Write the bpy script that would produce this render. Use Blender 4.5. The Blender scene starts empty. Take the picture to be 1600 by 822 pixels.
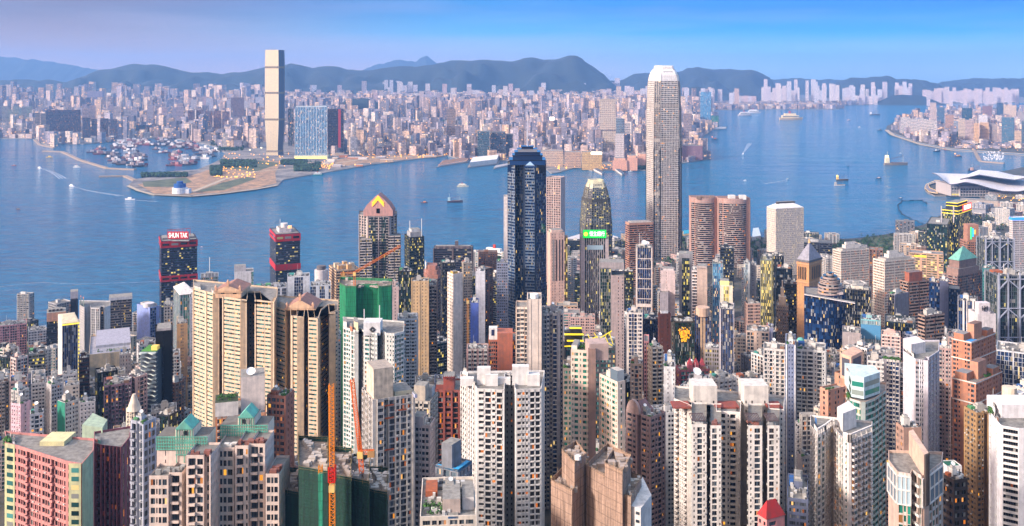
import bpy, math, random
import numpy as np
from mathutils import noise as mnoise
R=math.radians
random.seed(7); rng=np.random.default_rng(7)
SC=bpy.context.scene; COL=SC.collection
# ---------------------------------------------------------------- camera, sky, sun, exposure
F=1500.0; CX=800.0; HZ=112.0; H=400.0
cam=bpy.data.objects.new('camera',bpy.data.cameras.new('camera')); COL.objects.link(cam)
cam.location=(0,0,H); cam.rotation_euler=(R(90),0,0)
cam.data.sensor_width=36; cam.data.lens=36*F/1600; cam.data.shift_y=-(411-HZ)/1600
cam.data.clip_start=5; cam.data.clip_end=60000; SC.camera=cam
def srgb(h):
    h=h.lstrip('#'); c=[int(h[i:i+2],16)/255 for i in (0,2,4)]
    return tuple((x/12.92 if x<=.04045 else ((x+.055)/1.055)**2.4) for x in c)
def c4(h): return srgb(h)+(1.0,)
SUN_AZ=-118.0; SUN_EL=24.0      # azimuth from +Y towards +X, degrees
W=bpy.data.worlds.new('World'); SC.world=W; W.use_nodes=True
nt=W.node_tree; N=nt.nodes; L=nt.links; N.clear()
def nn(t,**k):
    n=N.new(t)
    for a,b in k.items(): setattr(n,a,b)
    return n
out=nn('ShaderNodeOutputWorld'); bg=nn('ShaderNodeBackground'); L.new(bg.outputs[0],out.inputs[0])
sky=nn('ShaderNodeTexSky',sky_type='NISHITA'); sky.sun_disc=False; sky.sun_elevation=R(SUN_EL); sky.sun_rotation=R(SUN_AZ); sky.altitude=400
tc=nn('ShaderNodeTexCoord'); sep=nn('ShaderNodeSeparateXYZ'); L.new(tc.outputs['Generated'],sep.inputs[0])
def ramp(stops):
    r=nn('ShaderNodeValToRGB'); cr=r.color_ramp; cr.elements[0].position=stops[0][0]; cr.elements[0].color=c4(stops[0][1])
    cr.elements[1].position=stops[-1][0]; cr.elements[1].color=c4(stops[-1][1])
    for p,c in stops[1:-1]:
        e=cr.elements.new(p); e.color=c4(c)
    return r
mr=nn('ShaderNodeMapRange'); L.new(sep.outputs[2],mr.inputs[0]); mr.inputs[1].default_value=-.02; mr.inputs[2].default_value=.18
rl=ramp([(0,'b8949a'),(.1,'cca8a4'),(.2,'a8909c'),(.4,'707090'),(1,'aa7c9c')])
rm=ramp([(0,'b8a8bc'),(.1,'d8c4d4'),(.2,'a4b8dc'),(.3,'48a4e0'),(.43,'0c80cc'),(1,'50a6e0')])
rr=ramp([(0,'90b4d8'),(.1,'a0ccf0'),(.2,'70bcf4'),(.3,'0098f4'),(.42,'007ce8'),(1,'34a8f4')])
for r_ in (rl,rm,rr): L.new(mr.outputs[0],r_.inputs[0])
azm=nn('ShaderNodeMapRange'); L.new(sep.outputs[0],azm.inputs[0]); azm.inputs[1].default_value=-.45; azm.inputs[2].default_value=.02; azm.interpolation_type='SMOOTHSTEP'
azr=nn('ShaderNodeMapRange'); L.new(sep.outputs[0],azr.inputs[0]); azr.inputs[1].default_value=-.08; azr.inputs[2].default_value=.30; azr.interpolation_type='SMOOTHSTEP'
m1=nn('ShaderNodeMixRGB'); L.new(azm.outputs[0],m1.inputs[0]); L.new(rl.outputs[0],m1.inputs[1]); L.new(rm.outputs[0],m1.inputs[2])
m2=nn('ShaderNodeMixRGB'); L.new(azr.outputs[0],m2.inputs[0]); L.new(m1.outputs[0],m2.inputs[1]); L.new(rr.outputs[0],m2.inputs[2])
# thin streaks of high cloud
mp=nn('ShaderNodeMapping'); mp.inputs['Scale'].default_value=(2.5,2.5,26); L.new(tc.outputs['Generated'],mp.inputs[0])
nz=nn('ShaderNodeTexNoise'); nz.inputs['Scale'].default_value=1.6; nz.inputs['Detail'].default_value=5; L.new(mp.outputs[0],nz.inputs[0])
cr=nn('ShaderNodeMapRange'); L.new(nz.outputs[0],cr.inputs[0]); cr.inputs[1].default_value=.45; cr.inputs[2].default_value=.75; cr.inputs[4].default_value=.2
m3=nn('ShaderNodeMixRGB'); L.new(cr.outputs[0],m3.inputs[0]); L.new(m2.outputs[0],m3.inputs[1]); m3.inputs[2].default_value=c4('c0b8d8')
sk=nn('ShaderNodeVectorMath',operation='SCALE'); sk.inputs['Scale'].default_value=.06; L.new(sky.outputs[0],sk.inputs[0])
m4=nn('ShaderNodeMixRGB',blend_type='ADD'); m4.inputs[0].default_value=.12; L.new(m3.outputs[0],m4.inputs[1]); L.new(sk.outputs[0],m4.inputs[2])
mz=nn('ShaderNodeMapRange'); L.new(sep.outputs[2],mz.inputs[0]); mz.inputs[1].default_value=.28; mz.inputs[2].default_value=.8; mz.interpolation_type='SMOOTHSTEP'
m5=nn('ShaderNodeMixRGB'); L.new(mz.outputs[0],m5.inputs[0]); L.new(m4.outputs[0],m5.inputs[1]); m5.inputs[2].default_value=(.50,.61,.80,1)
sd=nn('ShaderNodeVectorMath',operation='DOT_PRODUCT'); L.new(tc.outputs['Generated'],sd.inputs[0]); sd.inputs[1].default_value=(math.sin(R(SUN_AZ))*math.cos(R(16)),math.cos(R(SUN_AZ))*math.cos(R(16)),math.sin(R(16)))
sp_=nn('ShaderNodeMapRange'); L.new(sd.outputs['Value'],sp_.inputs[0]); sp_.inputs[1].default_value=.1; sp_.inputs[2].default_value=1.0; sp_.interpolation_type='SMOOTHSTEP'
m6=nn('ShaderNodeMixRGB',blend_type='ADD'); L.new(sp_.outputs[0],m6.inputs[0]); L.new(m5.outputs[0],m6.inputs[1]); m6.inputs[2].default_value=(1.5,.95,.5,1)
L.new(m6.outputs[0],bg.inputs[0]); bg.inputs[1].default_value=1.0
sun=bpy.data.objects.new('sun',bpy.data.lights.new('sun','SUN')); COL.objects.link(sun)
sun.data.energy=5.0; sun.data.angle=R(10); sun.data.color=(1.0,.86,.76)
sun.rotation_euler=(R(90-SUN_EL),0,R(180-SUN_AZ))
SC.view_settings.view_transform='Standard'; SC.view_settings.look='None'; SC.view_settings.gamma=1; SC.view_settings.exposure=0.57
cy=SC.cycles; cy.use_denoising=True; cy.max_bounces=4; cy.diffuse_bounces=1; cy.glossy_bounces=2; cy.volume_bounces=0; cy.transmission_bounces=1
cy.transparent_max_bounces=4; cy.caustics_reflective=False; cy.caustics_refractive=False; cy.sample_clamp_indirect=4; cy.use_adaptive_sampling=True; cy.adaptive_threshold=.02
# ---------------------------------------------------------------- materials
MC={}
def newmat(name):
    m=bpy.data.materials.new(name); m.use_nodes=True; t=m.node_tree; b=t.nodes['Principled BSDF']; return m,t,b
def mnode(t,ty,**k):
    n=t.nodes.new(ty)
    for a,b in k.items(): setattr(n,a,b)
    return n
def mth(t,op,a,b=None,c=None):
    n=mnode(t,'ShaderNodeMath',operation=op)
    for i,v in enumerate((a,b,c)):
        if v is None: continue
        if isinstance(v,(int,float)): n.inputs[i].default_value=v
        else: t.links.new(v,n.inputs[i])
    return n.outputs[0]
def wall(h,rough=.85,dirt=.3):
    """render / tile / paint with rain streaks and blotches"""
    k=('w',h,rough,dirt)
    if k in MC: return MC[k]
    m,t,b=newmat('wall_'+h); g=mnode(t,'ShaderNodeNewGeometry')
    mp=mnode(t,'ShaderNodeMapping'); mp.inputs['Scale'].default_value=(.55,.55,.035); t.links.new(g.outputs['Position'],mp.inputs[0])
    n1=mnode(t,'ShaderNodeTexNoise'); n1.inputs['Scale'].default_value=1.0; n1.inputs['Detail'].default_value=4; t.links.new(mp.outputs[0],n1.inputs[0])
    mp2=mnode(t,'ShaderNodeMapping'); mp2.inputs['Scale'].default_value=(.9,.9,.9); t.links.new(g.outputs['Position'],mp2.inputs[0])
    n2=mnode(t,'ShaderNodeTexNoise'); n2.inputs['Scale'].default_value=.35; n2.inputs['Detail'].default_value=5; t.links.new(mp2.outputs[0],n2.inputs[0])
    s=mth(t,'ADD',n1.outputs[0],n2.outputs[0]); s=mth(t,'MULTIPLY_ADD',s,2.2,-1.75); s.node.use_clamp=True
    mx=mnode(t,'ShaderNodeMixRGB'); t.links.new(s,mx.inputs[0]); c=srgb(h)
    mx.inputs[1].default_value=c+(1,); gr=sum(c)/3
    mx.inputs[2].default_value=tuple((x*.75+gr*.25)*(1-dirt) for x in c)+(1,)
    t.links.new(mx.outputs[0],b.inputs['Base Color']); b.inputs['Roughness'].default_value=rough
    b.inputs['Specular IOR Level'].default_value=.25
    MC[k]=m; return m
GL={ # tints (dark, light), lit share, lit colours, roughness, metallic
 'dk':('080a10','4a5864',.035,'ffb52e',.14),'teal':('0c2a2c','4f8f8c',.05,'ffc040',.12),'green':('0a3a34','2f8f7c',.03,'ffb030',.12),
 'navy':('06122c','1c3f70',.05,'ffc45a',.10),'blue':('1c4a78','6fb0d8',.05,'ffe09a',.12),'grey':('1a2028','6a7480',.04,'ffb52e',.2),
 'office':('080c14','1c2836',.16,'ffc83c',.12),'officeg':('0a1414','24403c',.30,'f4d23c',.12),'bright':('3a3a30','8a8050',.5,'ffd040',.2),
 'brown':('120c08','3a2a20',.06,'ffb040',.15),'lite':('5a6a78','a8c0cc',.02,'ffd080',.15),'white':('30343c','8a8c94',.22,'ffd878',.2),
 'black':('05070a','10151c',.02,'ff9c20',.12),'hole':('05060a','1c2028',.05,'ff9018',.3)}
def glass(k,lit=None):
    kk=('g',k,lit)
    if kk in MC: return MC[kk]
    d,l,p,lc,ro=GL[k]
    if lit is not None: p=lit
    p*={'office':.5,'officeg':.5,'navy':.5}.get(k,.85)
    m,t,b=newmat('glass_'+k); g=mnode(t,'ShaderNodeNewGeometry'); oi=mnode(t,'ShaderNodeObjectInfo')
    r=mth(t,'FRACT',mth(t,'ADD',g.outputs['Random Per Island'],oi.outputs['Random']))
    r2=mth(t,'FRACT',mth(t,'MULTIPLY',r,71.3)); r3=mth(t,'FRACT',mth(t,'MULTIPLY',r,233.7))
    mx=mnode(t,'ShaderNodeMixRGB'); t.links.new(mth(t,'POWER',r,1.7),mx.inputs[0]); mx.inputs[1].default_value=c4(d); mx.inputs[2].default_value=c4(l)
    # pale blinds behind a few panes
    bl=mth(t,'GREATER_THAN',r3,.86); mb=mnode(t,'ShaderNodeMixRGB'); t.links.new(mth(t,'MULTIPLY',bl,.55),mb.inputs[0]); t.links.new(mx.outputs[0],mb.inputs[1]); mb.inputs[2].default_value=(.42,.42,.40,1)
    t.links.new(mb.outputs[0],b.inputs['Base Color']); b.inputs['Roughness'].default_value=ro; b.inputs['Specular IOR Level'].default_value=.8
    on=mth(t,'LESS_THAN',r2,p); mc=mnode(t,'ShaderNodeMixRGB'); t.links.new(r3,mc.inputs[0]); mc.inputs[1].default_value=c4('ff7a14'); mc.inputs[2].default_value=c4(lc)
    if k in('office','officeg','bright','white','navy'): mc.inputs[1].default_value=c4('ffe9a0')
    t.links.new(mc.outputs[0],b.inputs['Emission Color']); t.links.new(mth(t,'MULTIPLY',on,mth(t,'MULTIPLY_ADD',r3,.75,.15)),b.inputs['Emission Strength'])
    MC[kk]=m; return m
def emit(h,s=1.5):
    k=('e',h,s)
    if k in MC: return MC[k]
    m,t,b=newmat('lit_'+h); b.inputs['Base Color'].default_value=c4(h); b.inputs['Emission Color'].default_value=c4(h); b.inputs['Emission Strength'].default_value=s
    MC[k]=m; return m
def metal(h,ro=.35,me=.8):
    k=('m',h,ro,me)
    if k in MC: return MC[k]
    m,t,b=newmat('metal_'+h); b.inputs['Base Color'].default_value=c4(h); b.inputs['Roughness'].default_value=ro; b.inputs['Metallic'].default_value=me
    MC[k]=m; return m
def leafmat(h='2c4a22'):
    k=('l',h)
    if k in MC: return MC[k]
    m,t,b=newmat('foliage_'+h); g=mnode(t,'ShaderNodeNewGeometry'); oi=mnode(t,'ShaderNodeObjectInfo')
    r=mth(t,'FRACT',mth(t,'ADD',g.outputs['Random Per Island'],oi.outputs['Random']))
    mx=mnode(t,'ShaderNodeMixRGB'); t.links.new(r,mx.inputs[0]); c=srgb(h); mx.inputs[1].default_value=tuple(x*.5 for x in c)+(1,); mx.inputs[2].default_value=tuple(min(1,x*1.7) for x in c)+(1,)
    t.links.new(mx.outputs[0],b.inputs['Base Color']); b.inputs['Roughness'].default_value=.9
    MC[k]=m; return m
# ---------------------------------------------------------------- projection helpers
def gx(px,Y): return (px-CX)*Y/F
def gz(py,Y): return H-(py-HZ)*Y/F
def gy(py,z=0.): return (H-z)*F/(py-HZ)
def wp(px,py,z=0.):                       # point of the ground plane z seen at px,py
    Y=gy(py,z); return np.array([gx(px,Y),Y])
ZT=[(0,360),(200,255),(300,205),(450,140),(640,92),(900,50),(1200,20),(1400,4.5),(1470,1.5),(99999,1.5)]
def ztr(Y):
    for (a,b),(c,d) in zip(ZT,ZT[1:]):
        if Y<=c: return b+(d-b)*(Y-a)/(c-a)
    return 1.5
# ---------------------------------------------------------------- mesh collector
class G:
    def __init__(s): s.q=[]; s.m=[]; s.P=[]
    def quads(s,a,m=0):
        a=np.asarray(a,float).reshape(-1,4,3); s.q.append(a); s.m.append(np.full(len(a),m,np.int32))
    def quad(s,a,b,c,d,m=0): s.quads([[a,b,c,d]],m)
    def poly(s,pts,m=0): s.P.append((np.array(pts,float),m))
    def prism(s,pts,z0,z1,m=0,mt=None,cap=True,scale_top=None):
        pts=[np.array(p,float) for p in pts]; n=len(pts)
        top=pts if scale_top is None else [(p-sum(pts)/n)*scale_top+sum(pts)/n for p in pts]
        for i in range(n):
            a,b,c,d=pts[i],pts[(i+1)%n],top[(i+1)%n],top[i]
            s.quad((*a,z0),(*b,z0),(*c,z1),(*d,z1),m)
        if cap: s.poly([(*p,z1) for p in top],m if mt is None else mt)
    def obox(s,o,e1,e2,l1,l2,z0,z1,m=0,mt=None,bottom=False):
        o=np.array(o,float); e1=np.array(e1,float)*l1; e2=np.array(e2,float)*l2
        P=[o,o+e1,o+e1+e2,o+e2]; s.prism(P,z0,z1,m,mt)
        if bottom: s.poly([(*p,z0) for p in P],m)
    def cyl(s,x,y,r,z0,z1,m=0,n=12,r2=None,cap=True):
        r2=r if r2 is None else r2
        a=[2*math.pi*i/n for i in range(n)]
        for i in range(n):
            A,B=a[i],a[(i+1)%n]
            s.quad((x+r*math.cos(A),y+r*math.sin(A),z0),(x+r*math.cos(B),y+r*math.sin(B),z0),(x+r2*math.cos(B),y+r2*math.sin(B),z1),(x+r2*math.cos(A),y+r2*math.sin(A),z1),m)
        if cap and r2>.01: s.poly([(x+r2*math.cos(A),y+r2*math.sin(A),z1) for A in a],m)
    def bar(s,p,q,w,m=0):
        p=np.array(p,float); q=np.array(q,float); d=q-p; l=np.linalg.norm(d); d/=l
        u=np.cross(d,(0,0,1)) if abs(d[2])<.9 else np.cross(d,(1,0,0)); u/=np.linalg.norm(u); v=np.cross(d,u)
        c=[u*w/2+v*w/2,u*w/2-v*w/2,-u*w/2-v*w/2,-u*w/2+v*w/2]
        for i in range(4): s.quad(p+c[i],p+c[(i+1)%4],q+c[(i+1)%4],q+c[i],m)
    def mesh(s,name,mats,origin=(0,0,0)):
        o=np.array(origin,float); me=bpy.data.meshes.new(name)
        Q=np.concatenate(s.q) if s.q else np.zeros((0,4,3)); M=np.concatenate(s.m) if s.m else np.zeros(0,np.int32)
        vs=[Q.reshape(-1,3)]; nq=len(Q); loops=[np.arange(nq*4)]; starts=[np.arange(nq)*4]; tot=[np.full(nq,4)]; mi=[M]; nv=nq*4; nl=nq*4
        for p,m in s.P:
            k=len(p); vs.append(p); loops.append(np.arange(nv,nv+k)); starts.append([nl]); tot.append([k]); mi.append([m]); nv+=k; nl+=k
        V=np.concatenate(vs)-o; me.vertices.add(len(V)); me.vertices.foreach_set('co',V.astype(np.float32).ravel())
        me.loops.add(nl); me.loops.foreach_set('vertex_index',np.concatenate(loops).astype(np.int32))
        st=np.concatenate(starts).astype(np.int32); me.polygons.add(len(st)); me.polygons.foreach_set('loop_start',st)
        try: me.polygons.foreach_set('loop_total',np.concatenate(tot).astype(np.int32))
        except Exception: pass
        me.polygons.foreach_set('material_index',np.concatenate(mi).astype(np.int32))
        for m in mats: me.materials.append(m)
        me.update(calc_edges=True); return me
    def build(s,name,mats,parent=None,origin=None,**props):
        if origin is None:
            origin=(0,0,0); q=parent
            while q is not None: origin=tuple(a+b for a,b in zip(origin,q.location)); q=q.parent
        me=s.mesh(name,mats,origin); o=bpy.data.objects.new(name,me); COL.objects.link(o)
        if parent is not None: o.parent=parent
        else: o.location=origin
        for k,v in props.items(): o[k]=v
        return o
    def empty(s): return not s.q and not s.P
def ent(name,label,cat,loc,group=None):
    o=bpy.data.objects.new(name,None); COL.objects.link(o); o.location=tuple(float(v) for v in loc); o.empty_display_size=1
    o['label']=label; o['category']=cat
    if group: o['group']=group
    return o
# ---------------------------------------------------------------- water
m,t,b=newmat('harbour_water'); g=mnode(t,'ShaderNodeNewGeometry')
b.inputs['Roughness'].default_value=.09; b.inputs['IOR'].default_value=1.33; b.inputs['Specular IOR Level'].default_value=.5
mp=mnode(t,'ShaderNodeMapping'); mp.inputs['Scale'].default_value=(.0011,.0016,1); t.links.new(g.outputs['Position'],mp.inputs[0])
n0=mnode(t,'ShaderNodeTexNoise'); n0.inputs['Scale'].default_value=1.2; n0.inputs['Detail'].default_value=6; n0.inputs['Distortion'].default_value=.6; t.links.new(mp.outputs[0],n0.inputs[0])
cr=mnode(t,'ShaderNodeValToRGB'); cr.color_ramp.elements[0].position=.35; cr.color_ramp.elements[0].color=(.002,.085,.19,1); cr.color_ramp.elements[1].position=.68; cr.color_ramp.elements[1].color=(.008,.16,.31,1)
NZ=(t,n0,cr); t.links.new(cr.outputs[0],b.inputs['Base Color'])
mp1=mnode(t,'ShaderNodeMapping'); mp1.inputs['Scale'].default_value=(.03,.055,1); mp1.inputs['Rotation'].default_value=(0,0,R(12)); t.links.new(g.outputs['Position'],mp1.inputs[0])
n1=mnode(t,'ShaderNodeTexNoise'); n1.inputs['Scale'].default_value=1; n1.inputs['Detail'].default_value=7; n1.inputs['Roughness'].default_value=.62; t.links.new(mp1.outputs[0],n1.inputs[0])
t.links.new(mth(t,'ADD',mth(t,'MULTIPLY',n0.outputs[0],.5),mth(t,'MULTIPLY_ADD',n1.outputs[0],1.3,-.4)),cr.inputs[0])  # light and dark of the ripple slopes painted into the base colour
mp2=mnode(t,'ShaderNodeMapping'); mp2.inputs['Scale'].default_value=(.004,.009,1); t.links.new(g.outputs['Position'],mp2.inputs[0])
n2=mnode(t,'ShaderNodeTexNoise'); n2.inputs['Scale'].default_value=1; n2.inputs['Detail'].default_value=4; t.links.new(mp2.outputs[0],n2.inputs[0])
hsum=mth(t,'ADD',mth(t,'MULTIPLY',n1.outputs[0],mth(t,'MULTIPLY_ADD',n0.outputs[0],9.0,-.5)),mth(t,'MULTIPLY',n2.outputs[0],7.0))
bp=mnode(t,'ShaderNodeBump'); bp.inputs['Strength'].default_value=1.0; bp.inputs['Distance'].default_value=3.0; t.links.new(hsum,bp.inputs['Height']); t.links.new(bp.outputs[0],b.inputs['Normal'])
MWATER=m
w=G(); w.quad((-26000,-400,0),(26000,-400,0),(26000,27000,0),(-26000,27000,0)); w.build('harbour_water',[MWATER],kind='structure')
def groundmat(name,a,bb,sc=.004):
    m,t,b=newmat(name); g=mnode(t,'ShaderNodeNewGeometry'); n=mnode(t,'ShaderNodeTexNoise'); n.inputs['Scale'].default_value=sc; n.inputs['Detail'].default_value=9; n.inputs['Roughness'].default_value=.7
    t.links.new(g.outputs['Position'],n.inputs[0]); cr=mnode(t,'ShaderNodeValToRGB'); cr.color_ramp.elements[0].position=.38; cr.color_ramp.elements[0].color=c4(a); cr.color_ramp.elements[1].position=.62; cr.color_ramp.elements[1].color=c4(bb)
    t.links.new(n.outputs[0],cr.inputs[0]); t.links.new(cr.outputs[0],b.inputs['Base Color']); b.inputs['Roughness'].default_value=.95; return m
MLAND=groundmat('city_ground','45464a','8d8783',.012); MISL=groundmat('island_ground','26302a','55504a',.03); MHILL=groundmat('hill_forest','0e1a1c','1c2c30',.006); MGRASS=groundmat('park_lawn','34402a','5c6244',.02)
MSAND=groundmat('works_ground','6a5848','b08c68',.03); MQUAY=wall('9a938c')
def land(name,pix,z,mat,extra=(),side=True,kind='structure',world=(),zpx=0.):
    pts=[wp(x,y,zpx) for x,y in pix]+[np.array(p,float) for p in world]
    g=G(); g.poly([(*p,z) for p in pts])
    if side:
        for a,b_ in zip(pts,pts[1:]+pts[:1]): g.quad((*a,-2),(*b_,-2),(*b_,z),(*a,z),1)
    return g.build(name,[mat,MQUAY],kind=kind), pts
ISL=[(-420,560),(-100,530),(150,522),(300,500),(430,470),(560,440),(690,418),(745,408),(800,405),(880,392),(960,384),(1020,372),(1070,362),(1180,372),(1260,378),(1340,374),(1400,366),(1445,352),(1475,335),(1520,324),(1538,314),(1528,306),(1500,301),(1478,307),(1460,307),(1446,299),(1448,293),(1480,284),(1560,270),(1600,262),(1650,255),(1640,244),(1590,240),(1545,237),(1490,233),(1440,224),(1395,208),(1384,203),(1386,197),(1400,190),(1440,178),(1500,170),(1700,166)]
_,ISLP=land('island_ground',ISL,3.0,MISL,world=[(9500,9000),(9500,1300),(3500,600),(2500,-200),(-2500,-200),(-2500,900)])
g=G(); ys=list(range(-100,1480,40)); xs=list(range(-1600,1601,50))
def tz(x,y): return ztr(y)+(mnoise.noise((x*.006,y*.006,0))*14 if y<1200 else 0)
for y0,y1 in zip(ys,ys[1:]):
    for x0,x1 in zip(xs,xs[1:]): g.quad((x0,y0,tz(x0,y0)),(x1,y0,tz(x1,y0)),(x1,y1,tz(x1,y1)),(x0,y1,tz(x0,y1)))
g.build('hillside_ground',[MISL],kind='structure')
KOW=[(-320,216),(55,217),(70,226),(85,231),(92,225),(130,226),(160,223),(215,218),(260,216),(300,221),(338,230),(352,240),(345,250),(330,257),(308,266),(262,269),(240,277),(212,281),(201,290),(217,299),(240,306),(300,308),(345,304),(400,297),(434,291),(442,282),(480,275),(530,267),(580,258),(620,253),(680,246),(700,244),(720,250),(800,252),(845,258),(862,272),(874,270),(905,261),(925,268),(960,266),(1016,267),(1040,262),(1066,256),(1110,249),(1100,243),(1085,228),(1080,217),(1100,213),(1118,200),(1112,185),(1108,172),(1200,171),(1310,170.5),(1318,168.5),(1250,166.5),(1330,164.5),(1420,163),(1700,160)]
_,KOWP=land('kowloon_ground',KOW,3.0,MLAND,world=[(12000,14000),(12000,26000),(-12000,26000),(-12000,5800)])
def inpoly(p,P):
    x,y=p; c=False; n=len(P); j=n-1
    for i in range(n):
        xi,yi=P[i]; xj,yj=P[j]
        if (yi>y)!=(yj>y) and x<(xj-xi)*(y-yi)/(yj-yi)+xi: c=not c
        j=i
    return c
# reclaimed point: sandy works ground, lawns, road ribbons
def patch(name,pix,z,mat): land(name,pix,z,mat,side=False,zpx=z)
patch('works_ground',[(215,288),(250,283),(300,274),(335,262),(400,250),(440,252),(430,270),(432,286),(400,294),(345,301),(300,304),(242,303)],3.3,MSAND)
patch('works_ground',[(480,268),(560,256),(690,244),(690,236),(560,244),(480,258)],3.3,MSAND)
patch('shore_lawn',[(222,284),(290,277),(300,284),(270,292),(225,292)],3.6,MGRASS)
patch('shore_lawn',[(305,300),(345,286),(385,276),(400,279),(350,297)],3.6,MGRASS)
patch('shore_lawn',[(345,262),(400,250),(440,255),(400,268)],3.6,MGRASS)
patch('waterfront_lawn',[(1350,372),(1400,368),(1452,352),(1490,350),(1500,372),(1440,392),(1380,396)],3.4,MGRASS)
def ribbon(name,pix,w,z,mat,kind='structure'):
    pts=[wp(x,y,z) for x,y in pix]; g=G()
    for a,b_ in zip(pts,pts[1:]):
        d=(b_-a)/np.linalg.norm(b_-a); n=np.array([d[1],-d[0]])*w/2
        g.quad((*(a-n),z),(*(b_-n),z),(*(b_+n),z),(*(a+n),z))
    g.build(name,[mat],kind=kind)
MROAD=wall('5a585c'); MPATH=wall('b8a890')
ribbon('coast_road',[(200,290),(217,298),(240,304),(300,306.5),(345,302.5),(400,295.5),(432,289.5)],14,3.9,MPATH)
ribbon('works_road',[(300,300),(350,280),(400,268),(470,262),(560,250),(680,242)],16,3.9,MPATH)
ribbon('park_path',[(1410,372),(1440,380),(1470,388),(1500,394)],8,3.8,MPATH)
ribbon('harbour_road',[(1385,203),(1395,211),(1440,226),(1490,235),(1600,243)],26,4.2,MPATH)
ribbon('runway_strip',[(1115,172),(1312,171.2)],30,3.6,MPATH)
# breakwaters
def breakwater(label,pix,w=16,h=5):
    g=G(); pts=[wp(x,y,0) for x,y in pix]
    for a,b_ in zip(pts,pts[1:]):
        d=(b_-a); l=np.linalg.norm(d); d/=l; n=np.array([-d[1],d[0]]); g.obox(a-n*w/2,d,n,l+w*.3,w,-2,h)
    o=g.build('breakwater',[wall('a08d7c')]); o['label']=label; o['category']='breakwater'
breakwater('long bent stone breakwater closing the boat shelter',[(68,237),(97,238),(125,251),(168,264),(210,266)])
breakwater('short stone breakwater with a hooked end off the sandy point',[(155,277),(195,276),(211,283)])
breakwater('straight stone breakwater beside the yacht marina',[(1521,234),(1531,252)],14)
breakwater('low stone mole running out from the marina towards the tugboats',[(1532,253),(1568,256)],12)
breakwater('small stone pier by the waterfront estates',[(54,219),(62,227),(85,232)],14)
# floating boom, thin dark line on the water
def strand(name,label,pix,w,h,mat,cat):
    g=G(); pts=[wp(x,y,0) for x,y in pix]
    for a,b_ in zip(pts,pts[1:]): g.bar((*a,.4),(*b_,.4),w)
    o=g.build(name,[mat]); o['label']=label; o['category']=cat
bo=[]
for i in range(40):
    t_=i/39; 
    a=[(1448,318),(1440,313),(1410,314),(1402,322),(1408,334),(1425,343),(1442,350)]
    k=t_*(len(a)-1); j=min(int(k),len(a)-2); f=k-j; bo.append((a[j][0]*(1-f)+a[j+1][0]*f+math.sin(i*1.3)*.8,a[j][1]*(1-f)+a[j+1][1]*f+math.cos(i*1.7)*.5))
strand('floating_boom','dark floating boom curving over the water beside the reclaimed park',bo,2.2,.5,wall('2a3a50'),'boom')
strand('floating_boom','dark floating boom running along the seawall of the park',[(1375,371),(1390,366),(1402,364),(1415,355),(1432,357),(1445,360)],2.2,.5,wall('2a3a50'),'boom')
# ---------------------------------------------------------------- hills
def hill(name,pts,Y,dep,mat,seed,spur=.36,base=0):
    xs=np.linspace(pts[0][0],pts[-1][0],180); tops=np.interp(xs,[p[0] for p in pts],[p[1] for p in pts])
    M=34; V=np.zeros((M,len(xs),3))
    for i in range(M):
        t_=-1+2*i/(M-1)
        for j,(x,ty) in enumerate(zip(xs,tops)):
            X=gx(x,Y); Z=gz(ty,Y)+(mnoise.noise((X/300,seed,1.))*.7+mnoise.noise((X/110,seed,2.))*.4)*Y*.0026; yy=Y+t_*dep
            w_=1-abs(t_)**1.25
            nz_=abs(mnoise.noise((X/620+seed,yy/900,seed)))*1.6+mnoise.noise((X/230,yy/260,seed*3))*1.0
            edge=min(1,(j+1)/10,(len(xs)-j)/10)
            z=Z*w_*(1-spur*4*w_*(1-w_)*nz_*1.4)
            if abs(t_)<.03: z=Z
            V[i,j]=(X*(1+t_*dep/Y*.3),yy,max(-3,z*edge-3+base))
    g=G(); q=np.stack([V[:-1,:-1],V[:-1,1:],V[1:,1:],V[1:,:-1]],axis=2); g.quads(q.reshape(-1,4,3)); o=g.build(name,[mat],kind='structure')
    for p in o.data.polygons: p.use_smooth=True
    import bmesh
    bm=bmesh.new(); bm.from_mesh(o.data); bmesh.ops.remove_doubles(bm,verts=bm.verts,dist=.05); bm.to_mesh(o.data); bm.free()
hill('mountain_ridge',[(-120,126),(0,124),(30,123),(55,126),(75,122),(110,127),(135,118),(165,108),(195,101),(215,99),(240,99),(262,104),(295,112),(320,111),(345,114),(375,110),(400,106),(440,101),(455,97),(470,101),(485,105),(520,103),(555,109),(580,108),(600,106),(635,101),(650,104),(680,99),(700,94),(720,92),(740,95),(755,93),(800,94),(820,89),(835,88),(850,92),(865,92),(880,88),(893,86),(905,89),(920,100),(935,110),(955,120),(975,127),(1000,134)],12500,1900,MHILL,1.7)
hill('mountain_ridge',[(940,126),(975,122),(990,116),(1010,114),(1030,112),(1060,112),(1075,106),(1090,103),(1110,107),(1130,108),(1150,106),(1175,108),(1190,114),(1205,122),(1215,128)],14500,1500,MHILL,5.1)
hill('far_mountain',[(-200,96),(-60,88),(0,87),(30,90),(60,93),(100,99),(150,108),(190,116),(230,124)],21500,1800,MHILL,9.2,.1)
hill('far_mountain',[(560,112),(590,100),(610,97),(625,90),(635,93),(648,96),(660,90),(668,88),(680,97),(720,106)],23000,1500,MHILL,4.4,.1)
hill('far_hill',[(1180,124),(1230,121),(1300,124),(1350,126)],17500,1200,MHILL,2.4,.1)
hill('island_hill',[(1300,130),(1330,122),(1360,118),(1385,119),(1400,123),(1430,123),(1450,128),(1475,132)],14200,1100,MHILL,7.7)
hill('island_hill',[(1455,130),(1490,124),(1520,121),(1560,122),(1620,121),(1700,119),(1800,122)],16500,1500,MHILL,3.3)
hill('wooded_headland',[(1368,162),(1385,152),(1410,147),(1440,149),(1465,157),(1480,163)],11700,300,MHILL,8.8,.15)
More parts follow.
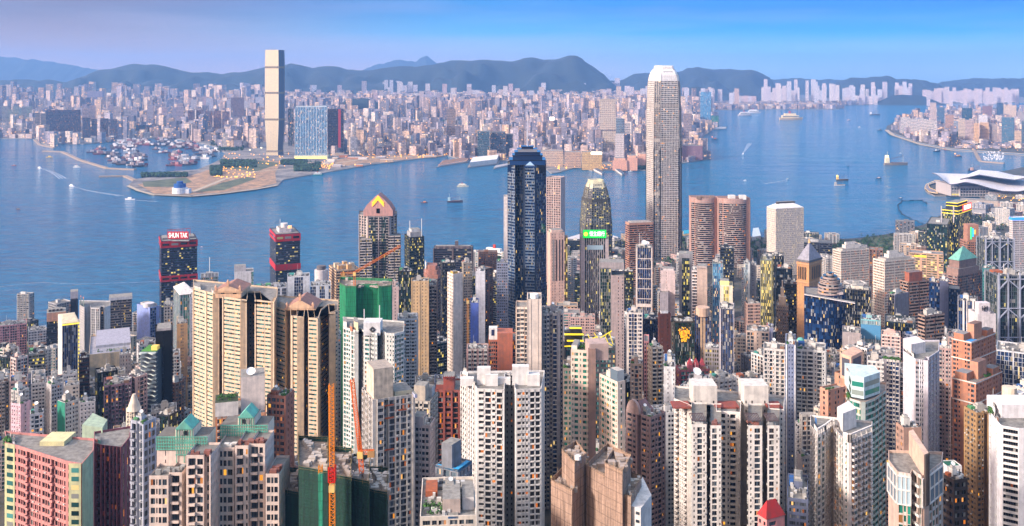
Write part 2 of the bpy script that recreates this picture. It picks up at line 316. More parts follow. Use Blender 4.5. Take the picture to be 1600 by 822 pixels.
hill('wooded_knoll',[(528,162),(545,154),(575,152),(590,158),(600,163)],7900,200,MHILL,6.1,.15)
hill('wooded_knoll',[(620,192),(650,186),(690,187),(715,194)],6600,130,MHILL,6.6,.15)
hill('wooded_knoll',[(1065,146),(1072,136),(1090,134),(1110,140),(1115,150)],11000,300,MHILL,2.2,.15)
# ---------------------------------------------------------------- haze
hz=G(); hz.obox((-11000,-450),(1,0),(0,1),22000,26800,-6,850,bottom=True)
m=bpy.data.materials.new('haze_air'); m.use_nodes=True; t=m.node_tree; t.nodes.clear(); o_=t.nodes.new('ShaderNodeOutputMaterial'); v=t.nodes.new('ShaderNodeVolumePrincipled')
v.inputs['Color'].default_value=(.24,.50,1,1); v.inputs['Density'].default_value=5.0e-5; v.inputs['Anisotropy'].default_value=.1
t.links.new(v.outputs[0],o_.inputs['Volume']); m.cycles.homogeneous_volume=True if hasattr(m.cycles,'homogeneous_volume') else True
o=hz.build('haze',[m],kind='stuff')
# ---------------------------------------------------------------- building system
# cells of a facade string: width, depth offset, opening width
CELL={'W':(2.9,0,2.3),'w':(2.0,0,1.45),'n':(1.35,0,.75),'.':(.55,0,0),'#':(2.0,0,0),'=':(6,0,0),'s':(2.2,-2.4,.9),'S':(4.2,-4.5,1.5),
      'B':(3.0,.75,2.5),'b':(3.5,0,2.9),'r':(3.0,0,3.0),'g':(2.0,0,1.8),'P':(.9,.55,0),'p':(.35,.3,0),'V':(3.0,-.9,2.5),'a':(1.3,0,.7),'q':(2.4,0,1.5),'D':(3.2,0,2.5)}
BUILT=[]      # (x centre, y centre, radius, px0, px1, Y, yb)
def cells(st,Lf):
    nat=sum(CELL[c][0] for c in st); rep=max(1,round(Lf/nat)) if nat<Lf*1.35 else 1
    s=st*rep; k=Lf/sum(CELL[c][0] for c in s); return [(c,CELL[c][0]*k) for c in s]
def vq(P0,P1,z0,z1):
    z0=np.atleast_1d(np.asarray(z0,float)); z1=np.broadcast_to(np.asarray(z1,float),z0.shape); a=np.zeros((len(z0),4,3))
    a[:,0,:2]=P0; a[:,1,:2]=P1; a[:,2,:2]=P1; a[:,3,:2]=P0; a[:,0,2]=z0; a[:,1,2]=z0; a[:,2,2]=z1; a[:,3,2]=z1; return a
def hq(P0,P1,P2,P3,z):
    z=np.atleast_1d(np.asarray(z,float)); a=np.zeros((len(z),4,3))
    for i,P in enumerate((P0,P1,P2,P3)): a[:,i,:2]=P
    a[:,:,2]=z[:,None]; return a
def face(g,cols,prof,p,q,zb,zt,st,S,vis,det,par):
    p=np.array(p,float); q=np.array(q,float); Lf=np.linalg.norm(q-p); d=(q-p)/Lf; n=np.array([d[1],-d[0]])
    fh=S['fh']; nf=max(1,int((zt-zb-1)/fh)); zk=zt-fh*np.arange(nf,0,-1); ztp=zt+par
    pos=0; prev=0; rec=S.get('rec',.35); bp=S.get('bp',0); sill=S.get('sill',.85); head=fh-S.get('top',.55)
    for c,wd in cells(st,Lf):
        _,off,ow=CELL[c]; k=wd/CELL[c][0]; ow=ow*k*S.get('ww',1); ow=min(ow,wd)
        if off!=prev:
            a=p+d*pos+n*prev; b=p+d*pos+n*off; g.quads(vq(a,b,zb,ztp),0)
        a=p+d*pos+n*off; b=p+d*(pos+wd)+n*off; prof.append(a); prof.append(b); prev=off
        if ow<=0 or (c=='a' and 0):
            g.quads(vq(a,b,zb,ztp),3 if c in'Pp' else 0)
        else:
            sl,hd,rc=sill,head,rec
            if c=='g': sl,hd,rc=.12,fh-.12,.12
            if c=='b': sl,hd,rc=.3,fh-.35,1.2
            if c=='D': sl,hd,rc=.1,fh-.5,.5
            if c=='n' : sl=max(sill,1.1)
            if c=='q': sl,hd=fh*.28,fh*.82
            m=(wd-ow)/2; a1=a+d*m; b1=b-d*m; i=-n*rc
            if m>.02: g.quads(vq(a,a1,zb,ztp),0); g.quads(vq(b1,b,zb,ztp),0)
            e=n*bp; z0=np.concatenate([[zb],zk+hd]); z1=np.concatenate([zk+sl,[ztp]])
            g.quads(vq(a1+e,b1+e,z0,z1),1)
            if det>0 or bp>0: g.quads(hq(a1+e,b1+e,b1+i,a1+i,zk+sl),1)
            if det>1:
                g.quads(hq(a1+e,b1+e,b1+i,a1+i,zk+hd),1); 
                if m>.02: g.quads(vq(a1,a1+i,zb,zt),0); g.quads(vq(b1,b1+i,zb,zt),0)
            Q=[]
            npan=1 if ow<1.7 or det<1 else (2 if ow<2.6 else 3)
            for j in range(npan):
                u0=a1+i+d*(ow*j/npan+(.05 if npan>1 else 0)); u1=a1+i+d*(ow*(j+1)/npan-(.05 if npan>1 else 0)); Q.append(vq(u0,u1,sl,hd)[0])
            cols.append(('window',np.array(Q),[0]*npan,zk,vis))
            if npan>1 and det>1: g.quads(vq(a1+i*1.02,b1+i*1.02,zb,zt),2)
            if c=='b':
                o=n*1.25; f0=a1+o; f1=b1+o; bh=1.0
                Q=[vq(f0,f1,-.15,bh)[0],vq(a1,f0,-.15,bh)[0],vq(f1,b1,-.15,bh)[0],hq(f0,f1,b1,a1,.06)[0],hq(f0,f1,b1,a1,-.15)[0],
                   vq(f0-n*.12,f1-n*.12,.06,bh)[0],hq(f0,f1,f1-n*.12,f0-n*.12,bh)[0]]
                cols.append(('balcony',np.array(Q),[0]*7,zk,vis))
            if c in'anw' and det>1 and S.get('ac',.5)>0:
                zz=zk[rng.random(nf)<S.get('ac',.5)]
                if len(zz):
                    c0=a1+d*.0+n*.02; c1=c0+d*.8; o=n*.55; za,zc=sl-.75,sl-.2
                    Q=[vq(c0+o,c1+o,za,zc)[0],vq(c0,c0+o,za,zc)[0],vq(c1+o,c1,za,zc)[0],hq(c0+o,c1+o,c1,c0,zc)[0]]
                    cols.append(('air_conditioner',np.array(Q),[0]*4,zz,vis))
        pos+=wd
    if prev!=0: g.quads(vq(p+d*pos+n*prev,q,zb,ztp),0)
CAMP=np.array([0.,0.])
DEF=dict(c='d8d2cc',c2=None,fr=None,pil=None,gl='dk',fh=3.05,lit=None,par=1.1,roof='8a8884')
class Bld: pass
def bld(kind,label,cat,foot,strs,zt,zb,S,det=None,group=None,roof=True,vis=None,nind=100):
    """foot: outline seen from above, left-to-right along the side that faces the camera, then round the back; strs: a facade string per edge"""
    S={**DEF,**S}; n=len(foot); foot=[np.array(p,float) for p in foot]; cx=sum(foot)/n; Y=min(p[1] for p in foot)
    if det is None: det=2 if Y<780 else (1 if Y<1500 else 0)
    root=ent(kind,label,cat,(cx[0],cx[1],zb),group); g=G(); cols=[]; prof=[]
    for i in range(n):
        p,q=foot[i],foot[(i+1)%n]; d=q-p; nn_=np.array([d[1],-d[0]]); v=float(np.dot(nn_,CAMP-(p+q)/2))>0
        s=strs[i] if i<len(strs) and strs[i] else strs[0]
        face(g,cols,prof,p,q,zb,zt,s,S,v,det if v else 0,S['par'])
    c2=S['c2'] or S['c']; gl=glass(S['gl'],S['lit'])
    mats=[wall(S['c']),wall(c2),wall(S['fr'] or '60646a'),wall(S['pil'] or c2)]
    # parapet inner side
    for i in range(n):
        p,q=foot[i],foot[(i+1)%n]; d=(q-p)/max(1e-6,np.linalg.norm(q-p)); nn_=np.array([d[1],-d[0]]); a=p-nn_*.35; b=q-nn_*.35
        g.quads(vq(a,b,zt,zt+S['par']),0); g.quads(hq(p,q,b,a,zt+S['par']),0)
    w=g.build('wall',mats,root)
    rg=G(); rg.poly([(*p,zt+.02) for p in prof]); rr_=rg.build('roof',[wall(S['roof'],.95,.45)],root)
    groups={}
    for c in cols: groups.setdefault(c[0],[]).append(c)
    for nm,cl in groups.items():
        mt=[gl] if nm=='window' else ([wall(S.get('bc') or c2)] if nm=='balcony' else [wall('c8c8c4')])
        if nm=='balcony' and S.get('bc')=='glass': mt=[glass('lite')]
        vc=[c for c in cl if c[4]]; 
        k=0
        if det==2 and vc and nind: k=max(1,int(nind/len(vc)))
        rest=G(); cnt=0; vc_=sorted(vc,key=lambda c:-c[3][-1]) if nm!='window' else vc
        for c in cl:
            Q,mi,zz=c[1],c[2],c[3]; take=0
            if c[4] and k and cnt<nind: take=min(k,len(zz),nind-cnt)
            if take:
                ctr=np.array([Q[0,:,0].mean(),Q[0,:,1].mean(),0]); sg=G()
                for qd,m_ in zip(Q,mi): sg.quads(qd-ctr,m_)
                me=sg.mesh(nm,mt)
                for z in zz[-take:]:
                    o=bpy.data.objects.new(nm,me); COL.objects.link(o); o.parent=root; o.location=(ctr[0]-root.location.x,ctr[1]-root.location.y,z-zb); cnt+=1
                zz=zz[:-take]
            if len(zz):
                A=np.repeat(Q[None],len(zz),0).copy(); A[:,:,:,2]+=zz[:,None,None]; rest.quads(A.reshape(-1,4,3))
        if not rest.empty():
            o=rest.build(nm,mt,root)
            o['kind']='stuff'
            if nm=='window' and det<2: pass
    B=Bld(); B.root=root; B.zt=zt; B.zb=zb; B.S=S; B.foot=foot; B.Y=Y; B.roof=rr_; B.det=det
    B.o=foot[0]; d=foot[1]-foot[0]; B.L1=np.linalg.norm(d); B.e1=d/B.L1; B.e2=np.array([-B.e1[1],B.e1[0]]); B.L2=B.L1
    px=[CX+F*p[0]/p[1] for p in foot]
    rad=.5*max(np.linalg.norm(p-cx) for p in foot)*1.7
    BUILT.append((cx[0],cx[1],rad,min(px),max(px),Y,None,B))
    return B
def rect(x0,xc,x1,Y,beta=None,dep=None):
    """near corner xc; left side runs back to x0, right side to x1"""
    if xc is None or xc<=x0+.5:                       # faces the camera
        C=np.array([gx(x0,Y),Y]); B=np.array([gx(x1,Y),Y]); dp=dep or min(np.linalg.norm(B-C),32); 
        if beta:
            b=R(beta); e1=np.array([math.cos(b),math.sin(b)]); t1=x1/1.; k=(x1-CX)/F; L_=(k*C[1]-C[0])/(e1[0]-k*e1[1]); B=C+e1*L_
            e2=np.array([-e1[1],e1[0]]); return [C,B,B+e2*dp,C+e2*dp]
        m=(C+B)/2; m=m/np.linalg.norm(m); e1=np.array([m[1],-m[0]]); k=(x1-CX)/F; L_=(k*C[1]-C[0])/(e1[0]-k*e1[1]); B=C+e1*L_
        return [C,B,B+m*dp,C+m*dp]
    if xc>=x1-.5:
        Bp=np.array([gx(x1,Y),Y]); A=np.array([gx(x0,Y),Y]); dp=dep or min(np.linalg.norm(Bp-A),32); return [A,Bp,Bp+np.array([0,dp]),A+np.array([0,dp])]
    C=np.array([gx(xc,Y),Y]); k1=(x1-CX)/F; k0=(x0-CX)/F; best=None
    for bd in ([beta] if beta else range(5,86,2)):
        b=R(bd); e1=np.array([math.cos(b),math.sin(b)]); e2=np.array([-e1[1],e1[0]]); d1=e1[0]-k1*e1[1]; d2=e2[0]-k0*e2[1]
        if abs(d1)<1e-6 or abs(d2)<1e-6: continue
        L1=(k1*C[1]-C[0])/d1; L2=(k0*C[1]-C[0])/d2
        if L1<=1 or L2<=1:
            continue
        sc_=abs(math.log(L1/L2))
        if best is None or sc_<best[0]: best=(sc_,e1,e2,L1,L2)
    if best is None: return rect(x0,xc,x1,Y)
    _,e1,e2,L1,L2=best; kk=2.6 if beta else 1.7; L1=min(L1,150,kk*L2+4); L2=min(L2,150,kk*L1+4)
    A=C+e2*L2; B=C+e1*L1; D=A+e1*L1
    return [A,C,B,D]
def bk(f,d):
    a,b=f[0],f[-1]; return [b*(1+d/b[1])+np.array([.4,0]),a*(1+d/a[1])]
def hero(kind,label,cat,x0,xc,x1,yt,Y,yb,S,ls='.WnW.',rs=None,beta=None,dep=None,det=None,group=None,clutter=1,bs=None,foot=None,short=None,nind=100):
    ft=foot or rect(x0,xc,x1,Y,beta,dep); rs=rs or ls
    Y0=min(p[1] for p in ft); zb=ztr(Y)-4; zt=gz(yt,Y)
    two=(xc is not None and x0+.5<xc<x1-.5)
    strs=[ls,rs,bs or rs,bs or ls] if (foot or two) else [rs or ls,bs or rs,bs or rs,bs or rs]
    if foot: strs=ls if isinstance(ls,list) else [ls]*len(ft)
    B=bld(kind,label,cat,ft,strs,zt,zb,S,det,group,nind=nind)
    if two and not foot: # frame: origin near corner, u along right side, v along left side
        B.o=ft[1]; d=ft[2]-ft[1]; B.L1=np.linalg.norm(d); B.e1=d/B.L1; B.L2=np.linalg.norm(ft[0]-ft[1]); B.e2=(ft[0]-ft[1])/B.L2
    else:
        B.L2=np.linalg.norm(ft[-1]-ft[0]); B.e2=(ft[-1]-ft[0])/B.L2
    BUILT[-1]=BUILT[-1][:6]+(yb,B); B.short=short; B.px=(x0,x1); B.yt=yt
    if clutter: roofkit(B,clutter)
    return B
def P(B,u,v): return B.o+B.e1*B.L1*u+B.e2*B.L2*v
def rbox(B,name,u0,u1,v0,v1,h,col='d8d6d0',z=0,mt=None,label=None,parent=None,mat=None):
    g=G(); g.obox(P(B,u0,v0),B.e1,B.e2,B.L1*(u1-u0),B.L2*(v1-v0),B.zt+z,B.zt+z+h,0,1)
    mt=wall(mt) if isinstance(mt,str) else mt; o=g.build(name,[mat or wall(col),mt or wall('8f8d88',.9,.4)],B.root)
    if label: o['label']=label
    return o
def rcyl(B,name,u,v,r,h,col='c8c8c4',z=0,n=14,r2=None,mat=None):
    p=P(B,u,v); g=G(); g.cyl(p[0],p[1],r,B.zt+z,B.zt+z+h,0,n,r2); return g.build(name,[mat or wall(col)],B.root)
def rmast(B,u,v,h,w=.35,z=0,col='d8d8d8',name='mast'):
    p=P(B,u,v); g=G(); g.bar((*p,B.zt+z),(*p,B.zt+z+h),w); return g.build(name,[metal(col,.5,.3)],B.root)
def rpyr(B,name,u0,u1,v0,v1,h,col,z=0,mat=None,ridge=0):
    g=G(); c=[P(B,u0,v0),P(B,u1,v0),P(B,u1,v1),P(B,u0,v1)]; um=(u0+u1)/2; vm=(v0+v1)/2; zz=B.zt+z
    a,b=(um-ridge*(u1-u0)/2,um+ridge*(u1-u0)/2); A=(*P(B,a,vm),zz+h); Bq=(*P(B,b,vm),zz+h)
    g.poly([(*c[0],zz),(*c[1],zz),Bq,A] if ridge else [(*c[0],zz),(*c[1],zz),A]); g.poly([(*c[1],zz),(*c[2],zz),Bq])
    g.poly([(*c[2],zz),(*c[3],zz),A,Bq] if ridge else [(*c[2],zz),(*c[3],zz),A]); g.poly([(*c[3],zz),(*c[0],zz),A]); return g.build(name,[mat or wall(col)],B.root)
def rdish(B,u,v,r,z=0):
    p=P(B,u,v); g=G(); n=14; zz=B.zt+z+r*.6; ax=np.array([.15,-.62,.77]); ax/=np.linalg.norm(ax); s=np.cross(ax,(1,0,0)); s/=np.linalg.norm(s); t_=np.cross(ax,s); c=np.array([*p,zz])
    rings=[[c+ax*(k*k*.28*r)+ (s*math.cos(a)+t_*math.sin(a))*r*k for a in [2*math.pi*i/n for i in range(n)]] for k in(0.02,.5,1)]
    for A,Bq in zip(rings,rings[1:]):
        for i in range(n): g.quad(A[i],A[(i+1)%n],Bq[(i+1)%n],Bq[i])
    g.bar((*p,B.zt+z),c,r*.16); return g.build('satellite_dish',[wall('efefef',.5,.1)],B.root)
def rbush(B,u0,u1,v0,v1,n=26,z=0,r=.9):
    g=G(); 
    for i in range(n):
        p=P(B,random.uniform(u0,u1),random.uniform(v0,v1)); zz=B.zt+z+random.uniform(.3,1.6)
        leafclump(g,np.array([*p,zz]),r*random.uniform(.6,1.3),9)
    o=g.build('roof_garden',[leafmat('35602a')],B.root); return o
def leafclump(g,c,r,n):
    for _ in range(n):
        v=rng.normal(size=3); v/=np.linalg.norm(v); q=c+v*r*random.random()**.4; a=rng.normal(size=3); a/=np.linalg.norm(a); b=np.cross(v,a); b/=max(1e-6,np.linalg.norm(b)); a=np.cross(b,v); s=r*.38
        g.quad(q-a*s-b*s,q+a*s-b*s*.4,q+a*s*.7+b*s,q-a*s*.6+b*s*.8)
def roofkit(B,lvl=1):
    """lift house, stair house, tanks, ducts and small plant of an ordinary flat roof"""
    S=B.S; L1,L2=B.L1,B.L2; 
    if min(L1,L2)<5: return
    wc=random.choice([S['c'],S['c'],'cfccc6','b5b2ad','dcdad6']); u=random.uniform(.25,.45); v=random.uniform(.3,.5); du=random.uniform(.18,.32); dv=random.uniform(.2,.34)
    h=random.uniform(2.6,4.6) if lvl<2 else random.uniform(3,5.6)
    if min(L1,L2)<14: du*=1.5; dv*=1.5; u*=.7
    rbox(B,'lift_house',u,u+du,v,v+dv,h,wc)
    if B.det==0: return
    rbox(B,'water_tank',u+du*.15,u+du*.8,v+dv*.2,v+dv*.8,h+1.1,'b8b6b2')
    g=G(); gd=G()
    for i in range(int(12+lvl*8+L1*L2/40)):
        a,b=random.uniform(.06,.9),random.uniform(.06,.9)
        if u-.06<a<u+du+.02 and v-.06<b<v+dv+.02: continue
        p=P(B,a,b); w_,l_,hh=random.uniform(.7,2.8),random.uniform(.7,2.6),random.uniform(.5,2.2)
        (g if random.random()<.6 else gd).obox(p,B.e1,B.e2,min(w_,L1*.08+.6),min(l_,L2*.08+.6),B.zt,B.zt+hh)
    if not g.empty(): g.build('roof_plant',[wall('c2c2c0')],B.root,kind='stuff')
    if not gd.empty(): gd.build('roof_ducts',[wall('5a5c60')],B.root,kind='stuff')
    if L1*L2>160 and random.random()<.7: rbox(B,'stair_house',.72,.9,.1,.3,2.8,random.choice([wc,'a8a6a0','8c6a55']))
    if random.random()<.5 and B.det==2: rdish(B,u+du*.5,v+dv*.5,random.uniform(.8,1.4),h+1.1)
    if random.random()<.5: rmast(B,u+du*.2,v+dv*.3,random.uniform(4,9),.14,h)
    if random.random()<.35:
        c=random.choice(['3f8f86','2f5f9f','a05a3a','4f8f5f']); rbox(B,'roof_shelter',.08,.3,.55,.85,2.3,c,mt=wall(c))
    if B.det==2 and random.random()<.4: rbush(B,.06,.3,.06,.2,12)
def st(c,gl='dk',**k): return dict(c=c,gl=gl,**k)
AT='apartment_tower'; OT='office_tower'; AC_='apartment tower'; OC='office tower'
# =============================================================== near left
def pts(*a): return [np.array([gx(x,Y),Y]) for x,Y in a]
# pink and green estate, front slab
ft=pts((8,478),(27,474),(104,455),(128,452),(146,468)); ft+=bk(ft,15.)
B=hero(AT,'pink and pale green tower block with a planted roof terrace and zigzag front',AC_,8,None,146,728,452,822,st('c4827e','hole',c2='cc8c88',fh=4.05,sill=1.0,top=.6,rec=.5,ac=.25),ls=['.q.','.WwW.bWnwn.w.','.WnW.','=','=','=','='],foot=ft,clutter=0,short='the pink and green block')
B.root['label']='pink and pale green tower block with a planted roof terrace and zigzag front'
g=G(); 
for a,b,c in ((8,27,477),(108,127.5,452.2)):      # yellow-green end strips
    o=np.array([gx(a,c),c-.45]); o2=np.array([gx(b,c),c-.45-(2 if a<20 else .2)])
    g=G(); g.quads(vq(o,o2,B.zb,B.zt+1.3)); g.build('green_wall',[wall('c6c79a')],B.root)
    g2=G()
    for k in range(26):
        z=B.zt-4.05*(k+1)+1; d=(o2-o); g2.quads(vq(o+d*.22+np.array([0,-.08]),o+d*.82+np.array([0,-.08]),z,z+2.2))
    g2.build('window',[glass('teal')],B.root,kind='stuff')
g=G(); o=np.array([gx(128.5,451),451-.3]); o2=np.array([gx(146.5,467.5),467.5-.6]); g.quads(vq(o,o2,B.zb,B.zt+1.3)); g.build('end_wall',[wall('8fb09a')],B.root)
g=G(); g.obox(np.array([gx(62,476),476]),(1,0),(0,1),gx(100,476)-gx(62,476),13,B.zt-1,gz(690,476)); g.obox(np.array([gx(100.3,478),478]),(1,0),(0,1),gx(119,478)-gx(100.3,478),9,B.zt-1,gz(697,478)); g.build('lift_house',[wall('d6cf9c'),wall('6a6864')],B.root)
rbush(B,.04,.42,.1,.4,60,r=1.1); rbox(B,'roof_plant',.55,.8,.2,.6,1.2,'b8b6c0')
for _ in range(16): a_,b_=random.uniform(.04,.9),random.uniform(.1,.85); rbox(B,'roof_unit',a_,a_+random.uniform(.02,.07),b_,b_+random.uniform(.05,.12),random.uniform(.6,2.4),random.choice(['c8c6c0','8a8a8c','a06a5c','5f8f86']))
# second wing, its shade painted in as darker pinks
ft=pts((147,492),(158,489),(190,486),(203,500)); ft+=bk(ft,15.)
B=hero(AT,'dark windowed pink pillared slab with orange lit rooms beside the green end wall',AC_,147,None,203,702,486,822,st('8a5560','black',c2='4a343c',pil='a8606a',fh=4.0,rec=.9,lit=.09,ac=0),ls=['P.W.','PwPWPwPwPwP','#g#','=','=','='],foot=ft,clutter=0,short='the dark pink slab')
g=G(); q=pts((128,512),(160,508),(168,520)); q.append(q[0]+np.array([-2,18.])); g.prism(q,B.zt-6,gz(664,512)); g.build('lift_house',[wall('9db29c'),wall('4c4a4a')],B.root); rbox(B,'roof_plant',.1,.5,.3,.6,1.4,'b06a70'); rbox(B,'roof_shelter',.55,.9,.2,.5,2,'4f8f86')
# grey balconies + warm column
B=hero(AT,'pale grey balconied tower with a glowing brown window column beside the green end wall',AC_,204,224,244,664,452,822,st('aeb4c4','dk',fh=4.05,c2='9aa0b0',ac=.6),ls='.bsw.',rs='.WwW.',short='the grey balconied tower')
g=G(); a,b_=P(B,.02,-.012),P(B,.45,-.012); g.quads(vq(a,b_,B.zb,B.zt)); 
B=hero(AT,'cream stub tower with a curved gable behind the pale grey balconied tower',AC_,197,210,221,642,600,690,st('d9cbb6','dk'),ls='.wnw.',clutter=0,short='the cream stub tower')
g=G(); p=P(B,.2,.2); g.cyl(p[0],p[1],4.5,B.zt,B.zt+10,0,16,1.0); g.build('turret',[wall('d9cbb6')],B.root)
# twin teal gabled blocks
def gabled(x0,x1,ytop,Y,wings,label,short):
    B=hero(AT,label,AC_,x0,None,x1,ytop+44,Y,822,st('e0cbbf','dk',fh=4,rec=.3,ac=0),ls='=n====n=',dep=12,beta=.01,clutter=0,short=short)
    zt=B.zt; w=B.L1; Y0=B.foot[0][1]; X0=B.foot[0][0]; g=G(); gg=G()
    hp=Y/F*32       # parapet wall of the grid
    gg.obox((X0-.1,Y0-.15),(1,0),(0,1),w+.2,11.9,zt,zt+hp*.62,0,1)
    gg.obox((X0+w*.37,Y0-.3),(1,0),(0,1),w*.36,11,zt,zt+hp*1.0,0,1)
    gg.build('parapet_wall',[wall('ddd2bd'),wall('6e6c68')],B.root)
    t_=.34; nx=20
    for i in range(nx+1):
        x=X0+w*i/nx; lo=-hp*.25 if .36<i/nx<.7 else 0.0; hi=hp if .38<=i/nx<=.72 else hp*.62
        if i%2 or .3<i/nx<.75 or 1: g.obox((x-t_/2,Y0-.55),(1,0),(0,1),t_,.25,zt+lo-(3.5 if i in(8,11,14) else 0),zt+hi)
    for k in range(5):
        z=zt+hp*.62*k/4; g.obox((X0,Y0-.6),(1,0),(0,1),w,.2,z-.17,z+.17)
    for k in range(3):
        z=zt-hp*.25+hp*1.25*k/2; g.obox((X0+w*.38,Y0-.65),(1,0),(0,1),w*.33,.2,z-.2,z+.2)
    g.build('tile_grid',[wall('5fb09c')],B.root)
    h=G(); c=X0+w*.545; hw=w*.17; za=zt+hp; hh=Y/F*13
    h.poly([(c-hw,Y0-.7,za),(c+hw,Y0-.7,za),(c,Y0-.7,za+hh)]); h.quad((c-hw,Y0-.7,za),(c,Y0-.7,za+hh),(c,Y0+9,za+hh),(c-hw,Y0+9,za)); h.quad((c+hw,Y0-.7,za),(c,Y0-.7,za+hh),(c,Y0+9,za+hh),(c+hw,Y0+9,za))
    h.poly([(c-hw,Y0+9,za),(c+hw,Y0+9,za),(c,Y0+9,za+hh)])
    o=h.build('gable_roof',[wall('62b4a4')],B.root)
    h=G(); h.quad((c-hw*.45,Y0-.8,za-2.6),(c-hw*.05,Y0-.8,za-2.6),(c-hw*.05,Y0-.8,za-.6),(c-hw*.45,Y0-.8,za-.6)); h.quad((c+hw*.05,Y0-.8,za-2.6),(c+hw*.45,Y0-.8,za-2.6),(c+hw*.45,Y0-.8,za-.6),(c+hw*.05,Y0-.8,za-.6)); h.build('gable_window',[glass('dk')],B.root)
    for (a,b,yt,dY,s) in wings:
        f=pts((a,Y-dY),(b,Y-dY)); f+=[np.array([gx(b,Y-dY),Y-.2]),np.array([gx(a,Y-dY),Y-.2])]
        W_=wingmesh(B,f,yt,s)
    return B
def wingmesh(B,foot,yt,s,S=None,name='wing'):
    """front bays of a tower: a part of its own with windows and balconies under it"""
    S={**B.S,**(S or {})}; zt=gz(yt,foot[0][1]); g=G(); cols=[]; prof=[]
    foot=[np.array(p,float) for p in foot]; n=len(foot)
    for i in range(n):
        p,q=foot[i],foot[(i+1)%n]; d=q-p; v=np.dot(np.array([d[1],-d[0]]),CAMP-(p+q)/2)>0
        if i==n-2 and n==4 and not v: pass
        face(g,cols,prof,p,q,B.zb,zt,s if i==0 else '.n.n.',S,v,2,1.1)
    g.poly([(*p,zt) for p in prof],4)
    w=g.build(name,[wall(S['c']),wall(S['c2'] or S['c']),wall('60646a'),wall(S['pil'] or S['c']),wall('7c7a76')],B.root)
    rest={}
    for c in cols:
        Q,zz=c[1],c[3]; k=4 if c[4] else 0
        rest.setdefault(c[0],G()); A=np.repeat(Q[None],len(zz),0).copy(); A[:,:,:,2]+=zz[:,None,None]
        if c[4] and c[0]=='window':
            ctr=np.array([Q[0,:,0].mean(),Q[0,:,1].mean(),0]); sg=G(); [sg.quads(qd-ctr) for qd in Q]; me=sg.mesh('window',[glass(S['gl'],S['lit'])]); kk=14
            for z in zz[-kk:]:
                o=bpy.data.objects.new('window',me); COL.objects.link(o); o.parent=w; o.location=(ctr[0]-B.root.location.x,ctr[1]-B.root.location.y,z-B.root.location.z)
            A=A[:-kk]
        if len(A): rest[c[0]].quads(A.reshape(-1,4,3))
    for nm,gg in rest.items():
        if gg.empty(): continue
        gg.build(nm,[glass(S['gl'],S['lit'])] if nm=='window' else [wall('c8c8c4' if nm!='balcony' else (S.get('bc') or S['c']))],w,kind='stuff')
    rg=G(); o=foot[0]; L_=np.linalg.norm(foot[1]-foot[0]); e=(foot[1]-foot[0])/L_
    for _ in range(5): 
        p=o+e*L_*random.uniform(.05,.75)+np.array([0,random.uniform(1,6)]); rg.obox(p,(1,0),(0,1),random.uniform(1,3),random.uniform(1,2.4),zt,zt+random.uniform(.6,2.4))
    rg.build('roof_plant',[wall(random.choice(['cfcdc8','8c5a50','9a9c9c']))],w,kind='stuff'); return w
gabled(245,324,658,420,[(233,263,747,13,'.WnwW.'),(264,284,742,11,'.b.'),(291,329,715,14,'.bWs.')],'rosy tower with a teal lattice gable beside the grey balconied tower','the teal gabled tower by the grey balconies')
gabled(345,418,640,435,[(337,366,703,16,'.WwW.'),(367,388,700,18,'.b.n'),(389,414,697,16,'.bw.'),(415,436,744,20,'.WwW.')],'rosy tower with a teal lattice gable next to the green netted building site','the teal gabled tower by the netted site')
# peach tower with white dish box
B=hero(AT,'peach tower with a tall white dish box and curved roof wall behind the teal gables',AC_,336,None,416,655,540,720,st('d98f62','dk',c2='dd9a70',fh=3.6,ac=.1),ls='.ww.ww.ww.ww.',clutter=0,short='the peach tower')
rbox(B,'lift_house',.5,.98,.25,.8,20,'e6d8cf'); rbox(B,'parapet_wall',.0,.45,.0,.5,9,'e4ddd6',mt='3c4a34'); rbush(B,.05,.4,.05,.4,30,z=9)
rdish(B,.7,.4,2.6,20)
B=hero(AT,'rose brown tower with a pale grey flank and hedged roof beside the peach tower',AC_,417,(446),460,622,560,720,st('a9705c','grey',c2='b87c66',fh=3.6,ac=.1),ls='.wWwW.',rs='#n#n#',short='the rose brown tower'); rbush(B,.1,.9,.1,.8,40)
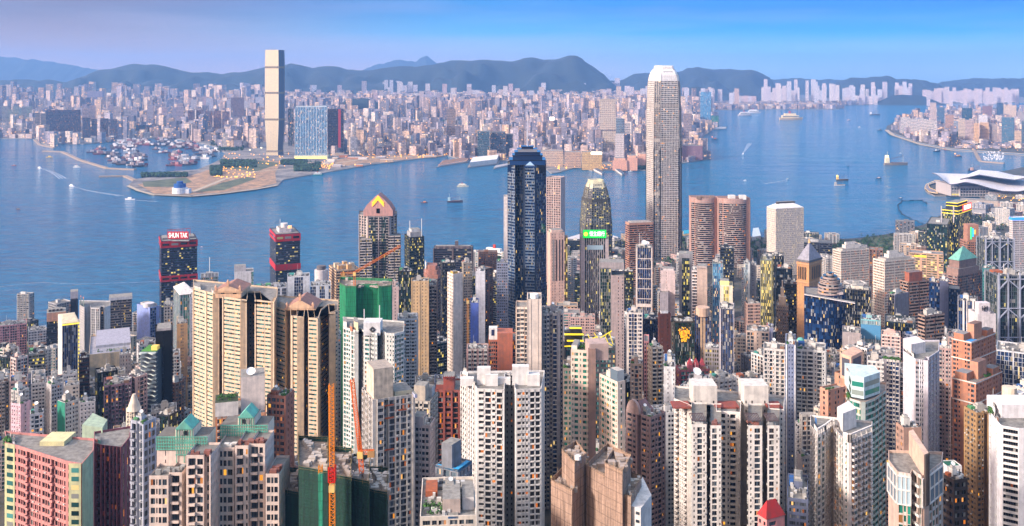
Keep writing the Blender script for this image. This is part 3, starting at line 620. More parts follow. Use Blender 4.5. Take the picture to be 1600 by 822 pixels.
# beige twins -----------------------------------------------------
def beige(x0,cx,x1,yr,Y,label,short,faces,foot):
    B=hero(AT,label,AC_,x0,None,x1,yr,Y,700,st('ccb294','teal',c2='d6bea2',fh=3.0,sill=1.45,top=.35,rec=.3,lit=.07,ac=0),ls=faces,foot=foot,clutter=0,short=short)
    return B
f=pts((302,728),(343,705),(344.5,722),(347,722),(348,700),(386,690),(387.5,716),(397,716),(398.5,690),(429,684),(433,700)); f+=bk(f,30.)
B=beige(302,360,430,474,684,'beige forty storey tower with a pedimented penthouse, nearer the red topped office tower','the beige tower by the red tower',['Prr.rrP','S','s','S','Prrr.rrrP','S','s','S','Prr.rrP','sn','=','=','='],f)
def pediment(B,xa,xb,y0,y1,y2,Y):
    zz0,zz1,zz2=B.zt,gz(y1,Y),gz(y2,Y); X0,X1=gx(xa,Y),gx(xb,Y); g=G(); g.obox((X0,Y),(1,0),(0,1),X1-X0,24,zz0,zz1); w_=X1-X0
    g.obox((X0-1,Y-.8),(1,0),(0,1),w_+2,25,zz1,zz1+1.2)
    o=g.build('penthouse',[wall('d9b08c'),wall('a8867a')],B.root)
    g=G(); zz1+=1.2; c=(X0+X1)/2
    g.poly([(X0-1,Y-1,zz1),(X1+1,Y-1,zz1),(c,Y-1,zz2)]); g.quad((X0-1,Y-1,zz1),(c,Y-1,zz2),(c,Y+24,zz2),(X0-1,Y+24,zz1),1); g.quad((X1+1,Y-1,zz1),(c,Y-1,zz2),(c,Y+24,zz2),(X1+1,Y+24,zz1),1)
    g.build('pediment_roof',[wall('dcb592'),wall('9c7468')],o)
    for x in (X0,X1-1.6,c-.8):
        h=G(); h.obox((x,Y-1.3),(1,0),(0,1),1.6,1.6,zz1 if x!=c-.8 else zz2-.8,(zz1 if x!=c-.8 else zz2)+3); h.cyl(x+.8,Y-.5,1.0,(zz1 if x!=c-.8 else zz2)+3,(zz1 if x!=c-.8 else zz2)+4.6,0,10,.1); h.build('finial',[wall('cf9f80')],o)
    h=G(); 
    for k in (.22,.68): h.quad((X0+w_*k,Y-.06,zz0+3),(X0+w_*k+w_*.14,Y-.06,zz0+3),(X0+w_*k+w_*.14,Y-.06,zz0+5),(X0+w_*k,Y-.06,zz0+5))
    h.build('window',[glass('dk')],o)
pediment(B,336,377,474,457,446,700)
rbox(B,'roof_terrace',.02,.28,.1,.5,2.2,'cfc6bc'); rbox(B,'roof_terrace',.72,.97,.1,.5,2.2,'cfc6bc')
f=pts((415,706),(446,690),(449,698),(453,700),(454,672),(475,668),(476.5,692),(480,692),(481.5,666),(497,664),(502,690),(513,705),(514,680),(528,688)); f+=bk(f,30.)
B=beige(415,468,528,500,664,'beige tower with a pedimented penthouse and dark green curved flank facing the netted high rise','the beige tower by the green netting',['.rrr.rrr.','.n.','s','S','.Prr.','S','s','S','.rrP','w','rrr','S','.rrr.','=','=','='],f)
pediment(B,447,491,500,484,468,690); rbox(B,'roof_terrace',.72,.97,.2,.6,4,'cfc6bc'); rbox(B,'roof_terrace',.02,.25,.2,.6,4,'cfc6bc')
B=hero(AT,'slim pale tower edge between the beige towers and the green netting',AC_,519,None,533,530,730,640,st('cdc6bf','dk'),ls='.nwn.',short='the slim pale tower',dep=20)
# green netted sites ----------------------------------------------
def netting(col):
    k=('net',col)
    if k in MC: return MC[k]
    m,t,b=newmat('netting_'+col); g=mnode(t,'ShaderNodeNewGeometry')
    mp=mnode(t,'ShaderNodeMapping'); mp.inputs['Scale'].default_value=(1.3,1.3,.08); t.links.new(g.outputs['Position'],mp.inputs[0]); n1=mnode(t,'ShaderNodeTexNoise'); n1.inputs['Scale'].default_value=1; n1.inputs['Detail'].default_value=5; t.links.new(mp.outputs[0],n1.inputs[0])
    sp=mnode(t,'ShaderNodeSeparateXYZ'); t.links.new(g.outputs['Position'],sp.inputs[0]); fr=mth(t,'FRACT',mth(t,'MULTIPLY',sp.outputs[2],.25)); ln=mth(t,'LESS_THAN',fr,.1)
    c=srgb(col); mx=mnode(t,'ShaderNodeMixRGB'); t.links.new(mth(t,'MULTIPLY_ADD',n1.outputs[0],2.6,-.8),mx.inputs[0]); mx.inputs[0].default_value=.5; mx.inputs[1].default_value=tuple(x*.45 for x in c)+(1,); mx.inputs[2].default_value=tuple(x*1.15 for x in c)+(1,)
    m2=mnode(t,'ShaderNodeMixRGB'); t.links.new(mth(t,'MULTIPLY',ln,.5),m2.inputs[0]); t.links.new(mx.outputs[0],m2.inputs[1]); m2.inputs[2].default_value=tuple(x*.3 for x in c)+(1,)
    t.links.new(m2.outputs[0],b.inputs['Base Color']); b.inputs['Roughness'].default_value=.8
    n2=mnode(t,'ShaderNodeTexNoise'); n2.inputs['Scale'].default_value=.8; t.links.new(g.outputs['Position'],n2.inputs[0]); bp=mnode(t,'ShaderNodeBump'); bp.inputs['Distance'].default_value=.5; bp.inputs['Strength'].default_value=.6; t.links.new(n2.outputs[0],bp.inputs['Height']); t.links.new(bp.outputs[0],b.inputs['Normal'])
    MC[k]=m; return m
def site(label,volumes,col,Y,yb,short,group=None,name='construction_site',poles='8a7a50'):
    r=ent(name,label,'building site',(gx(volumes[0][0][0][0],Y),Y,ztr(Y)-4)); zb=ztr(Y)-4; pxs=[]
    for vol,yt in volumes:
        f=[np.array([gx(x,y),y]) for x,y in vol]; pxs+=[v[0] for v in vol]; zt=gz(yt,min(y for _,y in vol)); g=G()
        # wavy skin of the nets
        n=len(f); ring=[]
        for i in range(n):
            a,b_=f[i],f[(i+1)%n]; L_=np.linalg.norm(b_-a); k=max(1,int(L_/2.4)); d=(b_-a)/L_; nr=np.array([d[1],-d[0]])
            for j in range(k): ring.append(a+d*L_*j/k+nr*(.16*math.sin(j*2.1+i)+.12*random.random()))
        for a,b_ in zip(ring,ring[1:]+ring[:1]):
            g.quad((*a,zb),(*b_,zb),(*b_,zt+1.6+random.random()*.0),(*a,zt+1.6))
        g.build('netting',[netting(col)],r)
        g=G(); g.poly([(*p,zt-.6) for p in f]); g.build('roof_slab',[wall('8f8378',.9,.5)],r)
        g=G(); c=sum(f)/n
        for _ in range(46):
            p=f[random.randrange(n)]*.0+c+(f[random.randrange(n)]-c)*random.uniform(.1,.8); g.obox(p,(1,0),(0,1),random.uniform(.6,3.4),random.uniform(.6,3),zt-.6,zt+random.uniform(0,1.6))
        g.build('building_materials',[wall(random.choice(['bdb3a8','a89a90']))],r,kind='stuff')
        g=G()
        for a,b_ in zip(ring,ring[1:]+ring[:1]):
            if random.random()<.55: g.bar((*a,zt),(*a,zt+random.uniform(2,4.2)),.12)
        for zz in (zt+.8,zt+1.9):
            for a,b_ in zip(ring,ring[1:]+ring[:1]): g.bar((*a,zz),(*b_,zz),.1)
        g.build('bamboo_poles',[wall(poles)],r,kind='stuff')
    cx_=np.mean([gx(x,Y) for x in pxs]); BUILT.append((cx_,Y+12,(gx(max(pxs),Y)-gx(min(pxs),Y))*.5,min(pxs),max(pxs),Y,yb,None)); return r
site('high rise under emerald green netting with an orange crane on its roof',[([(531,812),(540,800),(556,800),(560,808),(590,808),(592,800),(611,803),(613,828),(532,836)],450)],'0e8056',800,522,'the netted high rise')
r=site('dark green netted building site with white formwork at the foot of the picture',[([(431,428),(467,424),(467,450),(431,452)],775),([(467,415),(512,410),(512,448),(467,450)],742),([(512,412),(548,408),(549,440),(513,442)],752),([(548,416),(576,412),(578,440),(548,442)],758),([(576,424),(604,420),(606,446),(577,448)],775)],'083a2e',412,822,'the netted site')
def rod(name,label,cat,build,mats,loc):
    r=ent(name,label,cat,loc); 
    return r
def lattice(g,a,b_,w,n,m=0,t_=.17):
    a=np.array(a,float); b_=np.array(b_,float); d=b_-a; L_=np.linalg.norm(d); d/=L_; u=np.cross(d,(0,0,1)) if abs(d[2])<.9 else np.array([1,0,0.])-d*d[0]; u/=np.linalg.norm(u); v=np.cross(d,u); cs=[u*w/2+v*w/2,u*w/2-v*w/2,-u*w/2-v*w/2,-u*w/2+v*w/2]
    for c in cs: g.bar(a+c,b_+c,t_,m)
    for i in range(n):
        p=a+d*L_*i/n; q=a+d*L_*(i+1)/n
        for k in range(4): g.bar(p+cs[k],q+cs[(k+1)%4],t_*.7,m); g.bar(p+cs[k],p+cs[(k+1)%4],t_*.7,m)
def pt(px,py,Y): return np.array([gx(px,Y),Y,gz(py,Y)])
def crane(label,Y,base,foot,tip,col,w=1.5,mastw=1.6,jib2=None,group=None,n=24,cab=True,hook=True):
    o=pt(*base,Y); r=ent('tower_crane',label,'crane',o,group); mt=[metal(col,.5,.1)]
    g=G(); lattice(g,o,pt(*foot,Y),mastw,max(3,int(np.linalg.norm(pt(*foot,Y)-o)/2.2))); g.build('mast',mt,r)
    g=G(); T=np.array(tip[:3]) if len(tip)==3 and isinstance(tip,np.ndarray) else pt(*tip,Y); f=pt(*foot,Y); lattice(g,f,T,w,n); g.build('jib',mt,r)
    d=(f-T); d[2]=0; dn=np.linalg.norm(d); d=d/dn if dn>.1 else np.array([1,0,0.])
    if jib2 is not None:
        g=G(); lattice(g,f,f+d*jib2,w,5); g.build('counter_jib',mt,r); g=G(); c=f+d*jib2*.8; g.obox((c[0]-1.5,c[1]-1),(1,0),(0,1),3,2,c[2]-2.2,c[2]+.6); g.build('counterweight',[wall('b88a50')],r)
    if cab: g=G(); g.obox((f[0]-1.2,f[1]-1.4),(1,0),(0,1),2.4,2.4,f[2]-2.6,f[2]+.2); g.build('cab',[wall('e8c070'),glass('dk')],r)
    return r
crane('orange crane on the emerald netted high rise with its jib slanting up to the east',806,(554,452),(554,426),pt(626,384,820),'e07818',1.5,1.6,jib2=12,n=20)
rr2=crane('tall orange lattice crane standing before the dark netted site, red collar half way',398,(519,900),(519,758),(517.5,600),'f08c12',1.9,2.1,jib2=None,n=26)
g=G(); o=pt(519,752,397.4); lattice(g,o,pt(519,728,397.4),2.5,4,t_=.5); g.build('climbing_collar',[metal('d02818',.5,.1)],rr2)
crane('orange luffing crane jib leaning over the dark netted site',420,(565,738),(563,706),(550,592),'e86a14',1.6,1.8,jib2=6,n=30)
g=G(); r=ent('hoist_mast','green hoist mast with an orange top cage before the netted site','hoist',pt(501,900,402)); g.obox(pt(497.5,740,402)[:2],(1,0),(0,1),1.7,1.7,120,gz(740,402)); g.build('hoist_sleeve',[netting('2f9a7c')],r); g=G(); lattice(g,pt(500.8,740,403),pt(500.8,727,403),1.5,3,t_=.2); g.build('hoist_cage',[metal('d88818',.5,.1)],r)
# white tower with masts in front of netting
f=pts((536,652),(560,640),(562,650),(569,640),(590,636),(592,650),(603,636),(616,634),(631,640)); f+=bk(f,26.)
B=hero(AT,'white and green glazed tower with two roof masts before the emerald netting',AC_,536,None,631,524,634,690,st('c4c6c2','teal',c2='d4d2ce',fh=3.05,lit=.05),ls=['.DWw.','s','#n','.BnB','s','Bn#','.n','.DrDr.','.','=','='],foot=f,clutter=0,short='the white twin mast tower')
g=G(); X0,X1=gx(569,640),gx(595,640); g.obox((X0,637),(1,0),(0,1),X1-X0,12,B.zt-1,gz(504,637)); o=g.build('lift_house',[wall('d6d6d8'),wall('8a8a8c')],B.root)
g=G(); c=pt(582,515,636.8); s=1.9
for k in (1.0,.55):
    P4=[c+np.array(v)*s*k for v in((-1,0,0),(0,0,-1),(1,0,0),(0,0,1))]
    for a,b_ in zip(P4,P4[1:]+P4[:1]): g.bar(a,b_,.32)
g.build('diamond_emblem',[wall('2e3238')],o)
for x,y in((569,483),(593,477)): g=G(); g.bar(pt(x,508,638),pt(x,y,638),.5); g.build('mast',[metal('e8e8ec',.4,.2)],B.root)
rbox(B,'roof_screen',.02,.24,.1,.6,4,'d2d2d0'); rbox(B,'roof_screen',.72,.98,.1,.6,6,'d8c8a0'); rbox(B,'roof_plant',.45,.6,-.05,.3,3,'c8785a')
# tower right of second crane
B=hero(AT,'pale tower with a weathered concrete roof block and brick red balconies near the cranes',AC_,566,(582),648,628,505,822,st('cfc9c2','grey',c2='a5a4a6',fh=3.35,lit=.08,ac=.7),ls='.nBn.',rs='#BsDwDw.P',short='the pale tower by the cranes')
g=G(); g.obox(P(B,.0,.0)+np.array([.5,1.]),B.e1,B.e2,B.L1*.46,B.L2*.7,B.zt,gz(578,505),0,1); g.build('lift_house',[wall('d8c8b4',.9,.5),wall('a89c90')],B.root)
g=G(); 
for (a,b_,k) in ((.28,.5,0),(.28,.5,2),(.28,.5,7),(.54,.8,1)):
    p,q=P(B,a,-.012),P(B,b_,-.012); z=B.zt-3.35*(k+1); g.quads(vq(p,q,z,z+.9))
g.build('brick_panel',[wall('b8603c')],B.root); rbox(B,'roof_frame',.55,.98,.1,.7,3,'cfc6a8')
rbox(B,'side_fin',.96,1.02,-.15,.2,2,'a9adc8')
B=hero(AT,'mauve grey tower with paired windows between the cranes and the balcony tower',AC_,641,(672),680,668,520,822,st('ada3a6','dk',c2='b9aeb0',fh=3.2,ac=.2,lit=.04),ls='.wwnww.',rs='.n.',short='the mauve grey tower'); rbox(B,'lift_house',.1,.9,.4,.9,5,'b9aeb0')
B=hero(AT,'olive grey ledge fronted tower with a stepped concrete roof behind the mauve grey one',AC_,628,(672),684,630,600,790,st('b5ada3','dk',c2='c4bdb4',fh=3.3,bp=.5,rec=.7,lit=.05),ls='.DwDwD.',rs='.nWn.',short='the ledge fronted tower',clutter=0)
rbox(B,'lift_house',.1,.6,.2,.6,10,'b8aea0'); rbox(B,'roof_house',.62,.95,.1,.7,6,'c8c8cc')
B=hero(AT,'rust red framed tower with dark glazed bays and a stepped top',AC_,681,None,719,612,640,740,st('96534a','black',c2='9c5a50',pil='a4584c',fh=3.5,lit=.12,rec=.7,ac=0),ls='PDPrPDP',clutter=0,short='the rust red tower',dep=24,beta=.01)
rbox(B,'lift_house',.3,.75,.1,.6,9,'9a4f44'); rbox(B,'side_step',0,.3,.1,.6,4,'8c4a40')
g=G(); X0,X1=gx(692,638),gx(708,638)
for k in range(6): g.bar((X0+(X1-X0)*k/5,639,B.zt+9),(X0+(X1-X0)*k/5,645,B.zt+9),.3); 
g.bar((X0,639,B.zt+10),(X1,639,B.zt+10),.4); g.build('roof_pergola',[wall('8c3a34')],B.root)
# slate tower with blue pool
B=hero(AT,'slate grey tower with bright blue tiled roof pool and a tall lift box',AC_,680,(716),738,738,455,822,st('8a8e98','lite',c2='8a8e98',fh=4.0,lit=.05,bc='b4b6bc'),ls='.WbW.',rs='.WWn',short='the slate pool tower',clutter=0)
rbox(B,'lift_house',.05,.7,.3,.75,12,'7e828c'); rbox(B,'roof_pool',.0,.9,.0,.2,1.1,'2f8fc4',mt='2fa0d8'); rbox(B,'roof_pool',.0,.15,.2,1,.9,'2f8fc4',mt='2fa0d8')
# low roofs at the bottom
B=hero('apartment_block','white low block with terraced roofs, planters and parasol at the bottom edge','apartment block',656,None,744,812,372,822,st('d8cdbf','dk',fh=3.2),ls='.WwW.WwW.',dep=36,clutter=2,short='the white terraced block'); rbush(B,.05,.5,.1,.35,60); rbox(B,'terrace_house',.4,.72,.1,.5,6,'b8a8a0'); rbox(B,'terrace_house',.76,.97,.2,.6,5,'d8d4d2'); rbox(B,'roof_pool',.5,.68,.0,.1,.8,'2a6aa8')
# white balcony estate
f=pts((719,528),(743,512),(745,508),(788,506),(789,533),(803,533),(804,510),(806,506),(846,508),(850,530)); f+=bk(f,9.)
B=hero(AT,'broad white tower of staggered balconies with terraced roofs and lit orange rooms',AC_,719,None,850,612,506,822,st('dcdad8','hole',c2='e2ded9',fh=3.1,sill=1.05,top=.35,rec=1.0,lit=.085,bp=.3,ac=0),ls=['.w.w.wn','.','.WDwD.','=','.s.','.n','.','.Www.DD.','.n.','=','=','='],foot=f,clutter=2,short='the broad white balcony tower')
for (u0,u1,h,v0,v1) in ((.0,.16,4,.1,.5),(.2,.36,9,.3,.7),(.3,.45,6,.1,.3),(.62,.82,10,.25,.7),(.8,.95,6,.1,.6),(.45,.6,3.5,.3,.6)):
    X0,X1=gx(719+131*u0,515),gx(719+131*u1,515)
    for _ in range(3): rbox(B,'roof_terrace',min(.9,u0+random.uniform(0,.12)),min(.98,u0+random.uniform(.14,.2)),random.uniform(.02,.3),random.uniform(.35,.6),random.uniform(1,2.6),random.choice(['dcdad8','a8645a','8c8a88','c8c4c0']))
    g=G(); g.obox((X0,514+10*v0),(1,0),(0,1),X1-X0,10*(v1-v0),B.zt,B.zt+h); g.build('roof_house',[wall('dcdad8'),wall('b0a8a4')],B.root)
# =============================================================== near right
def Hh(kind,label,short,x0,xc,x1,yt,Y,yb,S,ls,rs=None,**k): 
    return hero(kind,label,{'apartment_tower':'apartment tower','office_tower':'office tower','apartment_block':'apartment block','office_block':'office block','hotel_tower':'hotel tower'}[kind],x0,xc,x1,yt,Y,yb,S,ls,rs,short=short,**k)
# brown scaffolded building at the bottom centre
r=site('brown scaffolded tower wrapped in bamboo and net with a white end wall',[([(861,408),(893,398),(915,412),(884,424)],772),([(878,414),(897,401),(915,410),(900,424)],728),([(916,408),(945,398),(985,418),(950,432)],748),([(945,398),(972,390),(985,405),(958,412)],742),([(952,398),(985,390),(1002,410),(970,420)],783)],'a08676',396,822,'the brown scaffolded tower',poles='b89878')
g=G(); q=pts((984,392),(1001,389.5),(1018,402),(1004,420)); g.prism(q,ztr(400),gz(792,391)); g.build('end_wall',[wall('dcd8d4'),wall('9a9cac')],r)
g=G()
for k in range(12):
    z=gz(800,390)-3.3*k; a=q[0]+(q[1]-q[0])*.55; b_=q[0]+(q[1]-q[0])*.9; n_=np.array([0,-.06]); g.quads(vq(a+n_,b_+n_,z-1.2,z))
g.build('window',[glass('grey')],r,kind='stuff')
g=G(); p=np.array([gx(903,404),404]); g.bar((*p,gz(728,404)),(*p,gz(718,404)),.2); g.cyl(p[0],p[1],1.3,gz(718,404),gz(712,404),0,14,1.3); g.build('white_tank',[wall('f2f0ee')],r)
# white sandwich with brown spine
B=Hh(AT,'cream tower with small windows and a roof garden west of the brown spine','the cream tower left of the spine',892,None,922,549,548,720,st('dbc9b9','green',fh=3.2,ac=.35,lit=.04,rec=.3),'.nW.n.Wn.',dep=16,beta=-12,clutter=0); rbush(B,.3,.95,.1,.8,40); rbox(B,'roof_frame',.0,.3,.1,.9,3,'d8d0c8')
B=Hh('apartment_tower','tall plain brown spine wall topped by a white box between two cream towers','the brown spine wall',919,None,931,548,538,720,st('8d736a','dk',fh=3.2,ac=0),'#####',dep=20,clutter=0)
g=G(); X0,X1=gx(921,536),gx(952,536); g.obox((X0,539),(1,.12),(-.12,1),X1-X0,11,B.zt-6,gz(540,536)); g.build('lift_house',[wall('b49d96'),wall('9d948e')],B.root)
B=Hh(AT,'cream tower with ochre blinds and a glass walled corner penthouse by the brown spine','the cream tower right of the spine',931,965,977,600,524,720,st('decab8','green',c2='dcc6b4',fh=3.2,ac=.5,lit=.06,rec=.3),'.nWnWn.Wn.','#.w.#',beta=30,clutter=1)
rbox(B,'penthouse_glazing',.02,.9,.02,.4,7,'c8c4c4',mat=glass('lite'),mt='b8b0a8'); rbox(B,'roof_pool',.1,.8,.5,.8,1,'2f7fb8',mt='3f8f8a')
# ornate rose tower
B=Hh(AT,'rose grey ornate tower with an arched gable and dark mansard roofs','the ornate rose tower',978,1016,1040,655,570,822,st('a68a87','dk',c2='ad918c',fr='54484a',fh=3.1,bp=.15,lit=.04,rec=.4,ac=0),'.Ww.sWn.','.WwDw.',beta=42,clutter=1)
rpyr(B,'mansard_roof',.1,.9,.35,.95,7,'8a6a6c',ridge=.5); g=G(); a=P(B,-.01,.45); b_=P(B,-.01,.98); m_=(a+b_)/2; L_=np.linalg.norm(b_-a); ring=[]
for i in range(13):
    an=math.pi*i/12; q=m_+(b_-a)/L_*math.cos(an)*L_/2; ring.append((*q,B.zt+math.sin(an)*8))
g.poly(ring); ring2=[(p[0]+B.e1[0]*2,p[1]+B.e1[1]*2,p[2]) for p in ring]
for i in range(12): g.quad(ring[i],ring[i+1],ring2[i+1],ring2[i])
g.build('arched_gable',[wall('b29791')],B.root)
# white estate
def slab(label,short,x0,x1,yt,Y,ls,S,**k): return Hh(AT,label,short,x0,None,x1,yt,Y,822,S,ls,**k)
WS=st('dcd4cd','dk',c2='dad2cc',fh=3.05,ac=.6,lit=.04,rec=.35)
f=pts((1053,540),(1081,528),(1082,536),(1118,536),(1119,520),(1157,518),(1158,536),(1200,536),(1201,524),(1225,522)); f+=bk(f,22.)
B=Hh(AT,'broad white estate tower with cream balconies and two windowless white roof blocks','the broad white estate tower',1053,None,1225,637,528,822,WS,['.nbn.n','s','=','s','nb.nb.n','s','=','s','.nbn.','=','=','='],foot=f,clutter=0)
for a,b_,yy in((1083,1120,597),(1162,1200,597)):
    g=G(); X0,X1=gx(a,533),gx(b_,533); g.obox((X0,532),(1,0),(0,1),X1-X0,13,B.zt-9,gz(yy+6,532)); o=g.build('lift_house',[wall('d2cdc6'),wall('8f8c84',.9,.5)],B.root)
    g=G()
    for q in (.05,.3,.82):
        for z in (-4,-9): g.quads(vq((X0+(X1-X0)*q,531.9),(X0+(X1-X0)*(q+.05),531.9),gz(yy+22,532)+z,gz(yy+22,532)+z+1.5))
    g.build('window',[glass('hole')],o)
for a,b_ in((1053,1081),(1119,1157),(1201,1225)):
    g=G(); X0,X1=gx(a,524),gx(b_,524); g.obox((X0,526),(1,0),(0,1),X1-X0,10,B.zt+.1,B.zt+1.0)
    g.build('roof_tiles',[wall('8f4a40')],B.root)
def wng(a,b_,yt,Y,s,c2=None):
    f=pts((a,Y),(b_,Y)); f+=[f[1]+np.array([gx(b_,530)-gx(b_,Y),530-Y]),f[0]+np.array([gx(a,530)-gx(a,Y),530-Y])]
    return wingmesh(B,f,yt,s,st('e0dad4','dk',fh=3.05,ac=.3,c2='e2dcd6',lit=.03))
wng(1081,1104,666,497,'.n.Dn.'); wng(1110,1127,668,497,'.D.n'); wng(1169,1191,668,497,'.n.D.'); wng(1199,1218,668,497,'.D.n.')
for a,b_ in((1082,1103),(1170,1190),(1200,1217)):
    g=G(); X0,X1=gx(a,498),gx(b_,498)
    for k in range(9): g.bar((X0+(X1-X0)*k/8,498.5,gz(660,497)),(X0+(X1-X0)*k/8,508,gz(660,497)+1),.3)
    g.bar((X0,499,gz(660,497)+.2),(X1,499,gz(660,497)+.2),.3); g.bar((X0,507,gz(660,497)+1),(X1,507,gz(660,497)+1),.3); g.build('roof_pergola',[wall('5a4a4c')],B.root)
# red roofed pink house
B=Hh('apartment_block','pink rooftop house with a dark red hipped roof at the bottom edge','the red roofed pink house',1184,1198,1226,815,350,822,st('d88f8c','dk',fh=3,ac=0),'.w.','.W#.',beta=25,clutter=0); rpyr(B,'hipped_roof',-.04,1.04,-.04,1.04,5.5,'a32c30',ridge=.45,z=.8)
# behind the estate: slate blue and white
Hh(AT,'white balconied tower standing close behind the broad estate, west of the slate blue slab','the white tower west of the slate slab',1193,None,1229,546,720,640,st('d6d2d0','dk',fh=3.05,bp=.2,lit=.06),'.DnDn.')
B=Hh(AT,'slate blue windowed slab squeezed between two white balconied towers','the slate blue slab',1228,None,1243,540,705,790,st('7c88a8','navy',c2='7c88a8',pil='dfe0e4',fh=3.05,ac=0),'P..n..n..P',dep=30); rdish(B,.5,.2,2.2)
Hh(AT,'white tower with deep balconies and pale glazing east of the slate blue slab','the white tower east of the slate slab',1243,None,1290,547,720,640,st('d2d3d2','grey',fh=3.05,bp=.25,lit=.05),'.BDb.nDn.')
B=Hh('apartment_block','yellow floodlit rooftop dome building behind the slate blue slab','the floodlit dome',1243,None,1259,540,780,548,st('e8c060','bright',fh=4),'.w.w.',dep=14,clutter=0); rcyl(B,'drum',.5,.5,3.4,2,'e6c46a'); p=P(B,.5,.5); g=G()
for i in range(5): a0,a1=math.pi/2*i/5,math.pi/2*(i+1)/5; g.cyl(p[0],p[1],3.2*math.cos(a0),B.zt+2+3.2*math.sin(a0),B.zt+2+3.2*math.sin(a1),0,16,3.2*math.cos(a1),cap=False)
g.build('dome',[wall('58a49c')],B.root)
Hh(AT,'pale stacked balcony tower with a narrow foot above the blue grey low block','the pale stacked balcony tower',1249,1252,1277,650,610,760,st('c8c4bf','grey',fh=3.1,bp=.35,rec=.8),'.n.','.DDw.')
Hh('apartment_block','cream low flats with one orange lit room below the pale stacked balcony tower','the cream low flats',1246,1253,1266,716,545,780,st('bfb3aa','dk',fh=3.2,lit=.05),'.#.','.nWn.')
Hh('apartment_block','blue grey low block with pale blue awnings beside the white corner tower','the blue grey low block',1230,None,1263,781,470,822,st('66708c','grey',fh=3.2),'.WnW.',dep=30,clutter=2)
# peach brown group
B=Hh(AT,'peach brown stepped tower with a windowless shaft and planted ledge','the peach brown stepped tower',1281,1294,1321,612,622,672,st('c4917a','dk',fh=3.4,ac=0),'.#w#.','.w.#.w',beta=28,clutter=0); rbush(B,.0,.4,.05,.3,30)
B=Hh(AT,'brown shaft tower topped by a square cage of dark lattice panels','the lattice topped brown tower',1304,1325,1350,590,640,625,st('b98a70','dk',fh=3.4,ac=0),'.#n.','.n#w.',beta=35,clutter=0)
g=G(); q=pts((1313,640),(1330,632),(1348,645),(1333,656)); g.prism(q,B.zt,gz(552,640)); o=g.build('lattice_house',[wall('d0a890'),wall('6a6462')],B.root)
g=G()
for a,b_ in((q[0],q[1]),(q[1],q[2])):
    d=b_-a; n_=np.array([d[1],-d[0]])/np.linalg.norm(d)*.15; g.quads(vq(a+d*.15+n_,a+d*.85+n_,B.zt+2,gz(557,640)))
g.build('lattice_panel',[wall('4e505c')],o)
# teal curved balcony tower
f=pts((1322,580),(1328,566),(1345,560),(1352,560),(1367,566),(1384,580)); f+=bk(f,15.)
B=Hh(AT,'tan tower with sea green curved glazing and a glassy penthouse terrace','the sea green glazed tower',1322,None,1384,625,566,822,st('c9a58e','green',c2='b8c4bc',fh=3.6,lit=.03,bp=.2,ac=0,sill=.75,top=.3),['.r.','rr','p','rr','.rr.','=','=','='],foot=f,clutter=0)
g=G(); q=pts((1327,578),(1330,568),(1350,564),(1375,574)); q+=[q[-1]+np.array([1,12.]),q[0]+np.array([2,14.])]; g.prism(q,B.zt+1.2,gz(588,566)); o=g.build('penthouse',[wall('bcd4d8'),wall('7a4a38')],B.root)
g=G()
for i in range(3):
    a,b_=q[i],q[i+1]; d=b_-a; n_=np.array([d[1],-d[0]])/np.linalg.norm(d)*.2
    for z in(B.zt+3,B.zt+8): g.quads(vq(a+d*.06+n_,a+d*.94+n_,z,z+2.8))
g.build('penthouse_glazing',[glass('green')],o); rbush(B,.5,.95,-.02,.1,40,r=1.2); rbox(B,'roof_tiles',.15,.4,.1,.35,.6,'b8673c',z=13.6,mt='c0703c')
B.root['label']='tan tower with sea green curved glazing and a glassy penthouse terrace'
# white corner tower with lit rooms
f=pts((1266,520),(1277,505),(1290,512),(1301,520),(1303,516),(1318,500),(1326,498),(1330,498),(1362,510)); f+=bk(f,15.)
B=Hh(AT,'white wedge shaped tower with wide ledges, open roof frames and a square lift house','the white wedge tower',1266,None,1362,682,506,822,st('e0d8d2','teal',c2='e4ddd7',fh=3.25,lit=.10,bp=.35,rec=.5,ac=0),['.W.','.D.','.wnw.','s','.DD.','.n.','#','.bDb.','=','=','='],foot=f,clutter=0)
g=G(); q=pts((1308,522),(1317,512),(1338,520),(1326,532)); g.prism(q,B.zt,gz(643,515)); g.build('lift_house',[wall('e2dedb'),wall('a8a49e')],B.root)
def frames(B,f,idx,h,col,kk=4):
    g=G()
    for i in idx:
        a,b_=f[i],f[i+1]
        for j in range(kk+1): p=a+(b_-a)*j/kk; g.bar((*p,B.zt),(*p,B.zt+h),.55)
        g.bar((*a,B.zt+h),(*b_,B.zt+h),.7)
    g.build('roof_frame',[wall(col)],B.root)
frames(B,f,[1,2,3,5,6,7],4.2,'e8e2dc'); rbox(B,'roof_house',.55,.95,.25,.5,3.4,'e4e0dc',mt='3c4250'); rbox(B,'roof_shelter',.7,.95,.6,.8,5,'2f6fb0',mt='3f80c0')
# pearl tower with fin
f=pts((1388,410),(1402,398),(1423,396),(1425,400),(1440,394),(1452,398),(1472,408)); f+=bk(f,11.)
B=Hh(AT,'glass topped tower with a tall beige fin wall and green lower glazing','the beige fin tower',1388,None,1472,735,402,822,st('c3ab9d','green',c2='c6c0bb',bc='dcd8d4',fh=4.0,lit=.05,ac=0,rec=.3),['.=','.Dw.g','=','.b','#.','D.W.','=','='],foot=f,clutter=0)
g=G(); q=pts((1421,402),(1447,396),(1450,399),(1424,406)); 
g=G(); a=np.array([gx(1420,420),420.]); b_=np.array([gx(1444,394),394.]); c_=np.array([gx(1451,396),396.]); d_=a+(c_-b_); g.prism([a,b_,c_,d_],B.zb,gz(706,397)); 
g.build('fin_wall',[wall('cfb09c'),wall('d8d4d0')],B.root)
g=G()
for k in range(5): p=b_+(c_-b_)*(k+.5)/5+np.array([.3,-.3]); g.bar((*p,gz(790,395)),(*p,gz(708,395)),.25)
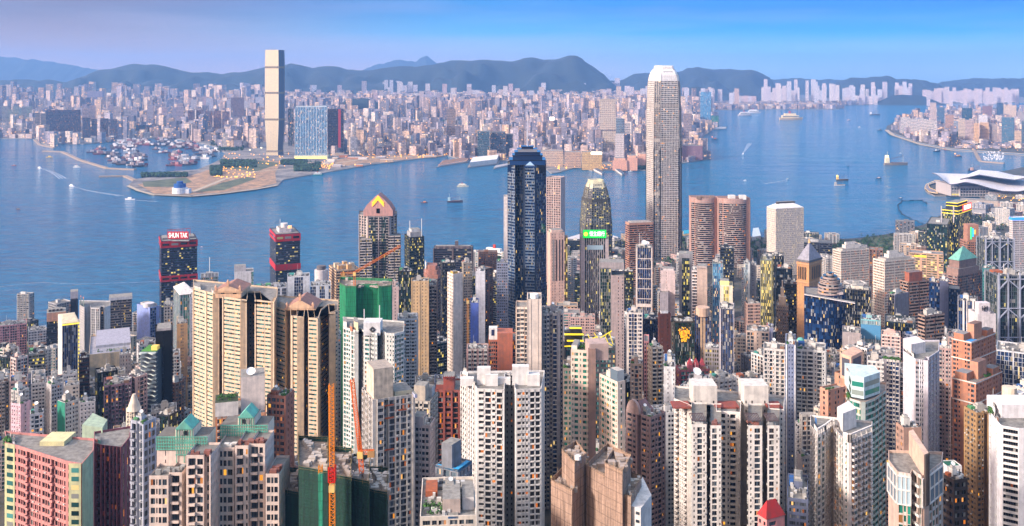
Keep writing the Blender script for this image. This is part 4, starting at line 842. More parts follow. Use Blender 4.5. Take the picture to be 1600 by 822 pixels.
g.build('fin_ribs',[wall('6a6260')],B.root)
g=G(); 
for (i,j) in ((0,1),(1,2),(4,5),(5,6)):
    a_,b2=f[i],f[j]; n_=np.array([(b2-a_)[1],-(b2-a_)[0]]); n_/=np.linalg.norm(n_); g.quads(vq(a_+n_*.25,b2+n_*.25,B.zt-12,B.zt-.5))
g.build('upper_glazing',[glass('lite')],B.root); 
g=G()
for (i,j) in ((0,1),(1,2),(4,5),(5,6)):
    a_,b2=f[i],f[j]; n_=np.array([(b2-a_)[1],-(b2-a_)[0]]); n_/=np.linalg.norm(n_); a_=a_+n_*.35; b2=b2+n_*.35
    for z in(B.zt-12,B.zt-6,B.zt-.3): g.bar((*a_,z),(*b2,z),.5)
    for k in range(4): p=a_+(b2-a_)*k/3; g.bar((*p,B.zt-12),(*p,B.zt),.4)
g.build('glazing_frame',[wall('dedad6')],B.root)
Hh(AT,'small brown roofed block behind the beige fin tower','the small brown roofed block',1400,1412,1440,672,478,722,st('a98878','dk',fh=3.2,ac=0),'.wn.','.=.',clutter=2)
Hh('apartment_block','black low rise with orange lit rooms and roof clutter beside the beige fin tower','the black low rise',1472,1490,1512,754,432,822,st('4a403c','black',fh=3.4,lit=.08),'.WnW.','.W.W.',clutter=2)
B=Hh('apartment_block','white house with a flat dark green roof behind the black low rise','the green roofed white house',1468,1480,1503,732,470,760,st('dedad8','dk',fh=3.2),'.#.','.n.n.',clutter=0); rbox(B,'green_roof',.06,.94,.06,.94,.5,'24604a',z=.3,mt='24604a')
# right edge white tower
f=pts((1545,520),(1562,500),(1566,498),(1592,494),(1600,494),(1640,500)); f+=bk(f,15.)
B=Hh(AT,'tall white tower with a plain flank, black window rows and rooftop trees','the white edge tower',1545,None,1640,664,502,822,st('e4e2e6','black',c2='d8d6d6',fh=3.1,lit=.02,rec=.9,ac=.2,sill=.9,top=.2),['.#nn##.','#','.rrr.','##','.rrrr.','=','=','='],foot=f,clutter=1)
rbush(B,.1,.32,.1,.45,50,r=1.2); g=G(); g.obox(np.array([gx(1565,512),512]),(1,0),(0,1),40,16,B.zt,B.zt+7); g.build('roof_house',[wall('dedce0'),wall('a8a4a0')],B.root)
B=Hh(AT,'white curved penthouse roofs stepping up behind the white edge tower','the curved white penthouses',1552,1566,1640,632,560,660,st('ddd9d4','dk',fh=3.2),'.n.','.WnWnW.',beta=14,clutter=2); rcyl(B,'turret',.3,.3,4,9,'d9c8b0'); rcyl(B,'turret',.55,.2,3.2,6,'e2dcd6')
Hh(AT,'golden brown tower with paired windows between the brick terraced tower and the white edge tower','the golden brown tower',1506,1526,1556,648,575,822,st('a48258','dk',fh=3.1,ac=.2),'.nw.wn.','.wnsnw.')
Hh(AT,'olive brown slab with a dim facade just west of the golden brown tower','the olive brown slab',1486,1497,1510,628,640,800,st('8f7a66','dk',fh=3.1),'.ww.','.nwn.')
def terra(label,short,x0,xc,x1,yt,Y,yb,yh):
    B=Hh(AT,label,short,x0,xc,x1,yt,Y,yb,st('b57a5e','dk',c2='b98068',pil='dcc8bc',fh=3.2,lit=.03,rec=.3,ac=0),'.wn.#.nw.','.wn.#.wn.',beta=40,clutter=0)
    hh=gz(yh,Y)-B.zt; rbox(B,'lift_house',.3,.62,.25,.6,hh,'c08a70',mt='7c6258'); rbox(B,'roof_house',.05,.3,.45,.95,hh*.45,'b57a5e',mt='8a8a8c'); rbox(B,'roof_house',.7,.96,.08,.5,hh*.4,'b57a5e',mt='6a6a6c')
    for z in(-10,-24):
        for (a,b_,c,d) in((-.008,1.0,-.01,.0),(-.01,.0,-.0,1.0)):
            pass
    for z in(B.zt-13,B.zt+.3):
        g=G(); a,b_,c=P(B,-.012,1),P(B,-.012,-.012),P(B,1,-.012); g.quads(vq(a,b_,z,z+.8)); g.quads(vq(b_,c,z,z+.8)); g.build('string_course',[wall('e0d4cc')],B.root)
    return B
B=terra('terracotta terraced tower with a blue roof pool below the truss framed bank tower','the terracotta pool tower',1487,1518,1556,537,700,600,513); rbox(B,'roof_pool',.04,.3,.05,.4,.5,'2f7fc0',mt='3a90d0')
B=terra('terracotta terraced tower with a hedge on its roof, lower and nearer than its pooled twin','the lower terracotta tower',1488,1525,1566,601,625,650,574); rbush(B,.45,.8,.05,.3,30)
# slab pair 1411
f=pts((1411,640),(1430,622),(1450,618),(1452,626),(1467,640)); f+=bk(f,26.)
B=Hh(AT,'tall tower with a plain lilac white flank and dark glazed bays','the lilac flanked tower',1411,None,1467,562,624,740,st('d3ced8','grey',c2='9a9aa4',fh=3.05,lit=.05,rec=.5),['#####','WnnW','s','Dnn','=','=','='],foot=f,clutter=1)
g=G(); q=pts((1411,648),(1424,634),(1446,640),(1432,654)); g.prism(q,B.zt,gz(534,640)); g.build('lift_house',[wall('ddd8d8'),wall('a89c98')],B.root); rbox(B,'roof_terrace',.3,.6,.05,.3,1,'a86a7a')
Hh(AT,'dusky pink slender tower with a crown turret behind the lilac flanked tower','the dusky pink tower',1466,None,1487,545,720,650,st('b39a98','dk',fh=3.1,bp=.15),'.wn.wn.',clutter=2)
B=Hh(AT,'dark balconied tower with a green hedge roof left of the lilac flanked tower','the hedge topped dark tower',1381,None,1406,563,655,800,st('9a98a0','navy',c2='d0ccc8',fh=3.05,lit=.08,bp=.2),'#wDwD.',clutter=0); rbush(B,.0,1,.0,.5,60)
Hh(AT,'white low tower with teal roof deck behind the lattice topped tower','the teal decked white tower',1355,None,1384,565,700,610,st('d8d4d2','dk',fh=3.1),'.WnW.',clutter=2)
# =============================================================== centre, mid distance
B=Hh(AT,'cream banded balcony wing of the blank walled tower with round tank','the cream banded wing',806,None,826,482,712,575,st('c9b4a4','grey',c2='ddd2c8',fh=3.3,bp=.2,lit=.04),'.DrD.',dep=20,clutter=0)
B=Hh(AT,'tall pale blank walled tower with a round white roof tank','the blank walled tower',824,None,846,470,700,595,st('d9cbc0','dk',fh=3.3,ac=0),'p=p==p=p',dep=22,clutter=0); rcyl(B,'water_tank',.5,.4,3,3.2,'f0eeea')
B=Hh(AT,'tall dark balconied tower adjoining the pale blank wall','the dark balconied tower',846,None,881,492,708,700,st('9c9aa0','navy',c2='c4bfba',fh=3.3,lit=.03,bp=.2),'.DwsD#s.',dep=24,clutter=2)
B=Hh('apartment_block','terracotta block with a plain central pier and black wall sign frame','the terracotta block',763,None,806,533,800,576,st('a96650','dk',c2='b46f58',fh=3.2,lit=.05),'.DwwD####DwwD.',dep=24,beta=.01,clutter=0)
g=G(); X0,X1=gx(777,797),gx(801,797); g.obox((X0,797.5),(1,0),(0,1),X1-X0,16,B.zt-30,gz(521,797)); g.build('central_pier',[wall('b5694f'),wall('cfc4bc')],B.root)
g=G(); X0,X1=gx(764,802),gx(777,802); g.obox((X0,802),(1,0),(0,1),X1-X0,6,B.zt,gz(512,802)); o=g.build('sign_board',[wall('e4e2e0')],B.root); g=G(); g.obox((X0+2,801.9),(1,0),(0,1),2.6,.05,B.zt+4,B.zt+9); g.build('sign_mark',[wall('26305a')],o)
# yellow framed building
B=Hh('office_tower','teal windowed tower in a black frame with yellow floodlit ledges','the yellow ledged tower',880,882,912,540,660,640,st('2c2c30','teal',c2='26282c',fh=3.4,lit=.12,ac=0),'.w.','PDPDPDP',clutter=0)
g=G()
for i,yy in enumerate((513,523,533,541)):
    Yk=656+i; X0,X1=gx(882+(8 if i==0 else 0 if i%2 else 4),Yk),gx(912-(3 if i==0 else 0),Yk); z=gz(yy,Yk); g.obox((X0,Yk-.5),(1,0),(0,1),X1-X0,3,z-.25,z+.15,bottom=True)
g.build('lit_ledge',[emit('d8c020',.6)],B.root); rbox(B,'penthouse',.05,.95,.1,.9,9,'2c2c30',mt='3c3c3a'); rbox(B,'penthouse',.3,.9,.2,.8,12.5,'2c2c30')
Hh(AT,'sea green windowed tower standing below the yellow ledges','the sea green windowed tower',880,None,903,578,600,720,st('8c8074','green',fh=3.2,lit=.05),'.W.W.W.',dep=18)
B=Hh('office_block','roof deck building with slanting yellow neon frames and a white dish','the neon framed roof',912,None,962,545,690,560,st('4a4a4e','teal',fh=3.4,lit=.1),'.WWWW.',dep=30,clutter=2); rdish(B,.35,.3,2.6)
g=G()
for a,b_ in(((918,522),(930,548)),((928,520),(938,535)),((922,530),(934,526)),((938,528),(956,517)),((940,531),(957,540)),((952,520),(958,538)),((945,524),(950,535)),((926,545),(935,540))): g.bar(pt(*a,686),pt(*b_,686),.5)
g.build('neon_frame',[emit('d0b81c',.6)],B.root)
g=G(); g.bar(pt(962,545,688),pt(935,545,688),.01) if 0 else None
Hh(OT,'white shaft tower with a deep blue glazed recess and curved white top','the white tower with blue recess',979,None,1004,490,880,590,st('cfc6c0','navy',c2='d8d0ca',fh=3.5,lit=.1),'#DgD.nW.',clutter=2)
Hh(OT,'dark navy slab tower with a rounded top deck','the dark navy slab',1005,None,1032,500,900,560,st('2c3444','navy',fh=3.6,lit=.06),'.DDDD.',clutter=2)
B=Hh(AT,'slim dark brown brick tower with a pale roof','the dark brown brick tower',1028,1030,1048,492,850,585,st('5c342c','dk',fh=3.3,lit=.02,ac=.3),'.n.','.#n#.',clutter=0); rbox(B,'lift_house',.2,.8,.2,.8,3,'c4c8d0')
Hh(AT,'narrow pale tower of small windows against the brown brick tower','the narrow pale tower',1048,None,1054,505,852,590,st('c4beb8','dk',fh=3.3),'.n.',dep=14)
B=Hh(OT,'dark glass box with a golden glowing wall picture','the golden picture building',1054,None,1086,504,840,575,st('3a342c','officeg',fh=3.6,lit=.06,ac=0),'.gggggggg.',clutter=1,beta=.01)
g=G(); X=lambda x:gx(x,838.6); zc=lambda y:gz(y,838.6)
for i in range(150):
    a=random.gauss(0,1); b_=random.gauss(0,1); x=1070+a*4.6; y=522+b_*6
    if abs(a)>1.9 or abs(b_)>2: continue
    s=random.uniform(.4,1.3); th=random.random()*3; pl=[(X(x)+s*math.cos(th+k*2.1),838.5-i*.004,zc(y)+s*math.sin(th+k*2.1)) for k in range(3)]; g.poly(pl,0 if random.random()<.75 else 1)
g.build('wall_picture',[emit('d8981c',.8),emit('b85c18',.7)],B.root)
B=Hh(AT,'maroon terraced block with peaked red attic roofs','the maroon terraced block',1056,1062,1112,580,720,615,st('74404a','teal',c2='8a4c56',fh=3.2,lit=.06,bp=.2),'.W.','.DwDwDw.',clutter=2)
for a in(.3,.5,.7): rpyr(B,'attic_roof',a,a+.16,.1,.5,5,'9c3a44',z=4); rbox(B,'attic',a,a+.16,.1,.5,4,'8a4450')
B=Hh(AT,'slim white slab with a column of small windows behind the broad estate','the slim white slab',1037,None,1055,575,650,650,st('d9d7d8','dk',fh=3.1),'.#.n.',dep=30,clutter=1)
B=Hh('apartment_block','pale rooftop house with a white dish beside the maroon block','the dish topped rooftop house',1076,None,1108,596,650,630,st('c6c2c6','dk',fh=4,rec=.6),'.DDD.',clutter=1); rdish(B,.4,.3,2.8,4)
Hh(AT,'beige slim tower with balconies behind the ornate rose tower','the beige slim tower',985,None,1004,570,700,650,st('b29b8c','dk',fh=3.1,bp=.2),'.wDw.',clutter=2)
Hh(AT,'cream tower with rounded balconies and ochre blinds','the rounded balcony cream tower',1012,1018,1036,545,760,620,st('cdbda6','dk',c2='ddd4c8',fh=3.2,bp=.25,lit=.05),'.w.','.b.b.',clutter=2)
Hh(AT,'rose striped slim tower with red roof sheds','the rose striped tower',1006,None,1014,535,770,600,st('c98f90','dk',fh=3.2),'.w.w.',dep=20,clutter=2)
Hh(OT,'dark banded office block with yellow windows in front of the navy twin slab','the yellow windowed grey block',1101,None,1124,545,800,578,st('a8a0a0','bright',c2='9c9698',fh=3.5,lit=.22),'.www.www.',clutter=2)
# =============================================================== central district
OTs='office_tower'
B=Hh(OTs,'dark blue banded office tower with red trim and a red roof sign','the red topped sign tower',249,252,308,378,1510,455,st('2c3350','officeg',c2='2f3858',fr='20242c',fh=3.7,lit=.2,bp=.1,ac=0),'.r.','.rrrrrr.',beta=6,clutter=0,dep=26)
def redband(B,y0,y1,col='c01828',win=True):
    g=G(); z0,z1=gz(y1,B.Y),gz(y0,B.Y)
    ft_=B.foot; n=len(ft_)
    for i in range(n):
        a,b_=ft_[i],ft_[(i+1)%n]; d=(b_-a)/np.linalg.norm(b_-a); nr=np.array([d[1],-d[0]])*.9; g.quads(vq(a+nr-d*.9,b_+nr+d*.9,z0,z1)); g.quads(hq(a+nr,b_+nr,b_,a,z1))
    o=g.build('red_band',[wall(col)],B.root)
    if win:
        g=G()
        for i in range(n):
            a,b_=ft_[i],ft_[(i+1)%n]; d=(b_-a); L_=np.linalg.norm(d); d/=L_; nr=np.array([d[1],-d[0]])*1.0; k=max(1,int(L_/11))
            for j in range(k): g.quads(vq(a+nr+d*L_*(j+.12)/k,a+nr+d*L_*(j+.88)/k,z0+(z1-z0)*.35,z0+(z1-z0)*.68))
        g.build('band_window',[glass('office')],o,kind='stuff')
for (a,b_) in((378,388),(432,441)): redband(B,a,b_)
zs=gz(376,1512); g=G(); X0,X1=gx(263,1516),gx(295,1516); g.obox((X0,1516),(1,0),(0,1),X1-X0,5,B.zt,B.zt+5); g.build('plant_room',[wall('a8a6a8')],B.root); rbox(B,'plant_room',.05,.95,.3,.8,3,'7c7c84')
g=G(); g.obox((X0,1514),(1,0),(0,1),X1-X0,1.4,B.zt+4,B.zt+15.5,bottom=True); sg=g.build('roof_sign',[wall('c8202c')],B.root)
def text(s,parent,x,y,z,size,mat,w=None,name='sign_lettering',ext=.15,rz=0):
    c=bpy.data.curves.new(name,'FONT'); c.body=s; c.size=size; c.align_x='CENTER'; c.align_y='CENTER'; c.extrude=ext; c.materials.append(mat)
    o=bpy.data.objects.new(name,c); COL.objects.link(o); o.parent=parent; wl=np.array([0.,0,0]); q=parent
    while q is not None: wl+=np.array(q.location); q=q.parent
    o.location=tuple(np.array([x,y,z])-wl); o.rotation_euler=(R(90),0,rz)
    bpy.context.view_layer.update()
    if w: o.scale[0]=w/max(.1,o.dimensions[0])
    bpy.context.view_layer.update(); me=bpy.data.meshes.new_from_object(o.evaluated_get(bpy.context.evaluated_depsgraph_get())); lo,ro,sc_=tuple(o.location),tuple(o.rotation_euler),tuple(o.scale); bpy.data.objects.remove(o); bpy.data.curves.remove(c)
    o=bpy.data.objects.new(name,me); COL.objects.link(o); o.parent=parent; o.location=lo; o.rotation_euler=ro; o.scale=sc_
    return o
text('SHUN TAK',sg,(X0+X1)/2,1513.6,B.zt+9.4,11,emit('fff4ee',.7),(X1-X0)*.92); frames(B,[P(B,.2,.5),P(B,.85,.5)],[0],14,'b03038',6)
B=Hh(OTs,'dark blue tower with two red bands and a white roof housing by the water','the red banded tower',422,431,469,367,1650,440,st('343a52','officeg',c2='3a4058',fh=3.7,lit=.16,bp=.1,ac=0),'.rr.','.rrrr.',beta=22,clutter=0)
for (a,b_) in((367,378),(414,423)): redband(B,a,b_,win=a<400)
rbox(B,'plant_room',.2,.7,.25,.7,8,'d0ccd0'); rcyl(B,'round_tank',.45,.4,6,15,'dcd6d6'); g=G(); p=P(B,.6,.1); g.cyl(p[0],p[1],3.4,B.zt+9,B.zt+13,0,12); g.build('roof_lamp',[emit('ffb070',.9)],B.root); rmast(B,.3,.5,22,.5)
# pink crowned dark tower
f=pts((561,1412),(573,1400),(575,1392),(608,1392),(610,1400),(620,1412)); f+=bk(f,36.)
B=Hh(OTs,'dark banded tower with a pink arched crown and golden gable lights','the pink crowned tower',561,None,620,338,1400,445,st('23262e','officeg',c2='a49c9c',fh=3.9,lit=.12,bp=.25,ac=0,pil='b8a8a4'),['P.r.P','P','P.ww.gggg.ww.P','P','P.r.P','=','=','='],foot=f,clutter=0)
g=G(); a,b_=gx(568,1398),gx(614,1398); prof_=[]; z0=B.zt+1; w_=b_-a
pr=[(0,0),(0,8),(.12,16),(.3,24),(.5,31),(.7,24),(.88,16),(1,8),(1,0)]
fr=[(a+w_*u,1396.,z0+h) for u,h in pr]; bck=[(a+w_*u,1426.,z0+h) for u,h in pr]; g.poly(fr); g.poly(bck,1)
for i in range(len(pr)-1): g.quad(fr[i],fr[i+1],bck[i+1],bck[i],1)
cr_=g.build('crown',[wall('c09088'),wall('a87870')],B.root)
g=G()
for dz in(0,2.4,4.8): g.bar((a+w_*.3,1395.5,z0+19-dz),(a+w_*.5,1395.5,z0+29-dz),.9); g.bar((a+w_*.5,1395.5,z0+29-dz),(a+w_*.7,1395.5,z0+19-dz),.9)
g.build('gable_light',[emit('ffb828',1.2)],cr_); g=G(); g.quads(vq((a+w_*.44,1395.7),(a+w_*.56,1395.7),z0+4,z0+11)); g.build('window',[glass('black')],cr_)
f=pts((558,1408),(572,1402)); 
Hh(OTs,'white banded shoulder block clasping the pink crowned tower on its east side','the east shoulder block',606,None,626,370,1385,445,st('262a30','office',c2='b8b0ae',fh=3.9,bp=.4,lit=.1),'.rrr.',dep=20,clutter=0)
Hh(OTs,'white banded shoulder block clasping the pink crowned tower on its west side','the west shoulder block',562,None,582,375,1380,445,st('262a30','office',c2='b8b0ae',fh=3.9,bp=.4,lit=.1),'.rrr.',dep=20,clutter=0)
B=Hh(OTs,'dark green lit tower with two white roof masts','the dark twin mast tower',632,640,663,372,1350,470,st('20242a','officeg',c2='2a3034',fh=3.8,lit=.34,bp=.1,ac=0),'.rr.','.rrrr.',beta=20,clutter=0); rbox(B,'plant_room',.1,.9,.1,.8,7,'9a9ea4'); rbox(B,'plant_room',.2,.8,.2,.7,11,'c0c4c8')
rmast(B,.05,.1,24,.9); rmast(B,.85,.1,26,.9)
Hh(OTs,'lower dark tower spangled with yellow windows in front of the twin mast tower','the spangled dark tower',622,None,645,425,1150,520,st('1e2226','officeg',fh=3.6,lit=.3),'.gggggg.',clutter=1)
B=Hh('office_block','wide brown framed block with dark glass facing the harbour','the wide brown framed block',677,None,738,389,1650,425,st('54484a','office',c2='44404a',pil='6a5c5c',fh=3.8,lit=.05),'P.rrrrrrrr.P',dep=28,beta=.01,clutter=0); rbox(B,'plant_room',.05,.95,.2,.6,4,'6c6064'); rbox(B,'plant_room',.55,.63,.3,.5,12,'5c5458')
for u_ in(.1,.25,.4,.7,.85): rbox(B,'roof_pillar',u_,u_+.05,-.02,.1,5,'75686a')
Hh(OTs,'dark tower with a white louvred roof in front of the wide brown framed block','the white louvred dark tower',688,691,712,412,1250,455,st('3c4048','office',c2='34383e',fh=3.7,lit=.12),'.r.','.rrr.',clutter=2)
Hh(OTs,'greyish beige tower right of the white louvred dark tower','the greyish beige tower',721,724,738,412,1250,460,st('a39a8e','dk',fh=3.5,lit=.05),'.n.','.wnw.',clutter=2)
f=pts((662,1210),(668,1196),(684,1194),(688,1204)); f+=bk(f,24.)
B=Hh(OTs,'brown eight sided tower with stepped copper coloured top','the stepped copper top tower',662,None,688,436,1196,520,st('4a4044','office',c2='7a6c6a',fh=3.7,lit=.1,bp=.2),['.r.','.rrr.','.r.','=','=','='],foot=f,clutter=0); g=G()
for i,(s,h) in enumerate(((1,0),(.82,5),(.6,10))): q=[(p-sum(f)/6)*s+sum(f)/6 for p in f]; g.prism(q,B.zt+h,B.zt+h+5)
g.build('stepped_roof',[wall('9a6a5c'),wall('8a6258')],B.root); rbox(B,'lift_house',.35,.65,.3,.7,19,'c8c4c4')
Hh(AT,'buff slab tower with narrow paired windows beside the stepped copper top tower','the buff slab tower',643,None,670,441,960,520,st('d2b084','dk',c2='cdb088',fh=3.3,lit=.03,pil='c8a87c'),'p#n.#n.#p',clutter=1,dep=16)
Hh(AT,'dark banded half of the buff slab tower, facing the canyon','the dark banded slab',670,None,683,447,968,540,st('6c6468','black',c2='a09894',fh=3.3,bp=.2),'.DrD.',clutter=1,dep=26)
B=Hh(AT,'tall slim tower with an ochre flank and a plain white end wall','the slim ochre and white tower',699,708,723,430,950,525,st('dbcdc2','dk',c2='dbcdc2',fh=3.3,ac=0),'.nn.','#n====',beta=30,clutter=0); rbox(B,'lift_house',.1,.6,.2,.6,3,'d8a848')
B=Hh(OTs,'cream office block with long window bands and a golden lit roofscape','the golden roofed banded block',514,525,562,424,1255,465,st('cda880','dk',c2='d9b690',fh=3.7,bp=.3,lit=.03),'.rr.','.rrrr.',beta=24,clutter=0)
for _ in range(9): u_,v_=random.uniform(.02,.8),random.uniform(.02,.7); rbox(B,'plant_room',u_,u_+.18,v_,v_+.2,random.uniform(3,9),random.choice(['e0b060','d8c0a0','d0a070']))
g=G(); p=np.array([gx(502,1262),1262]); g.cyl(p[0],p[1],8.6,ztr(1260),gz(421,1262),0,28); o=g.build('round_office_tower',[wall('cdc6c6')]); g=G(); g.cyl(p[0],p[1],6,gz(421,1262),gz(415,1262),0,20); o2=g.build('roof_drum',[wall('6a666a')]); o2.parent=o; o['label']='white cylindrical tower left of the golden roofed banded block'; o['category']='office tower'; BUILT.append((p[0],p[1],9,492,512,1250,460,None))
Hh(OTs,'white framed tower with a dark glass centre strip behind the beige tower','the white framed tower',449,None,484,434,1120,460,st('d0d2d8','navy',fh=3.5,lit=.03),'###gggg###',clutter=1,dep=20)
Hh(OTs,'white and navy striped block right of the white framed tower','the white and navy striped block',485,None,517,448,1080,475,st('c2c8d0','navy',fh=3.5,lit=.06),'ggg##ggg##g.',clutter=2)
Hh(OTs,'dark glass block with white window frames left of the white framed tower','the dark block with white frames',412,None,448,452,1080,475,st('b8bcc6','office',fh=3.5,lit=.08),'#.gg.#.ggg.',clutter=2)
B=Hh('office_tower','plain white tower with a green glazed neighbour by the shore','the plain white shore tower',366,None,396,426,1350,445,st('d8d4d6','green',fh=3.5),'=====.gg',clutter=0,dep=22); rbox(B,'lift_house',.0,.6,.1,.6,9,'b8b4b8')
B=Hh('office_tower','grey green tower with an open roof frame and a tall white mast','the roof framed grey tower',314,None,341,434,1330,465,st('8a9096','green',c2='8f959c',fh=3.6,lit=.08,bp=.15),'.ww.ww.',clutter=0,dep=22); rmast(B,.5,.4,26,.7); frames(B,[P(B,0,.0),P(B,1,.0)],[0],6,'c4c8d0',5); rbox(B,'plant_room',.3,.7,.3,.7,5,'7c8088')
Hh('office_block','teal roofed exhibition block on the shore behind the beige towers','the teal roofed shore block',398,None,432,452,1380,458,st('4a7a80','teal',fh=4),'.WWW.',dep=30,clutter=2)
B=Hh(OTs,'glass office tower with a white faceted pyramid roof','the white pyramid roofed tower',271,281,305,462,1150,545,st('a8b0bc','green',c2='7c8490',fh=3.6,lit=.05),'.gg.g.','.g.gggg.g.',beta=28,clutter=0); rpyr(B,'pyramid_roof',-.02,1.02,-.02,1.02,10,'d6d0cc',z=1)
Hh(OTs,'white grey slab leaning on the pyramid roofed tower','the white grey slab by the pyramid',296,None,304,466,1140,560,st('b8bac4','dk',fh=3.5),'.#n#.',dep=20)
Hh(OTs,'slender grey beige tower in front of the red topped sign tower','the slender grey beige tower',256,None,271,480,1060,560,st('a8a29e','dk',c2='a89c90',fh=3.4,lit=.06),'.w.w.w.',dep=24,clutter=2)
B=Hh(AT,'small ochre and white tower between the pyramid roofed tower and beige tower','the small ochre tower',276,None,293,508,980,560,st('c89a6a','dk',fh=3.3),'##n.n##',dep=18,clutter=2)
B=Hh(OTs,'powder blue office tower with rounded corners and dark window strip','the powder blue tower',214,234,249,482,1250,528,st('8a9cd8','navy',c2='9cb0e4',fh=3.6,lit=.03),'.###.###.','.ggg.#.',beta=50,clutter=0); rbox(B,'plant_room',.1,.9,.1,.8,4,'b8b0b4'); rcyl(B,'round_tank',.3,.3,7,5,'c8c4c8')
B=Hh(OTs,'brown grey banded tower with a pale slab top and yellow office lights','the brown grey banded tower',171,None,206,470,1330,525,st('4a4650','office',c2='7a7070',fh=3.6,lit=.12,bp=.1),'.rrrrrr.',dep=22,clutter=0); rbox(B,'roof_slab',-.02,1.02,-.02,1.,4,'c8c6ca'); 
g=G(); 
f=pts((124,1215),(132,1200),(133,1210),(141,1212),(142,1200),(156,1198),(157,1210),(162,1210),(163,1200),(172,1212)); f+=bk(f,24.)
B=Hh(AT,'white grid fronted apartment tower with two roof turrets by the water','the white grid tower',124,None,172,482,1200,560,st('c8c6c8','dk',c2='d2d0d2',fh=3.1,bp=.3,rec=.6,lit=.04),['.n.n','.D.','#','DD','.DD.','D','D','.D.','=','=','=','='],foot=f,clutter=0)
for u_ in(.22,.72): rbox(B,'roof_turret',u_,u_+.16,.1,.5,11,'5c706c',mt='c87850')
B=Hh(OTs,'slim dark tower with a pale cap at the water edge','the slim dark capped tower',110,None,122,468,1380,505,st('2a2e3c','office',fh=3.6,lit=.03),'.gg#.',dep=16,clutter=0); rbox(B,'cap_block',0,1,0,1,11,'c4bcc4')
B=Hh(OTs,'tall blue glass tower with white ribs and a yellow lit sloping roof','the blue glass tower with yellow roof',86,97,124,508,905,600,st('d4ccc4','navy',c2='28304a',fh=3.6,lit=.01,ac=0),'=####','.gggggggg#',beta=30,clutter=0)
g=G()
for k in range(24): a,b_=P(B,.93,-.02),P(B,1.0,-.02); z=B.zt-3.6*k-4; g.quads(vq(a,b_,z,z+1.9))
g.build('stair_light',[emit('f8d840',.9)],B.root,kind='stuff'); rpyr(B,'sloping_roof',.0,1,.0,1,4,'d2c4a4',ridge=.7,z=.8); g=G(); a,b_=P(B,0,-.01),P(B,1,-.01); g.quads(vq(a,b_,B.zt-.6,B.zt+.8)); g.build('roof_light',[emit('f8d850',.9)],B.root)
B=Hh(OTs,'dark tower with a peach coloured top storey and roof plant','the peach topped dark tower',73,None,103,503,1210,545,st('33343e','office',fh=3.6,lit=.04),'.rrrr.',dep=24,clutter=2); rbox(B,'top_storey',0,1,-.02,1,11,'d69e80'); 
for u_ in(.1,.3,.5,.7): rbox(B,'roof_plant',u_,u_+.12,.2,.6,3,'4a4448',z=11)
B=Hh(AT,'pink banded shore block with red roof rail','the pink banded shore block',-12,None,42,512,1310,545,st('c9919a','dk',c2='d8a0a4',fh=3.5,bp=.3,lit=.04),'.DDD.nn.DDD.',dep=24,clutter=2)
Hh('office_block','white low block on the shore beside the pink banded one','the white shore block',44,None,72,519,1300,540,st('bcbcc4','dk',fh=3.5),'.WnWnW.',clutter=2)
Hh('office_block','dark banded low block with a yellow lit top floor','the yellow topped low block',44,None,70,556,1010,590,st('4a4a48','officeg',c2='9a9a94',fh=3.6,bp=.2,lit=.2),'.rrrr.',dep=26,clutter=2)
B=Hh('market_building' if 0 else 'office_block','broad low building with a flat lavender roof and cream walls','the lavender roofed building',139,None,205,556,960,575,st('d8bc98','dk',fh=5,lit=.01,roof='9a9aa6'),'=====p=====',dep=75,clutter=0); rbox(B,'roof_deck',.15,1.0,.35,1.2,2.5,'b4b4bc',mt='a0a0b0'); rbush(B,.2,.7,.1,.2,24); rbox(B,'roof_plant',.6,.9,.05,.15,2,'c8c8d0')
Hh(OTs,'pale grey ribbed slab in front of the lavender roofed building','the pale ribbed slab',187,None,204,556,880,590,st('b8ac a4'.replace(' ',''),'dk',fh=3.4),'p.n.p.n.p',dep=16,clutter=1)
B=Hh(OTs,'black glass office block with amber lights in front of the lavender roofed building','the black glass block',148,152,184,585,800,640,st('16181e','officeg',fh=3.6,lit=.07),'.gg.','.gggggg.',beta=12,clutter=2)
Hh(AT,'mauve apartment tower with dark window columns below the black wavy tower','the mauve tower',162,None,206,605,745,680,st('7c6472','dk',c2='8c7080',fh=3.1,lit=.05),'.DsD.wDsDw.',clutter=2)
Hh(OTs,'brown black tower beside the blue glass tower with yellow stair lights','the brown black tower',123,None,140,562,860,630,st('3c2624','office',fh=3.5,lit=.08),'.rr.',clutter=2)
# wavy balcony tower
B=Hh(AT,'black tower with white wavy balconies and a planted lit terrace','the wavy balcony tower',243,None,270,520,810,650,st('14161a','black',c2='1c1e22',fh=3.4,lit=.01),'#.#.#n',dep=24,clutter=0); rbox(B,'roof_cap',.1,.9,.1,.9,2.5,'c0b8b8')
g=G(); gl=G(); xa,xb=gx(219,800),gx(245,800); n=22
def wav(u,k): return 800-3.2-1.7*math.sin(u*9+k*1.1)
for k in range(36):
    z=gz(552,800)-3.5*k
    if z<ztr(800)-3: break
    for i in range(n):
        u0,u1=i/n,(i+1)/n; p=(xa+(xb-xa)*u0,wav(u0,k)); q=(xa+(xb-xa)*u1,wav(u1,k)); g.quads(vq(p,q,z,z+1.0)); g.quads(hq(p,q,(q[0],803),(p[0],803),z+.05)); g.quads(hq(p,q,(q[0],803),(p[0],803),z+1.0) if k==0 else vq(p,q,z,z+.01))
ba=g.build('balcony',[wall('b8c4c0')],B.root,kind='stuff')
gl.obox((xa+.3,799.5),(1,0),(0,1),xb-xa-.6,20,B.zb,gz(549,800),0,1); gl.build('glazing',[glass('grey'),wall('4f8f3a')],B.root)
rg=G(); rg.obox((xa+8,803),(1,0),(0,1),5,6,gz(549,800),gz(543,800)); rg.build('lit_terrace',[emit('d8b860',.3)],B.root)
